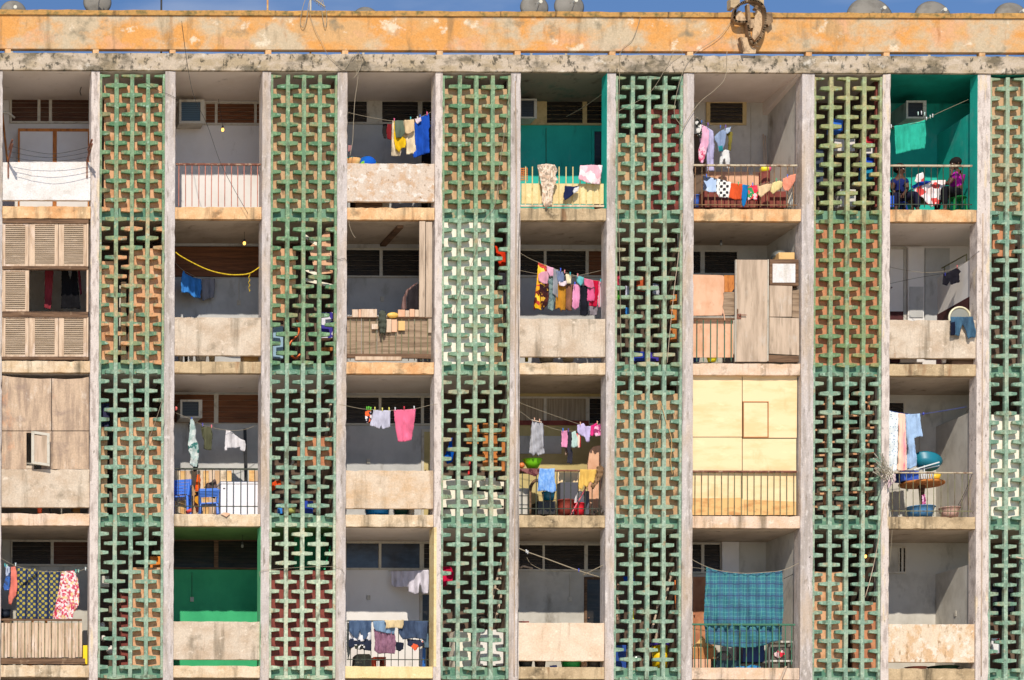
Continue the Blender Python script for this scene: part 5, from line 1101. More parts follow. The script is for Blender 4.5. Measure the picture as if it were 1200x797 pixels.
# --- fourth column
Z = zoom(604, 470, 5.696)
line('upper thin line crossing the khaki balcony', Z, [(0, -2), (60, 24), (200, 76), (330, 122), (430, 156), (560, 195)], (.2, .5))
line('lower thin line holding the grey trousers and small pink washing', Z, [(0, 52), (60, 90), (110, 128), (180, 158), (300, 196), (420, 198), (500, 176), (580, 148)], (.3, .35))
cloth('trousers', 'light grey trousers hanging at left over the lime bowl', 'trousers', Z, [(112, 135), (140, 140), (182, 150), (190, 200), (188, 270), (194, 350), (160, 360), (148, 370), (138, 345), (120, 368), (92, 345), (98, 270), (104, 200)], .3, fab((180, 178, 184)), fold=.04, lam=.09)
MB().bar(P(*Z(108, 126), .28), P(*Z(176, 142), .28), .014).build('hanger', pla((220, 200, 180)), None, label='pale hanger bar above the light grey trousers', cat='hanger')
cloth('hanging_cloth', 'light pink small garment first on the khaki balcony line', 'garment', Z, [(308, 200), (346, 196), (350, 250), (344, 312), (306, 306), (308, 250)], .3, fab((240, 150, 190)))
cloth('trousers', 'long black garment right of the light pink one', 'trousers', Z, [(346, 206), (372, 204), (378, 260), (374, 320), (384, 345), (378, 420), (342, 412), (350, 350), (342, 300)], .34, fab((62, 60, 70)))
cloth('hanging_cloth', 'mint and white small top over the long black garment', 'garment', Z, [(374, 212), (400, 200), (414, 240), (418, 300), (392, 312), (370, 308), (378, 260)], .27, fab((196, 226, 214)))
cloth('hanging_cloth', 'narrow red and white top right of the mint one', 'garment', Z, [(404, 218), (426, 214), (436, 250), (432, 310), (416, 312), (414, 260)], .3, pattern('red_white_band', 'stripe', [(230, 40, 60), (240, 210, 190)], 11))
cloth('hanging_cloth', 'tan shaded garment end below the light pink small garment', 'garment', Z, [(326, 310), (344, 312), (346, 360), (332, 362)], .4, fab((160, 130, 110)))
cloth('shirt', 'lavender white shirt tilted on the khaki balcony line', 'shirt', Z, [(412, 160), (456, 148), (466, 168), (504, 168), (500, 210), (494, 272), (474, 274), (462, 240), (440, 232), (416, 210)], .28, fab((206, 190, 232)), fold=.03)
cloth('shirt', 'hot pink top right of the lavender white shirt', 'shirt', Z, [(494, 170), (548, 144), (552, 170), (530, 200), (520, 236), (492, 230), (490, 196)], .3, fab((236, 50, 130)), fold=.03)
cloth('shirt', 'pink flowered top at the right end of the khaki balcony line', 'shirt', Z, [(528, 170), (572, 154), (582, 190), (576, 230), (534, 236), (524, 206)], .27, pattern('pink_flower', 'floral', [(236, 130, 180), (240, 190, 214), (160, 60, 110)], 18), fold=.02)
pegs(Z, [(126, 124), (160, 132), (316, 194), (352, 196), (432, 152), (545, 146)], .26, ('small clothes peg on the khaki balcony line', 'pegs on the khaki balcony line'), ((220, 170, 140), (230, 180, 150), (60, 120, 220), (90, 60, 160)))
t = MB(); q = P(*Z(115, 448), .5); t.lathe(q, [(.10, 0), (.15, .10), (.18, .165), (.19, .17), (.17, .16), (.10, .01), (.001, .01)], 22, sx=1, sy=.8)
t.build('bowl', pla((130, 216, 20)), None, smooth=True, label='lime green bowl behind the maroon cloth', cat='bowl')
crate('shelf', 'shelf holding the lime green bowl at the khaki balcony', 'shelf', *Z(26, 449), *Z(180, 458), .35, .4, M['wood_old'])
c = P(*Z(42, 430), .5); MB().ell((c.x, c.y, c.z), .055, .05, .055).build('fruit_bag', pla((236, 130, 70)), None, smooth=True, label='orange bag left of the lime green bowl', cat='bag')
cloth('hanging_cloth', 'maroon cloth over the left end of the dark railing', 'cloth', Z, [(25, 455), (90, 452), (158, 455), (156, 486), (130, 504), (80, 486), (24, 462)], .01, pattern('maroon_print', 'floral', [(120, 70, 70), (90, 46, 50), (140, 90, 86)], 15))
cloth('towel', 'light blue towel draped over the dark railing of the khaki balcony', 'towel', Z, [(160, 450), (210, 452), (262, 450), (262, 520), (272, 600), (250, 612), (200, 600), (148, 602), (152, 540)], -.01, mat('blue_towel', (110, 160, 226), [((150, 190, 240), (30, 30, 12), .45, .6)], bump=.6, bscale=150), fold=.025)
cloth('hanging_cloth', 'mustard yellow cloth hanging from the railing of the khaki balcony', 'cloth', Z, [(432, 456), (545, 456), (536, 500), (520, 548), (500, 540), (478, 575), (456, 560), (446, 590), (420, 586), (424, 520), (432, 480)], -.01, fab((240, 190, 90)), fold=.03)
cloth('mop_head', 'shaggy brown mop head propped at the right end of the railing', 'mop', Z, [(540, 440), (570, 428), (592, 450), (580, 500), (560, 530), (540, 560), (520, 590), (500, 570), (516, 530), (536, 500)], .0, fab((150, 116, 84)), fold=.06, lam=.04)
ppl('cardboard', 'tall curved beige board behind the shaggy mop head', 'board', Z, [(498, 330), (520, 305), (560, 296), (592, 290), (594, 756), (498, 756), (484, 600), (484, 420)], .55, .58, M['board_peach'])
crate('drawer_unit', 'pale grey drawer unit in the left corner of the khaki balcony', 'drawers', *Z(20, 582), *Z(94, 756), .35, .35, M['grey_wall'])
for k, yy in enumerate((630, 690)): MB().pbox(*Z(22, yy), *Z(92, yy+3), .342, .349).build('drawer_gap', pla((70, 70, 70)), bpy.data.objects['drawer_unit'])
t = MB().tube(cat_rom([P(*Z(x, y), .3) for x, y in ((96, 756), (98, 600), (118, 545), (150, 530), (170, 560))]), .03, 7); t.build('arched_frame', M['wood_old'], None, smooth=True, label='dark arched frame between the grey drawers and the blue towel', cat='frame')
tub('tub', 'teal blue tub standing on a dark box behind the light blue towel', 'tub', Z(220, 0)[0], Z(0, 665)[1], 15, 10, .45, pla((20, 120, 150)))
crate('crate', 'dark box under the teal blue tub', 'crate', *Z(150, 668), *Z(270, 756), .3, .35, pla((50, 46, 44)))
tub('plant_pot', 'maroon pot with flat rim on the khaki balcony floor', 'pot', Z(334, 0)[0], Z(0, 760)[1], 19, 17, .3, pla((150, 60, 46)), taper=.85)
tub('bucket', 'red bucket beside the maroon pot', 'bucket', Z(424, 0)[0], Z(0, 760)[1], 12, 13.5, .3, pla((236, 30, 50)), taper=.9)
cloth('hanging_cloth', 'white cloth rising from the red bucket', 'cloth', Z, [(390, 684), (400, 640), (420, 600), (446, 604), (460, 640), (458, 684)], .3, fab((226, 218, 216)))
MB().bar(P(*Z(365, 765), .12), P(*Z(480, 560), .12), .018).build('stick', pla((240, 110, 120)), None, label='pink stick slanting across the red bucket', cat='stick')
crate('panel_box', 'dark grey box behind the maroon pot', 'box', *Z(300, 542), *Z(418, 756), .6, .2, mat('slate_grey', (92, 92, 100)))
crate('panel_box', 'narrow grey post box right of the red bucket', 'box', *Z(462, 600), *Z(494, 756), .35, .1, mat('slate_grey', (92, 92, 100)))
crate('panel_box', 'cream yellow panel standing for the sunlit wall behind the dark grey box', 'board', *Z(278, 475), *Z(430, 756), .85, .05, M['ply_yellow'])  # sunlight on the yellow wall, put in as a cream panel
c = P(*Z(562, 735), .1); t = MB()
for k in range(40):
    a = rnd.uniform(0, 6.28); t.bar((c.x, .1, F(2, .01)), (c.x+.12*math.cos(a), .1+.1*math.sin(a), F(2, rnd.uniform(.05, .2))), .01, .004)
t.build('brush', pla((70, 60, 48)), None, label='dark dry brush at the right corner of the khaki balcony floor', cat='brush')
# --- sixth column
Z = zoom(1015, 460, 5.143)
line('blue clothes line rising to the right wall above the round table', Z, [(120, 105), (190, 120), (260, 130), (345, 128), (480, 108), (605, 86)], (.15, .35), m='blue_line', name='clothes_line') if False else None
M['blue_line'] = mat('blue_line', (50, 80, 170), bump=0)
line('blue clothes line rising to the right wall above the round table', Z, [(120, 105), (190, 120), (260, 130), (345, 128), (480, 108), (605, 86)], (.15, .35), m='blue_line')
cloth('towel', 'white dotted towel hanging nearest the pillar in the end column', 'towel', Z, [(136, 108), (165, 118), (194, 124), (192, 240), (190, 360), (184, 470), (160, 480), (134, 470), (134, 300)], .12, pattern('dotted', 'dots', [(226, 232, 232), (150, 170, 190)], 22), fold=.03)
cloth('towel', 'peach towel with a hot pink stripe beside the dotted towel', 'towel', Z, [(190, 122), (236, 130), (240, 250), (244, 380), (246, 466), (214, 474), (184, 470), (192, 340), (194, 220)], .16, mat('peach_pink', (246, 206, 180), [((244, 110, 150), (9, 1, .7), .52, .62, .9), ((250, 226, 150), (9, 1, .5), .6, .7, .7)]), fold=.03)
cloth('shirt', 'light blue shirt hanging by its hem above the teal tub', 'shirt', Z, [(234, 132), (280, 130), (324, 126), (330, 190), (342, 266), (306, 268), (290, 275), (296, 330), (306, 400), (304, 440), (270, 458), (246, 466), (240, 420), (252, 340), (238, 240)], .2, fab((170, 200, 236)), fold=.035)
t = MB(); q = P(*Z(345, 128), .22); t.ell((q.x, q.y, q.z), .02, .02, .03, 8, 6); t.build('clothes_peg', pla((50, 60, 160)), None, label='dark blue peg clipped right of the light blue shirt', cat='clothes peg')
o = MB(); c = P(*Z(372, 478), .45)
prof = [(.16, 0), (.22, .06), (.27, .17), (.29, .19), (.26, .17), (.15, .015), (.001, .012)]
o.lathe(c, prof, 26, sy=.7); Rm = Matrix.Rotation(R(16), 3, 'Y')@Matrix.Rotation(R(-38), 3, 'X'); o.v = [c+Rm@(v-c)+Vector((0, 0, .10)) for v in o.v]
o.build('tub', mat('teal_plastic', (20, 120, 140), rough=.4, bump=0, spec=.5), None, smooth=True, label='large teal tub tilted on the round table', cat='tub')
b = MB()
b.bar(P(*Z(284, 466), .25), P(*Z(440, 420), .25), .022); b.bar(P(*Z(300, 472), .3), P(*Z(440, 440), .3), .018); b.bar(P(*Z(350, 440), .28), P(*Z(350, 500), .28), .016)
for k in range(6): b.bar(P(*Z(330+14*k, 492), .28), P(*Z(336+14*k, 528), .3), .02)
b.build('dish_rack', pla((220, 224, 222)), None, label='white wire dish rack in front of the teal tub', cat='rack')
tc_ = P(*Z(335, 545), .5)
t = empty('round_table', (tc_.x, .5, F(2)), label='round brown table with one carved leg behind the railing of the end column', cat='table')
MB().lathe((tc_.x, .5, tc_.z-.05), [(.001, 0), (.37, 0), (.40, .02), (.40, .045), (.37, .06), (.001, .06)], 32).build('table_top', M['wood_orange'], t)
MB().lathe((tc_.x, .5, F(2, .03)), [(.05, 0), (.04, .1), (.07, .2), (.035, .3), (.06, tc_.z-.05-F(2, .031)), (.001, tc_.z-.05-F(2, .031))], 12).build('column', M['wood_old'], t, smooth=True)
for a in (0.4, 2.5, 4.6): MB().bar((tc_.x, .5, F(2, .1)), (tc_.x+.25*math.cos(a), .5+.25*math.sin(a), F(2, .02)), .04).build('leg', M['wood_old'], t)
zt2 = tc_.z+.012
MB().lathe((P(*Z(410, 520), .4).x, .4, zt2), [(.09, 0), (.11, .12), (.115, .12), (.09, .01), (.001, .01)], 16).build('basin', pla((240, 190, 40)), None, smooth=True, label='yellow basin on the round table', cat='basin')
q0, q1 = P(*Z(200, 510), .4), P(*Z(312, 510), .4); MB().box((q0.x, .35, zt2), (q1.x, .6, zt2+.2)).build('plastic_box', pla((50, 90, 190)), None, bevel=.02, label='blue plastic box on the round table at left', cat='box')
tub('tub', 'blue tub on the floor under the round table', 'tub', Z(328, 0)[0], Z(0, 752)[1], 31, 12, .35, pla((90, 150, 200)))
tub('tub', 'pale pink tub on the floor right of the blue one', 'tub', Z(502, 0)[0], Z(0, 752)[1], 23, 11, .5, pla((236, 190, 170)))
cloth('hanging_cloth', 'pink and white rag on the leg of the round table', 'rag', Z, [(335, 620), (352, 612), (362, 650), (356, 690), (340, 688)], .3, pattern('pink_flower', 'floral', [(236, 130, 180)], 18))
t = MB()
r2 = random.Random(5)
for k in range(26):
    a = P(*Z(r2.uniform(90, 170), r2.uniform(440, 540)), r2.uniform(.02, .14)); e = P(*Z(r2.uniform(38, 110), r2.uniform(360, 480)), -r2.uniform(.15, .6)); t.bar(a, e, .012)
for k in range(14):
    a = P(*Z(r2.uniform(100, 180), r2.uniform(380, 470)), .0); e = P(*Z(r2.uniform(110, 180), r2.uniform(460, 560)), -.2); t.bar(a, e, .01)
t.build('stick_bundle', M['frame_white'], None, label='bundle of pale sticks poking out past the pillar by the round table', cat='sticks')
cloth('hanging_cloth', 'pale pink rag hanging from the bundle of pale sticks', 'rag', Z, [(140, 500), (176, 490), (180, 530), (150, 560), (132, 580), (130, 540)], -.1, fab((230, 200, 205)))
cable('loose_cable', 'thin dark wire from the right wall down to the railing corner by the round table', 'cable', Z, [(640, 490), (600, 590), (555, 680)], (.06, .2), .008)
cable('loose_cable', 'dark wire from the end pillar to the blue line in the third row', 'cable', Z, [(600, 120), (640, 80), (700, 58), (760, 55)], (.3, -.05), .008)

# ================================================================== ROW 4
Z = zoom(0, 640, 5.073)
line('clothes line carrying the yellow and blue checked cloth', Z, [(-10, 66), (20, 80), (90, 116), (230, 150), (365, 152), (440, 152), (470, 148), (530, 128)], (-.0, .1))
cloth('shirt', 'small blue and white garment at the left end of the bottom line', 'garment', Z, [(30, 112), (60, 124), (62, 190), (54, 262), (26, 264), (20, 240), (34, 180)], .06, pattern('blue_white_small', 'floral', [(60, 100, 170), (170, 180, 200), (60, 80, 120)], 14))
cloth('shirt', 'salmon garment between the blue one and the checked cloth', 'garment', Z, [(66, 124), (92, 122), (100, 160), (104, 240), (98, 290), (78, 316), (66, 350), (50, 344), (52, 290), (62, 240)], .02, fab((236, 126, 106)), fold=.03)
CK = pattern('yellow_blue_check', 'check', [(48, 62, 92), (176, 160, 72), (40, 48, 76)], 9.5)
cloth('sheet', 'large dark blue and yellow checked cloth on the bottom left line', 'sheet', Z, [(104, 126), (230, 148), (366, 150), (360, 240), (348, 320), (316, 380), (312, 434), (200, 436), (94, 434), (96, 340), (100, 230)], .09, CK, fold=.025)
cloth('sheet', 'folded corner of checked cloth at the top of the large checked one', 'sheet', Z, [(104, 124), (160, 138), (214, 132), (218, 160), (180, 196), (130, 232), (114, 190)], .04, CK, fold=.02)
cloth('dress', 'red and white flowered cloth at the right of the checked cloth', 'dress', Z, [(366, 150), (440, 146), (462, 190), (472, 280), (468, 350), (436, 400), (430, 434), (330, 442), (314, 420), (330, 350), (350, 260)], .07, pattern('red_flower_cloth', 'floral', [(230, 212, 214), (206, 84, 104), (228, 196, 140), (214, 120, 130), (240, 226, 224), (190, 60, 84), (236, 214, 200)], 27), fold=.035)
pegs(Z, [(28, 114), (40, 120), (92, 110), (450, 150), (466, 150), (508, 136)], -.01, ('small pale clothes peg on the bottom left line of the checked cloth', 'pegs on the bottom left line'), ((80, 180, 170), (170, 220, 190), (220, 230, 230)))
t = empty('wooden_chair', P(*Z(235, 640), .35), label='orange brown wooden chair back in front of the checked cloth', cat='chair')
MB().pprism([Z(*p) for p in [(183, 392), (205, 386), (225, 374), (250, 374), (270, 380), (285, 378), (285, 394), (240, 392), (205, 402), (183, 404)]], .115, .135).build('backrest', M['wood_orange'], t)
for a, b_ in ((186, 200), (268, 282)):
    q0, q1 = P(*Z(a, 400), .115), P(*Z(b_, 400), .115); MB().box((q0.x, .112, F(3, .45)), (q1.x, .134, q0.z)).build('back_post', M['wood_orange'], t)
q0, q1 = P(*Z(184, 400), .0), P(*Z(284, 400), .0); MB().box((q0.x, .14, F(3, .42)), (q1.x, .5, F(3, .45))).build('seat', M['wood_orange'], t)
for xx in (q0.x+.02, q1.x-.02):
    for yy in (.16, .46): MB().box((xx-.018, yy-.018, F(3)), (xx+.018, yy+.018, F(3, .42))).build('leg', M['wood_orange'], t)
tub('cooking_pot', 'dark blue pot in the far left of the bottom left balcony', 'pot', Z(30, 0)[0], Z(0, 425)[1], 14, 9, .4, pla((30, 40, 56)), taper=.95)
crate('crate', 'crate under the dark blue pot in the bottom left balcony', 'crate', *Z(2, 428), *Z(70, 650), .3, .4, M['wood_old'])
b = MB()
for i in range(12):
    xa = 4+i*40.5; b.pbox(*Z(xa, 456+rnd.uniform(-3, 3)), *Z(xa+38.5, 662+rnd.uniform(-3, 3)), .062+.003*(i % 2), .078)
b.build('plank_screen', M['wood_pink'], BL, label='upright pale boards behind the bottom left railing')
MB().pbox(*Z(4, 668), *Z(506, 700), .0, .04).build('bottom_board', M['wood_old'], None, label='dark board along the floor edge of the bottom left balcony', cat='board')
crate('jerrycan', 'yellow jerrycan beside the pillar at the bottom left balcony', 'jerrycan', *Z(494, 590), *Z(520, 702), .1, .2, pla((250, 214, 0)))
crate('carton', 'dark box above the yellow jerrycan', 'box', *Z(496, 500), *Z(519, 588), .1, .2, pla((40, 34, 34)))
bulb(284, 624, 640, .9, 'unlit bare bulb in the green painted balcony of the bottom row', False)
# green balcony: added band for the sunlit foot of the back wall, same green, and the painted reveal
q0, q1 = P(190, 700, BW), P(320, 700, BW)
MB().box((BAYS[1]['l']+.2, BW-.012, F(3)), (BAYS[1]['r']-.06, BW-.003, F(3, .98))).build('sunlit_band', M['green_wall'], BL)
# --- third column
Z = zoom(400, 650, 5.426)
line('line with white trousers at the bottom of the third column', Z, [(300, 104), (420, 102), (560, 96), (590, 92)], (1.3, .5))
cloth('trousers', 'white trousers hanging partly in shade against the pale wall', 'trousers', Z, [(316, 104), (430, 104), (556, 97), (558, 170), (552, 246), (516, 248), (500, 170), (490, 245), (470, 252), (424, 234), (426, 205), (380, 206), (350, 208), (318, 196)], (1.3, .65), fab((230, 222, 232)), fold=.03)
DN = mat('blue_denim', (72, 92, 120), [((50, 68, 96), (8, 6, 3), .45, .6, .9), ((120, 146, 170), (6, 6, 2.4), .56, .7, .8)], bump=.25)
cloth('trousers', 'blue jeans with spread legs at the left end of the bottom railing', 'jeans', Z, [(50, 420), (120, 418), (192, 422), (190, 470), (178, 500), (150, 540), (126, 530), (118, 480), (106, 530), (86, 536), (60, 500), (48, 480)], -.03, DN, fold=.03)
cloth('trousers', 'navy trousers hanging below the spread blue jeans', 'trousers', Z, [(48, 530), (100, 542), (190, 536), (190, 580), (186, 612), (140, 606), (128, 570), (100, 575), (60, 600), (46, 580)], -.0, fab((44, 50, 70)))
cloth('hanging_cloth', 'white cloth with rounded edge behind the spread blue jeans', 'garment', Z, [(50, 480), (80, 500), (120, 470), (170, 500), (188, 480), (190, 545), (120, 552), (48, 540)], .0, fab((232, 228, 230)))
cloth('hanging_cloth', 'black and white small garment under the navy trousers', 'garment', Z, [(84, 572), (148, 574), (150, 600), (120, 606), (86, 598)], -.02, pattern('bw_print', 'floral', [(230, 226, 220)], 22))
cloth('trousers', 'faded jeans folded above the mauve towel', 'jeans', Z, [(200, 424), (260, 420), (336, 424), (342, 470), (336, 506), (280, 498), (220, 486), (206, 460)], -.05, mat('faded_denim', (120, 146, 172), [((90, 116, 146), (8, 6, 3), .45, .6, .9)], bump=.25), fold=.02)
cloth('towel', 'mauve towel in the middle of the bottom railing', 'towel', Z, [(206, 470), (280, 490), (338, 496), (348, 560), (344, 610), (338, 632), (290, 626), (240, 632), (210, 610), (216, 550)], -.03, mat('mauve_towel', (150, 106, 126), [((120, 80, 100), (30, 30, 12), .45, .6)], bump=.6, bscale=150), fold=.03)
cloth('hanging_cloth', 'tan cloth folded over the middle of the bottom railing', 'cloth', Z, [(274, 416), (340, 418), (396, 414), (394, 450), (386, 470), (340, 464), (280, 470), (284, 440)], -.09, fab((232, 204, 154)))
cloth('trousers', 'dark blue jeans at the right end of the bottom railing', 'jeans', Z, [(350, 424), (440, 420), (552, 422), (546, 480), (540, 540), (460, 530), (430, 536), (390, 540), (366, 500)], -.05, mat('dark_denim', (66, 82, 108), [((46, 58, 80), (8, 6, 3), .45, .6, .9), ((96, 116, 144), (6, 6, 2.4), .58, .7, .7)], bump=.25), fold=.03)
cloth('hanging_cloth', 'black cloth under the tan and mauve ones', 'garment', Z, [(346, 555), (396, 560), (394, 600), (370, 616), (346, 604)], -.0, fab((36, 40, 56)))
cloth('hanging_cloth', 'dark cloth with an orange and white patch under the dark blue jeans', 'garment', Z, [(418, 536), (520, 545), (518, 580), (486, 590), (470, 616), (450, 590), (420, 575)], -.01, pattern('patch_print', 'floral', [(46, 50, 70), (50, 54, 74), (236, 230, 230), (50, 54, 74), (236, 100, 60)], 9))
cloth('hanging_cloth', 'grey shirt sleeve behind the spread jeans at the left pillar', 'garment', Z, [(36, 430), (56, 440), (60, 540), (54, 620), (42, 680), (34, 600)], .03, fab((70, 74, 74)))
cloth('hanging_cloth', 'teal grey cloth right of the dark blue jeans by the yellow pillar', 'garment', Z, [(522, 520), (552, 500), (558, 590), (530, 592)], .0, fab((96, 120, 134)))
crate('carton', 'blue box behind the railing next to the yellow painted pillar', 'box', *Z(516, 592), *Z(540, 714), .3, .2, pla((30, 100, 180)))
ppl('seat_back', 'grey green rounded bucket seat behind the bottom railing', 'seat', Z, [(84, 712), (90, 645), (104, 632), (180, 632), (190, 650), (192, 712)], .3, .5, mat('grey_green_plastic', (110, 108, 90), rough=.5))
t = MB(); q = [(208, 650, 284, 664), (208, 664, 224, 712), (270, 664, 284, 712)]
for a in q: t.pbox(*Z(a[0], a[1]), *Z(a[2], a[3]), .2, .5)
t.build('stool', mat('red_brown_wood', (176, 66, 40)), None, bevel=.004, label='red brown wooden stool behind the bottom railing', cat='stool')
# --- fourth column
Z = zoom(604, 620, 4.5)
line('thick double rope sloping down across the bare bottom balcony', Z, [(10, 98), (60, 120), (150, 152), (330, 218), (450, 256)], (.2, .3), r=.011)
line('short rope crossing the thick one beside the dark door', Z, [(356, 244), (400, 222), (460, 192)], (.4, .1), r=.009)
line('thin slack string under the thick rope', Z, [(60, 150), (80, 182), (120, 206), (155, 220)], .4)
pegs(Z, [(56, 118), (64, 124), (333, 218)], .22, ('small clothes peg left on the thick empty rope', 'pegs on the empty rope'), ((240, 240, 240), (230, 230, 230), (70, 80, 200)))
for x0, x1, c_, s_ in ((16, 90, (60, 60, 58), 'wide dark grey tub'), (100, 160, (96, 70, 56), 'brown tub'), (240, 346, (40, 176, 80), 'green tub'), (376, 450, (90, 80, 70), 'grey brown tub')):
    tub('tub', s_+' in the gap below the pale bottom balcony front', 'tub', Z((x0+x1)/2, 0)[0], Z(0, 740)[1], (x1-x0)/4.5, 12, .35, pla(c_))
cloth('hanging_cloth', 'crumpled blue rag between the brown and green tubs', 'rag', Z, [(180, 720), (216, 716), (222, 736), (184, 738)], .2, fab((90, 110, 190)))
crate('carton', 'small peach box right of the green tub', 'box', *Z(348, 700), *Z(374, 740), .3, .2, M['board_peach'])
t = MB().tube(cat_rom([P(*Z(x, y), 1.1) for x, y in ((26, 205), (40, 196), (60, 200), (90, 208))]), .02); t.build('rolled_mat', M['wood_grey'], None, smooth=True, label='rolled greyish bundle on the window ledge of the bare bottom balcony', cat='bundle')
# --- fifth column
Z = zoom(808, 640, 5.079)
line('rope carrying the big teal plaid sheet', Z, [(-20, 66), (10, 78), (100, 122), (200, 150), (330, 162), (450, 156), (553, 144), (630, 112), (720, 60)], (.05, .05), r=.006)
line('second thin rope rising at the left of the teal plaid sheet', Z, [(-20, 130), (20, 128), (100, 138), (200, 152)], .4)
cloth('sheet', 'big teal and blue plaid sheet hanging over the bottom green railing', 'sheet', Z, [(100, 122), (150, 138), (200, 150), (270, 158), (330, 162), (400, 160), (450, 158), (510, 152), (553, 145), (556, 250), (560, 380), (552, 460), (548, 560), (490, 570), (450, 590), (400, 600), (330, 606), (280, 600), (230, 602), (180, 590), (140, 586), (95, 578), (92, 500), (84, 440), (88, 380), (94, 250)], .09, pattern('teal_plaid', 'plaid', [(66, 108, 134), (56, 122, 132), (102, 172, 160), (62, 76, 110)], 5.6), fold=.055, lam=.20)
ppl('cardboard', 'brown cardboard flap sticking up at the left behind the green railing', 'cardboard', Z, [(12, 604), (40, 580), (78, 536), (96, 560), (150, 600), (150, 610), (12, 612)], .42, .45, M['ply_tan'])
crate('carton', 'large brown cardboard box behind the green railing at left', 'box', *Z(14, 604), *Z(160, 670), .35, .4, mat('cardboard', (196, 136, 84), [((170, 110, 64), (3, 3, 3), .45, .65)]))
crate('carton', 'peach box below the large brown cardboard box', 'box', *Z(12, 672), *Z(128, 738), .33, .42, M['board_peach'])
t = MB().tube(cat_rom([P(*Z(205+38*math.cos(a), 668+38*math.sin(a)), .3) for a in [math.pi*i/8 for i in range(8, 17)]]), .025, 7); t.build('hoop', pla((60, 66, 60)), None, smooth=True, label='dark arched hoop next to the cardboard boxes', cat='hoop')
crate('storage_box', 'dark blue box under the plaid sheet', 'box', *Z(318, 585), *Z(446, 690), .45, .3, pla((24, 56, 120)))
crate('storage_box', 'dark teal box below the arched hoop', 'box', *Z(160, 680), *Z(300, 728), .4, .3, pla((40, 66, 74)))
cloth('hanging_cloth', 'crumpled bright blue plastic bag on the floor under the plaid sheet', 'bag', Z, [(270, 722), (300, 712), (340, 718), (370, 706), (420, 716), (432, 734), (350, 736), (280, 734)], .2, fab((60, 150, 210)), fold=.05, lam=.06)
t = empty('metal_rack', P(*Z(545, 735), .2), label='grey metal rack with two shelves at the right behind the green railing', cat='rack')
for yy in (568, 682):
    q0, q1 = P(*Z(472, yy), .2), P(*Z(622, yy), .2); MB().box((q0.x, .2, q0.z-.02), (q1.x, .5, q0.z+.015)).build('shelf', M['grey_wall'], t)
for xx in (476, 618):
    q0 = P(*Z(xx, 566), .2)
    for yy in (.21, .49): MB().box((q0.x-.015, yy-.012, F(3)), (q0.x+.015, yy+.012, q0.z+.01)).build('upright', mat('grey_metal', (120, 116, 110), rough=.5, metal=.4), t)
q0, q1 = P(*Z(490, 680), .3), P(*Z(600, 600), .3); MB().box((q0.x, .3, q0.z+.02), (q1.x, .46, q1.z)).build('storage_box', pla((110, 96, 86)), None, bevel=.01, label='brown grey box on the lower shelf of the metal rack', cat='box')
cloth('hanging_cloth', 'pink and green rag over the box on the metal rack', 'rag', Z, [(500, 625), (560, 620), (570, 650), (530, 668), (505, 655)], .27, pattern('red_green_print', 'floral', [(220, 50, 70)], 16))
cable('loose_cable', 'dark cable knot from the right pillar down to the metal rack', 'cable', Z, [(720, 62), (660, 110), (625, 160), (560, 195)], (-.05, .5), .008)
b = MB().bar(P(*Z(540, 800), -.05), P(*Z(575, 715), -.03), .03); b.build('tied_rag', M['wood_grey'], None, label='grey strap hanging over the slab edge below the metal rack', cat='strap')
# --- sixth column
Z = zoom(1036, 640, 5.073)
zt = PROOT[3, 5].location.z+.715
q = P(*Z(250, 470), .05); MB().ell((q.x, .05, zt+.045), .055, .04, .045, 10, 7).build('bag', pla((20, 60, 190)), None, smooth=True, label='blue crumpled bag on the worn bottom right balcony front', cat='bag')
q = P(*Z(205, 478), .05); MB().ell((q.x, .05, zt+.02), .06, .04, .025, 10, 7).build('dish', M['frame_white'], None, smooth=True, label='small pale dish left of the blue crumpled bag', cat='dish')
tub('basin', 'reddish basin in the gap below the worn bottom right front', 'basin', Z(190, 0)[0], Z(0, 750)[1], 24, 6, .3, pla((190, 110, 86)))
tub('basin', 'dark green basin in the gap below the worn bottom right front', 'basin', Z(350, 0)[0], Z(0, 752)[1], 34, 7, .4, pla((40, 70, 50)))
cable('loose_cable', 'thin pale string hanging near the left pillar of the bottom right balcony', 'cable', Z, [(52, -150), (46, -60), (40, 40), (30, 130)], .02, .005, M['grey_wire'])
# painted pillar reveals
for (r, c, mn) in ((0, 3, 'teal_wall'), (0, 5, 'teal_wall'), (3, 1, 'mint_wall'), (3, 2, 'slab_yellow')):
    B = BAYS[c]; MB().box((B['xb']-.004, -.028 if mn != 'slab_yellow' else -.034, F(r)), (B['xb']-.0005, .238, CEIL[r]-.007)).build('painted_reveal', M[mn], BL)
B = BAYS[2]; MB().box((B['xb']-.004, -.034, F(3)), (B['xb']+.05, -.031, CEIL[3]-.007)).build('painted_reveal', M['slab_yellow'], BL)

# ================================================================== things behind the pierced screens
def scr_item(name, label, cat, x0, y0, x1, y1, dep, depth, m, **k): return crate(name, label, cat, x0, y0, x1, y1, dep, depth, m, **k)
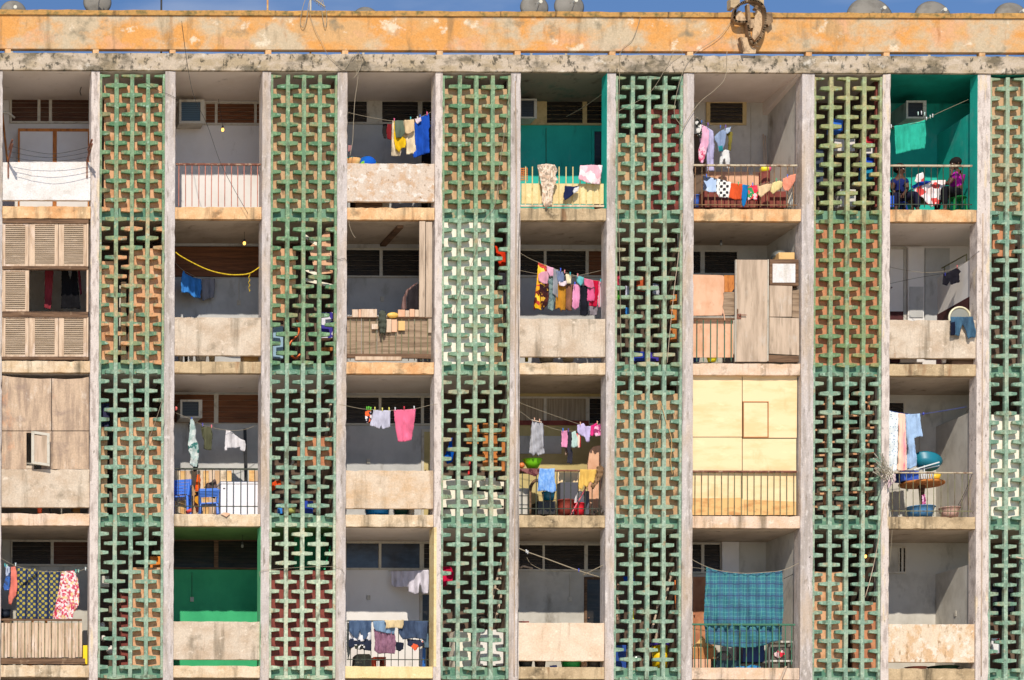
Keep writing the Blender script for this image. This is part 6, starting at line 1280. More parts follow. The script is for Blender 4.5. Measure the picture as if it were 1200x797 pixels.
# first screen
for i, (x, y, s_, c_) in enumerate(((121, 748, 5, (220, 214, 206)), (130, 762, 8, (206, 196, 186)), (120, 733, 5, (226, 226, 226)))):
    c = P(x, y, .35); MB().ell((c.x, c.y, c.z), s_/S*.7, .06, s_/S*.7, 10, 7).build('pot', pla(c_), None, smooth=True, label=['small white pot low behind the first pierced screen', 'largest pale pot low behind the first pierced screen', 'topmost white pot behind the first pierced screen'][i], cat='pot', group='pots behind the first screen')
scr_item('cupboard', 'dark red cupboard side behind the bottom of the first pierced screen', 'cupboard', 142, 690, 152, 785, .4, .5, M['in_maroon'])
scr_item('picture_frame', 'small grey framed box behind the first pierced screen near the bottom', 'frame', 116, 675, 128, 688, .3, .05, M['grey_wall'])
scr_item('carton', 'orange piece glowing behind the upper right of the first pierced screen in the bottom row', 'box', 176, 652, 188, 666, .3, .05, pla((240, 140, 40)))
MB().bar(P(141, 335, .3), P(139, 415, .3), .04).build('post', M['frame_white'], None, label='white post behind the left half of the first pierced screen', cat='post')
cloth('hanging_cloth', 'navy garment behind the upper left of the first pierced screen in the third row', 'garment', None, [(118, 474), (128, 472), (129, 500), (118, 502)], .4, fab((60, 60, 90)))
# second screen, second row clutter
ppl('board', 'tan board leaning behind the right of the second pierced screen', 'board', None, [(362, 290), (386, 268), (390, 320), (370, 322)], .2, .22, M['board_peach'])
for i, (x0, y0, x1, y1) in enumerate(((358, 316, 372, 322), (358, 328, 392, 336), (356, 276, 376, 290))):
    MB().bar(P(x0, y0, .22), P(x1, y1, .2), .06, .03).build('batten', M['in_white'], None, label=['short white batten behind the right of the second screen', 'long white batten under the short one behind the second screen', 'sloping white batten above the others behind the second screen'][i], cat='batten')
cable('hose', 'orange hose curling behind the second pierced screen', 'hose', None, [(348, 375), (350, 390), (340, 402), (338, 412), (346, 420), (352, 415)], .3, .02, pla((240, 110, 40)))
scr_item('bin', 'light blue bin behind the lower left of the second pierced screen', 'bin', 320, 382, 332, 420, .3, .2, pla((150, 180, 200)))
scr_item('bag', 'violet and white bag behind the right of the second pierced screen', 'bag', 376, 366, 390, 396, .3, .2, pattern('violet_white', 'floral', [(70, 60, 150), (230, 226, 236)], 7))
scr_item('plank', 'orange plank end behind the lower right of the second pierced screen', 'plank', 374, 407, 390, 411, .25, .4, M['wood_orange'])
scr_item('shelf', 'dark brown cupboard behind the middle of the second pierced screen', 'cupboard', 350, 345, 372, 421, .7, .3, M['dark_wall'])
# second screen, third row
cloth('hanging_cloth', 'orange red cloth behind the left of the second screen in the third row', 'cloth', None, [(317, 566), (328, 562), (330, 568), (322, 574), (317, 577)], .25, fab((240, 80, 30)))
cable('pipe', 'white curved spout behind the middle of the second screen in the third row', 'pipe', None, [(344, 535), (343, 543), (337, 552), (338, 562), (346, 566)], .3, .03, M['frame_white'])
scr_item('bin', 'blue bin with yellow strap low behind the second screen', 'bin', 356, 587, 367, 602, .3, .2, pla((20, 60, 170)))
tub('bowl', 'yellow green bowl low behind the second screen', 'bowl', 341, 602, 12, 8, .3, pla((200, 200, 110)))
scr_item('bin', 'small bright blue jug low at the left behind the second screen', 'jug', 326, 590, 331, 602, .3, .1, pla((40, 130, 220)))
MB().bar(P(388, 470, .5), P(382, 510, .4), .04).build('stick', M['wood_grey'], None, label='leaning grey stick behind the right edge of the second screen in the third row', cat='stick')
MB().bar(P(387, 640, .5), P(380, 668, .4), .03).build('stick', M['green_wall'], None, label='leaning green stick behind the second screen in the bottom row', cat='stick')
ppl('green_board', 'dark green board behind the top of the second screen in the bottom row', 'board', None, [(345, 622), (392, 622), (392, 668), (345, 668)], .9, .93, M['panel_green'])
# third screen
cloth('hanging_cloth', 'orange red garment showing behind the right edge of the third screen', 'garment', None, [(580, 288), (592, 294), (594, 312), (586, 314), (582, 300)], .3, fab((244, 60, 20)))
cloth('hanging_cloth', 'dark grey cloth under the orange red garment behind the third screen', 'garment', None, [(584, 320), (594, 320), (594, 356), (586, 356)], .35, fab((60, 60, 66)))
cloth('bag', 'blue plastic bag hanging behind the left of the third screen', 'bag', None, [(527, 514), (530, 513), (530, 524), (532, 530), (530, 541), (524, 544), (521, 534), (525, 526)], .25, fab((0, 90, 210)))
t = empty('wooden_chair', P(570, 600, .35), label='orange wooden chair standing high behind the third pierced screen', cat='chair')
for a in ((546, 503, 592, 508), (546, 533, 592, 537)): MB().pbox(a[0], a[1], a[2], a[3], .28, .31).build('cross_rail', M['wood_orange'], t)
for a in ((547, 498, 561, 520), (566, 496, 583, 552), (588, 500, 592, 552)): MB().pbox(a[0], a[1], a[2], a[3], .312, .34).build('back_slat', M['wood_orange'], t)
t = empty('shelf_unit', P(556, 602, .4), label='low rack of pale plank shelves behind the third pierced screen', cat='shelf')
for i, (ya, yb_) in enumerate(((566, 570), (578, 575), (590, 588), (600, 598))):
    a, b_ = P(518, ya, .22), P(592, yb_, .22); MB().bar((a.x, .32, a.z), (b_.x, .32, b_.z), .2, .045).build('shelf_board', M['in_white'], t)
MB().bar(P(551, 534, .2), P(549, 556, .2), .03).build('stick', pla((226, 50, 50)), None, label='short red stick behind the middle of the third screen', cat='stick')
scr_item('stool', 'small white stool leg pair behind the third screen above the low rack', 'stool', 569, 560, 581, 574, .25, .2, M['in_white'])
cloth('bag', 'bright red bag hanging behind the left of the third screen in the bottom row', 'bag', None, [(519, 664), (528, 664), (532, 672), (530, 682), (520, 688), (518, 676)], .25, fab((226, 20, 70)))
t = empty('step_ladder', P(582, 720, .5), label='leaning wooden ladder behind the right of the third screen in the bottom row', cat='ladder')
MB().bar(P(588, 655, .6), P(572, 722, .5), .035).build('side_rail', M['wood_grey'], t); MB().bar(P(595, 662, .6), P(581, 726, .5), .035).build('side_rail', M['wood_grey'], t)
for k in range(5): a = k/5+.1; MB().bar(P(588-16*a, 655+67*a, .57), P(595-14*a, 662+64*a, .57), .02).build('rung', M['wood_grey'], t)
scr_item('cabinet', 'white cabinet low behind the right of the third screen in the bottom row', 'cabinet', 563, 738, 590, 780, .35, .3, M['white_wall'])
scr_item('carton', 'pale stacked crate low behind the left of the third screen in the bottom row', 'crate', 532, 740, 552, 782, .3, .3, M['in_white'])
t = MB()
for k in range(5): t.tube([P(565+7*math.cos(a)*(.6+.1*k), 728+8*math.sin(a)*(.6+.1*k), .2+.03*k) for a in [6.283*i/14 for i in range(15)]], .008, 4)
t.build('cable_coil', M['black_wire'], None, label='coil of dark cable behind the third screen above the white cabinet', cat='coil')
# fourth screen
for i, (x, y, w_, h_, c_, l_) in enumerate(((722, 321, 4, 14, (220, 60, 90), 'red'), (721, 340, 5, 12, (90, 180, 60), 'lime green'), (733, 335, 4, 16, (200, 200, 220), 'grey white'), (746, 324, 9, 18, (210, 90, 50), 'rust orange'), (765, 332, 7, 14, (190, 190, 200), 'pale grey'), (733, 360, 4, 12, (50, 130, 210), 'blue'))):
    cloth('hanging_cloth', '%s garment on the line behind the fourth pierced screen' % l_, 'garment', None, [(x, y), (x+w_, y+1), (x+w_+1, y+h_), (x, y+h_-1)], .4, fab(c_), fold=.02, lam=.06)
scr_item('plank', 'orange brown board behind the right edge of the fourth screen', 'board', 786, 345, 796, 400, .3, .05, M['wood_orange'])
scr_item('bin', 'deep blue bin low behind the fourth screen in the second row', 'bin', 741, 412, 758, 423, .3, .2, pla((20, 50, 160)))
scr_item('bin', 'violet blue bin low at the right behind the fourth screen', 'bin', 762, 413, 772, 423, .3, .2, pla((60, 40, 150)))
cloth('hanging_cloth', 'blue cloth high behind the fourth screen in the bottom row', 'garment', None, [(730, 676), (742, 674), (744, 682), (732, 684)], .3, fab((20, 80, 190)))
scr_item('bottle', 'yellow container behind the fourth screen in the bottom row', 'container', 739, 716, 743, 728, .25, .06, pla((250, 230, 0)))
t = MB()
t.tube([P(724, y, .3) for y in range(684, 730, 6)], .008, 5)
for k in range(22): 
    x = rnd.uniform(723, 725.2); y = 686+k*1.9; c = P(x, y, .3); t.ell((c.x, c.y, c.z), .022, .02, .022, 6, 5)
t.build('garlic_string', mat('brown_bulbs', (170, 130, 110)), None, smooth=True, label='string of small pinkish objects behind the left edge of the fourth screen', cat='string')
t = empty('step_ladder', P(775, 735, .5), label='dark leaning ladder behind the fourth screen in the bottom row', cat='ladder')
MB().bar(P(788, 666, .6), P(768, 750, .5), .035).build('side_rail', M['wood_grey'], t); MB().bar(P(776, 690, .6), P(764, 738, .5), .03).build('side_rail', M['wood_grey'], t)
MB().bar(P(791, 680, .3), P(792, 714, .3), .02).build('stick', pla((240, 130, 60)), None, label='orange stick behind the right edge of the fourth screen', cat='stick')
t = empty('washing_bin', P(773, 783, .3), label='yellow bin with violet lid low behind the fourth screen', cat='bin')
c = P(773, 783, .3); MB().lathe((c.x, .3, F(3)), [(.13, 0), (.14, .45), (.001, .45)], 14).build('bin_body', pla((250, 206, 0)), t, smooth=True); MB().lathe((c.x, .3, F(3, .451)), [(.17, 0), (.17, .05), (.05, .1), (.001, .1)], 14).build('lid', pla((70, 40, 160)), t, smooth=True)
scr_item('bin', 'blue box low at the left behind the fourth screen', 'box', 722, 756, 734, 784, .3, .2, pla((30, 70, 150)))
c = P(746, 772, .3); t = MB(); t.ell((c.x, c.y, c.z), .1, .08, .07, 10, 7); t.build('cooking_pot', mat('dull_metal', (170, 176, 170), rough=.3, metal=.8, bump=0), None, smooth=True, label='shiny metal pot low behind the fourth screen', cat='pot')
# fifth screen, top row: bright plastic
for (x, y, w_, h_, c_, nm, l_) in ((976, 139, 12, 14, (40, 110, 220), 'bucket', 'blue bucket high behind the fifth pierced screen'), (978, 162, 24, 15, (230, 220, 216), 'carton', 'white box under the blue bucket behind the fifth screen'), (1014, 160, 13, 7, (230, 50, 70), 'bin', 'red box behind the right of the fifth screen'), (1015, 168, 10, 12, (236, 230, 226), 'carton', 'white box under the red one behind the fifth screen'),
      (1014, 184, 13, 12, (20, 80, 210), 'bin', 'blue crate behind the right of the fifth screen'), (1013, 198, 13, 12, (10, 140, 180), 'bin', 'turquoise crate under the blue one behind the fifth screen'), (955, 175, 10, 40, (50, 60, 80), 'carton', 'dark blue grey stack at the left behind the fifth screen'), (985, 222, 18, 20, (220, 214, 206), 'carton', 'white pack low behind the fifth screen')):
    scr_item(nm, l_, 'box' if nm != 'bucket' else 'bucket', x, y, x+w_, y+h_, .35, .25, pla(c_))
scr_item('shelf', 'dark shelving case carrying boxes behind the fifth screen', 'shelf', 954, 216, 1028, 221, .36, .3, M['dark_wall'])
MB().pbox(1026, 92, 1031, 242, .14, .2).build('post', M['in_maroon'], BL, label='red brown upright strip')
t = empty('lattice_rack', P(990, 600, .3), label='brown wooden lattice standing behind the fifth screen in the third row', cat='rack')
for k in range(9): a = P(955, 474+k*15, .3); b_ = P(1028, 471+k*15, .3); MB().bar(a, b_, .035, .03).build('slat', M['in_peach'], t)
for x in (968, 994, 1018): MB().bar(P(x, 462, .33), P(x-2, 602, .33), .035, .03).build('upright', M['in_brown'], t)
bulb(1014, 640, 652, .5, 'glowing orange bulb behind the right of the fifth screen in the bottom row', True)
# sixth screen
scr_item('carton', 'small white and red box low behind the last screen', 'box', 1162, 748, 1172, 766, .3, .2, pattern('red_white_pack', 'floral', [(230, 226, 226), (220, 60, 60), (235, 235, 235)], 9))
cloth('hanging_cloth', 'dark garment behind the last screen in the bottom row', 'garment', None, [(1162, 684), (1186, 682), (1190, 720), (1164, 722)], .4, fab((40, 40, 50)))
MB().bar(P(1183, 651, .1), P(1200, 655, -.1), .02).build('pipe_stub', M['wood_grey'], None, label='short stick poking out through the last screen', cat='stick')

# ================================================================== wires on the facade
cable('loose_cable', 'thin cable from the parapet down the fourth column edge beside the fourth screen', 'cable', None, [(752, 15), (742, 45), (728, 60), (726, 90), (724, 200), (726, 300), (728, 420)], -.07, .007, M['grey_wire'])
cable('loose_cable', 'cable swinging from the parapet to the pillar of the fifth column', 'cable', None, [(868, 5), (846, 40), (815, 62), (800, 85), (790, 130), (800, 150)], -.09, .007, M['grey_wire'])
cable('loose_cable', 'pale cable crossing the top right of the fourth screen into the fifth balcony', 'cable', None, [(852, 60), (850, 90), (838, 105), (820, 120), (806, 140), (796, 160)], -.08, .008, M['grey_wire'])
cable('loose_cable', 'thin pale cable looping over the beam above the fourth screen', 'cable', None, [(726, 62), (730, 80), (770, 84), (790, 70), (800, 62), (790, 60), (780, 80), (760, 110), (725, 130)], -.08, .005, M['grey_wire'])
cable('loose_cable', 'long cable down the right side of the fourth screen in the second row', 'cable', None, [(800, 250), (795, 300), (790, 340), (784, 400), (782, 425)], -.03, .008, M['wood_grey'])
cable('loose_cable', 'looped brown cable on the fourth screen in the third row', 'cable', None, [(774, 470), (780, 492), (787, 515), (786, 540), (788, 556)], -.03, .008, M['ply_tan'])
cable('loose_cable', 'thin pale string across the fourth screen in the third row', 'cable', None, [(775, 478), (768, 520), (763, 560), (758, 600)], -.03, .006, M['grey_wire'])
cable('loose_cable', 'thin pale string slanting over the third screen in the upper rows', 'cable', None, [(600, 90), (592, 150), (586, 190), (580, 240), (566, 260), (556, 300), (540, 340), (524, 390)], -.03, .006, M['grey_wire'])
cable('loose_cable', 'thin looped string on the first screen in the third row', 'cable', None, [(190, 470), (180, 500), (170, 525), (160, 540), (163, 548), (172, 544)], -.03, .006, M['grey_wire'])
cable('loose_cable', 'grey conduit running down the pillar left of the fourth balconies', 'cable', None, [(604, 95), (605, 200), (604.5, 320), (604, 440), (603.5, 560), (603, 680), (602.5, 792)], -.045, .014, M['wood_grey'])
cable('loose_cable', 'dark cable running beside the grey conduit on the pillar left of the fourth balconies', 'cable', None, [(609, 250), (607, 330), (608, 440), (607, 560), (607.5, 680), (606, 792)], -.045, .007, M['black_wire'])
cable('loose_cable', 'grey conduit running down the last wide pillar', 'cable', None, [(1152, 250), (1151.5, 400), (1151, 600), (1150, 792)], -.045, .014, M['wood_grey'])
cable('loose_cable', 'thin cable slanting in front of the fifth screen in the bottom row', 'cable', None, [(1036, 590), (1030, 630), (1022, 670), (1014, 700)], -.04, .01, M['wood_grey'])
cable('loose_cable', 'thin wire stretched from the first screen to the pillar in the top row', 'cable', None, [(165, 92), (185, 106), (196, 110), (208, 116)], -.05, .005, M['black_wire'])
cable('loose_cable', 'thin wire across the pillar between the second screen and third balcony', 'cable', None, [(385, 298), (396, 304), (404, 303), (408, 310)], -.05, .005, M['black_wire'])
cable('loose_cable', 'thin wire crossing from the bottom second screen to the third pillar', 'cable', None, [(304, 676), (312, 668), (390, 664), (404, 672)], -.05, .005, M['grey_wire'])

# ================================================================== the roof line
def dish(px, ytop, w, dep, label, lnb=False, tilt=-40):
    c0 = P(px, ytop, dep); r = w/2/S*1.02; roof = ZBEAM+.18
    c = Vector((c0.x, dep, c0.z-r*.97))
    t = empty('satellite_dish', (c.x, dep+.25, roof), label=label, cat='satellite dish', group='satellite dishes on the roof')
    b = MB(); n = 32; rings = 7; vs = []; fs = []
    for i in range(rings+1):
        rr = r*i/rings
        for k in range(n): a = 2*math.pi*k/n; vs.append(Vector((rr*math.cos(a), .35*rr*rr/r, rr*math.sin(a)*1.0)))
    for i in range(rings):
        for k in range(n): fs.append((i*n+k, i*n+(k+1) % n, (i+1)*n+(k+1) % n, (i+1)*n+k))
    Rm = Matrix.Rotation(R(tilt*.3), 3, 'X')
    b.add([c+Rm@v for v in vs], fs)
    o = b.build('reflector', mat('dish_grey', (134, 128, 118), [((108, 102, 92), (4, 4, 4), .45, .65, .8)], rough=.6), t, smooth=True)
    s = o.modifiers.new('thick', 'SOLIDIFY'); s.thickness = .012
    rim = [c+Rm@Vector((r*math.cos(a), .35*r, r*math.sin(a))) for a in [2*math.pi*k/n for k in range(n+1)]]
    MB().tube(rim, .011, 5).build('rim', pla((74, 68, 62)), t, smooth=True)
    MB().tube([(c.x, dep+.25, roof), (c.x, dep+.25, c.z-.02), (c.x, dep+.05, c.z)], .025, 8).build('mast', M['grey_wall'], t)
    tip = c+Vector((0, -.42*r*2, -.05))
    MB().tube([c+Vector((0, .1, -r*.9)), tip], .012, 6).build('arm', M['grey_wall'], t)
    MB().tube([tip+Vector((0, .05, 0)), tip+Vector((0, -.06, 0))], .035, 8).build('receiver', pla((226, 220, 200)), t)
    if lnb: 
        for s_ in (-1, 1): MB().tube([c+Vector((s_*.05, -.25, r*.25)), c+Vector((s_*.02, -.3, r*.1))], .02, 7).build('receiver', pla((226, 220, 180)), t)
dish(16, -3, 30, .9, 'satellite dish at the far left above the orange parapet')
dish(115, -16, 32, .8, 'satellite dish with a double receiver above the first pierced screen', True)
dish(430, 4.5, 30, 1.0, 'smallest low satellite dish, above the third column')
dish(628, -10, 32, .9, 'left of the pair of satellite dishes above the fourth column')
dish(669, -12, 34, .9, 'right of the pair of satellite dishes above the fourth column')
dish(1024, -10, 54, .9, 'largest grey satellite dish, above the fifth pierced screen')
dish(1097, -4, 42, .9, 'satellite dish above the teal end balcony, between two others')
dish(1189, -2, 40, .9, 'satellite dish at the far right end of the roof')
for (x, l_, m_) in ((189, 'thin dark rod standing on the roof above the first column', 'black_wire'), (313.5, 'thin yellowish rod standing on the roof above the second screen', 'ply_tan')):
    q = P(x, 30, .6); MB().tube([(q.x, .6, ZBEAM+.18), (q.x, .6, P(x, -30, .6).z)], .018, 6).build('roof_rod', M[m_], None, label=l_, cat='rod')
t = empty('tv_antenna', P(362, 60, .5), label='thin aerial with short cross rods and dangling loops above the third column', cat='antenna')
MB().tube([(P(364, 0, .4).x, .4, ZBEAM+.18), P(364, -16, .4)], .018, 6).build('mast', M['grey_wall'], t)
MB().bar(P(362, -6, .4), P(381, 8, .1), .02).build('boom', M['grey_wire'], t)
for k in range(7):
    c = P(364+2.6*k, -5+2.0*k, .4-.04*k); MB().bar(c+Vector((-.03, 0, .12)), c+Vector((.03, 0, -.09)), .009).build('cross_rod', M['grey_wire'], t)
cable('loose_cable', 'pale cable loop hanging over the parapet under the thin aerial', 'cable', None, [(360, -6), (355, 8), (352, 26), (355, 32), (359, 24), (362, 4), (366, -6)], -.09, .009, M['grey_wire'])
cable('loose_cable', 'second pale cable loop right of the first under the thin aerial', 'cable', None, [(377, 12), (379, 26), (381, 32), (383, 24), (382, 12)], -.09, .009, M['grey_wire'])
cable('loose_cable', 'pale cable dangling down the parapet from the thin aerial to the beam', 'cable', None, [(361, 10), (368, 32), (376, 48), (383, 62), (392, 72), (404, 80), (415, 64), (418, 90)], -.09, .006, M['grey_wire'])
cable('loose_cable', 'tangle of pale cable on the beam above the third column', 'cable', None, [(412, 70), (420, 62), (424, 72), (420, 84), (414, 92)], -.09, .008, M['grey_wire'])
# weathered emblem on the parapet
Z = zoom(830, 0, 11.39)
em = empty('roof_emblem', P(*Z(560, 710), -.1), label='weathered metal emblem of loops and plates fixed on the orange parapet above the fifth column', cat='emblem')
EM = mat('emblem_metal', (150, 122, 92), [((108, 84, 60), (9, 9, 9), .45, .62, .9), ((196, 172, 136), (14, 9, 14), .58, .7, .8)], bump=.4)
ring = [(500, 300), (440, 305), (370, 300), (330, 265), (338, 190), (360, 120), (430, 55), (520, 20), (610, 22), (690, 62), (735, 130), (748, 230), (742, 350), (705, 470), (650, 560), (600, 595), (560, 560), (535, 470), (522, 380), (500, 300)]
rp_ = [P(*Z(*p), -.15) for p in ring]; rp_ = cat_rom(rp_, 4)
b = MB()
for i in range(len(rp_)-1):
    a, c_ = rp_[i], rp_[i+1]
    if (c_-a).length < 1e-4: continue
    d = (c_-a).normalized()*.012; b.bar(a-d, c_+d, .04, .11)
b.build('outer_loop', EM, em)
MB().bar(P(*Z(518, 70), -.13), P(*Z(540, 390), -.13), .05, .1).build('inner_bar', EM, em)
MB().bar(P(*Z(640, 90), -.13), P(*Z(615, 130), -.13), .05, .1).build('inner_bar', EM, em)
for pts in ([(400, 140), (440, 150), (490, 220), (515, 300), (440, 300), (380, 280), (365, 215)], [(640, 100), (700, 130), (722, 230), (735, 340), (690, 450), (620, 540), (585, 500), (600, 380), (625, 230)], [(552, 262), (612, 258), (606, 370), (560, 372)]):
    MB().pprism([Z(*p) for p in pts], -.10, -.07).build('plate', mat('emblem_plate', (214, 182, 144), [((164, 136, 106), (9, 9, 9), .5, .62, .9)], bump=.4), em)
MB().pprism([Z(*p) for p in [(740, 340), (760, 250), (800, 160), (850, 165), (866, 290), (806, 352), (790, 320), (770, 330)]], -.15, -.08).build('side_lug', EM, em)
MB().pprism([Z(*p) for p in [(440, 500), (520, 500), (545, 590), (600, 640), (640, 650), (632, 712), (470, 712)]], -.13, -.1).build('foot_plate', mat('emblem_plate', (190, 152, 112)), em)
MB().bar(P(*Z(418, 505), -.16), P(*Z(462, 690), -.16), .03, .1).build('foot_bar', EM, em)
for pts in ([(300, -30), (425, -30), (420, 40), (345, 105), (300, 95)], [(565, -10), (742, -10), (745, 130), (690, 60), (620, 20)]):
    MB().pprism([Z(*p) for p in pts], -.05, .12).build('back_block', M['slab_dirty'], em)

# ================================================================== people on the teal balcony
SK = mat('brown_skin', (92, 60, 44), [((76, 48, 34), (20, 20, 20), .45, .65, .6)], rough=.55, bump=.05)
def skin(name, joints, edges, m, parent, root, sub=2, **k):
    """joints: {name: (Vector, radius or (rx, ry))}"""
    names = list(joints); idx = {n: i for i, n in enumerate(names)}
    me = bpy.data.meshes.new(name); org = wloc(parent) if parent else Vector((0, 0, 0))
    me.from_pydata([joints[n][0]-org for n in names], [(idx[a], idx[b]) for a, b in edges], [])
    me.materials.append(m)
    o = bpy.data.objects.new(name, me); col.objects.link(o)
    if parent: o.parent = parent
    s = o.modifiers.new('skin', 'SKIN'); s.use_smooth_shade = True; s.branch_smoothing = .4
    for n in names:
        r = joints[n][1]; sv = me.skin_vertices[0].data[idx[n]]; sv.radius = r if isinstance(r, tuple) else (r, r); sv.use_root = (n == root)
    b = o.modifiers.new('sub', 'SUBSURF'); b.levels = sub; b.render_levels = sub
    return tag(o, **k)
def person(label, C, J, top_m, leg_m, hair_m, face, sleeve_up=True):
    """J: joint points (world). face = unit vector the head looks to"""
    zf = F(0)
    t = empty('person', (J['pelvis'].x, J['pelvis'].y, zf), label=label, cat='person')
    head = J['head']; f = face
    sk = {'pelvis': (J['pelvis'], (.12, .11)), 'belly': (J['belly'], (.115, .1)), 'chest': (J['chest'], (.13, .11)), 'neck': (J['neck'], .05), 'chin': (J['neck']*.35+head*.65+f*.02, .065), 'head': (head, (.085, .095)), 'crown': (head+Vector((0, 0, .075)), (.07, .08))}
    e = [('pelvis', 'belly'), ('belly', 'chest'), ('chest', 'neck'), ('neck', 'chin'), ('chin', 'head'), ('head', 'crown')]
    for s in ('l', 'r'):
        for n, r in (('sho', .055), ('elb', .038), ('wri', .024), ('palm', (.036, .02)), ('hip', .08), ('knee', .055), ('ank', .034), ('toe', (.036, .024))): sk[n+s] = (J[n+s], r)
        e += [('chest', 'sho'+s), ('sho'+s, 'elb'+s), ('elb'+s, 'wri'+s), ('wri'+s, 'palm'+s), ('pelvis', 'hip'+s), ('hip'+s, 'knee'+s), ('knee'+s, 'ank'+s), ('ank'+s, 'toe'+s)]
        d = (J['palm'+s]-J['wri'+s]).normalized(); side = d.cross(Vector((0, 1, 0)))
        side = side.normalized() if side.length > .1 else Vector((1, 0, 0)); nrm = d.cross(side)
        for q in range(4):
            o_ = side*(.024-.016*q); L1 = (.030, .034, .032, .025)[q]
            a = J['palm'+s]+d*.03+o_; b1 = a+d*L1; b2 = b1+(d*.8+nrm*.6)*L1*.8
            sk['f%d%sa' % (q, s)] = (a, .009); sk['f%d%sb' % (q, s)] = (b1, .0085); sk['f%d%sc' % (q, s)] = (b2, .0075)
            e += [('palm'+s, 'f%d%sa' % (q, s)), ('f%d%sa' % (q, s), 'f%d%sb' % (q, s)), ('f%d%sb' % (q, s), 'f%d%sc' % (q, s))]
        a = J['palm'+s]-d*.01+side*.034; sk['t%sa' % s] = (a, .011); sk['t%sb' % s] = (a+d*.03+side*.018, .0095)
        e += [('palm'+s, 't%sa' % s), ('t%sa' % s, 't%sb' % s)]
    body = skin('body', sk, e, SK, t, 'pelvis')
    # face
    up = Vector((0, 0, 1)); rt = f.cross(up).normalized(); h = MB()
    h.ell(tuple(head+f*.098-up*.015), .017, .017, .024, 8, 6); h.build('nose', SK, t, smooth=True)
    m = MB()
    for s in (-1, 1): m.ell(tuple(head+f*.082+rt*s*.032+up*.015), .011, .011, .008, 8, 6)
    m.build('eyes', pla((226, 220, 212)), t, smooth=True)
    m = MB(); m.ell(tuple(head+f*.088-up*.052), .024, .014, .008, 8, 6); m.build('mouth', pla((120, 60, 54)), t, smooth=True)
    for s in (-1, 1): MB().ell(tuple(head+rt*s*.088-f*.005), .013, .018, .028, 8, 6).build('ear', SK, t, smooth=True)
    hm = MB(); c = head-f*.022+up*.045; hm.ell(tuple(c), .105, .112, .095, 16, 10); hm.build('hair', hair_m, t, smooth=True)
    # clothes
    T = {'pelvis': (J['pelvis']+up*.02, (.15, .135)), 'belly': (J['belly'], (.14, .12)), 'chest': (J['chest'], (.152, .128)), 'col': (J['neck']-up*.05, .075)}
    te = [('pelvis', 'belly'), ('belly', 'chest'), ('chest', 'col')]
    for s in ('l', 'r'):
        T['sho'+s] = (J['sho'+s], .072); T['slv'+s] = (J['sho'+s]*.45+J['elb'+s]*.55, .062); te += [('chest', 'sho'+s), ('sho'+s, 'slv'+s)]
    skin('top', T, te, top_m, t, 'belly')
    T = {'pelvis': (J['pelvis'], (.142, .13))}; te = []
    for s in ('l', 'r'):
        T['hip'+s] = (J['hip'+s], .1); T['knee'+s] = (J['knee'+s], .073); T['cuff'+s] = (J['knee'+s]*.18+J['ank'+s]*.82, .056); te += [('pelvis', 'hip'+s), ('hip'+s, 'knee'+s), ('knee'+s, 'cuff'+s)]
    skin('trousers', T, te, leg_m, t, 'pelvis')
    return t
Z = zoom(1036, 80, 4.69)
def q(x, y, d): return P(*Z(x, y), d)
J = dict(pelvis=q(400, 672, .42), belly=q(412, 632, .42), chest=q(408, 590, .41), neck=q(398, 556, .40), head=q(388, 530, .39),
  shol=q(398, 580, .24), elbl=q(352, 640, .2), wril=q(372, 582, .24), palml=q(374, 560, .27),
  shor=q(400, 580, .56), elbr=q(350, 632, .6), wrir=q(300, 640, .55), palmr=q(284, 655, .52),
  hipl=q(392, 686, .33), kneel=q(326, 660, .22), ankl=q(338, 744, .2), toel=q(300, 754, .2),
  hipr=q(392, 686, .52), kneer=q(300, 688, .48), ankr=q(290, 742, .48), toer=q(258, 752, .46))
for k in ('ankl', 'ankr', 'toel', 'toer'): J[k].z = F(0, .07 if 'ank' in k else .03)
w_ = person('woman in magenta top and black trousers on a green stool, hand raised to face', None, J, fab((200, 30, 170)), fab((30, 28, 34)), mat('dark_hair', (26, 18, 16), rough=.9, bump=.8, bscale=90), Vector((-.95, -.25, -.18)).normalized())
c = q(402, 760, .42); zs = J['pelvis'].z-.14
st = empty('plastic_stool', (c.x, .42, F(0)), label='low green plastic stool under the woman in magenta', cat='stool')
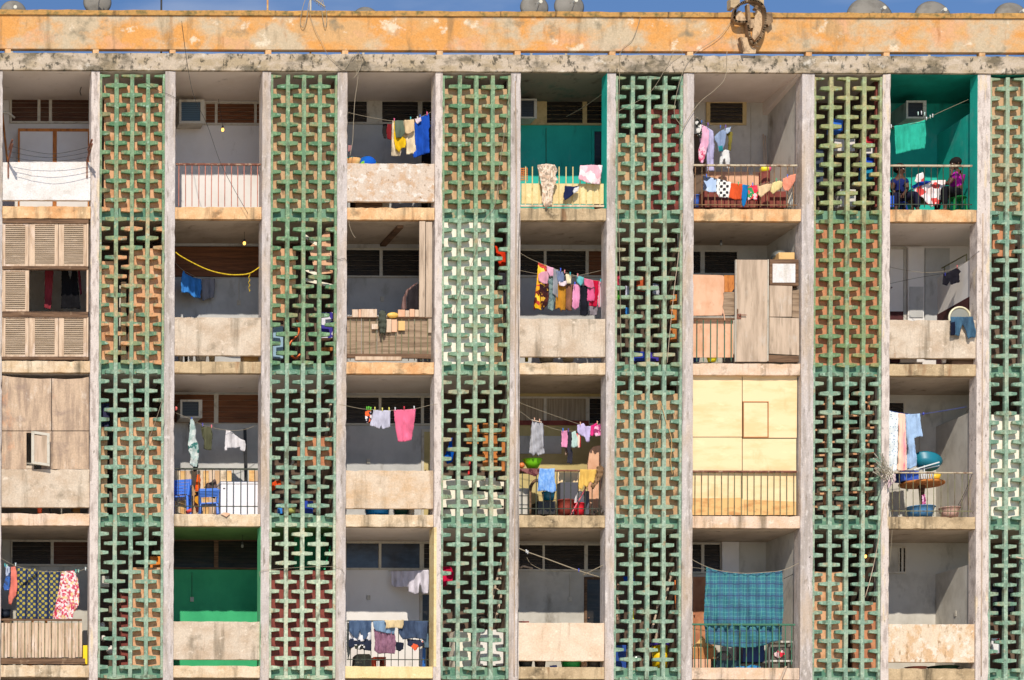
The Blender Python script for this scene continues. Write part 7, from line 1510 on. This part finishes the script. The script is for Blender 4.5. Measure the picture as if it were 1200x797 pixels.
MB().lathe((c.x, .42, zs-.03), [(.001, 0), (.15, 0), (.165, .015), (.15, .03), (.001, .03)], 18).build('seat', pla((20, 130, 60)), st, smooth=False)
for a in (.8, 2.4, 3.9, 5.5): MB().tube([(c.x+.18*math.cos(a), .42+.18*math.sin(a), F(0)), (c.x+.12*math.cos(a), .42+.12*math.sin(a), zs-.02)], .022, 6).build('leg', pla((20, 130, 60)), st)
J = dict(pelvis=q(78, 705, .62), belly=q(82, 668, .62), chest=q(84, 624, .6), neck=q(86, 590, .59), head=q(88, 562, .57),
  shol=q(118, 618, .50), elbl=q(128, 664, .42), wril=q(110, 690, .36), palml=q(100, 700, .33),
  shor=q(52, 618, .52), elbr=q(44, 668, .44), wrir=q(66, 694, .36), palmr=q(80, 700, .33),
  hipl=q(104, 712, .56), kneel=q(176, 690, .36), ankl=q(186, 742, .34), toel=q(210, 752, .3),
  hipr=q(62, 712, .56), kneer=q(70, 696, .24), ankr=q(66, 744, .24), toer=q(70, 752, .14))
for k in ('ankl', 'ankr', 'toel', 'toer'): J[k].z = F(0, .07 if 'ank' in k else .03)
person('seated person in a dark blue top in shade at the left of the teal balcony', None, J, fab((34, 44, 110)), fab((38, 36, 60)), mat('dark_hair', (26, 18, 16)), Vector((.55, -.8, -.15)).normalized())
c = q(80, 760, .62); zs = J['pelvis'].z-.14
st = empty('plastic_stool', (c.x, .62, F(0)), label='low blue plastic stool under the person in dark blue', cat='stool')
MB().lathe((c.x, .62, zs-.03), [(.001, 0), (.15, 0), (.165, .015), (.15, .03), (.001, .03)], 18).build('seat', pla((30, 60, 150)), st)
for a in (.8, 2.4, 3.9, 5.5): MB().tube([(c.x+.18*math.cos(a), .62+.18*math.sin(a), F(0)), (c.x+.12*math.cos(a), .62+.12*math.sin(a), zs-.02)], .022, 6).build('leg', pla((30, 60, 150)), st)
scr_item('bin', 'blue basket at the left corner of the teal end balcony floor', 'basket', *Z(30, 700), *Z(56, 762), .12, .1, pla((40, 100, 220)))
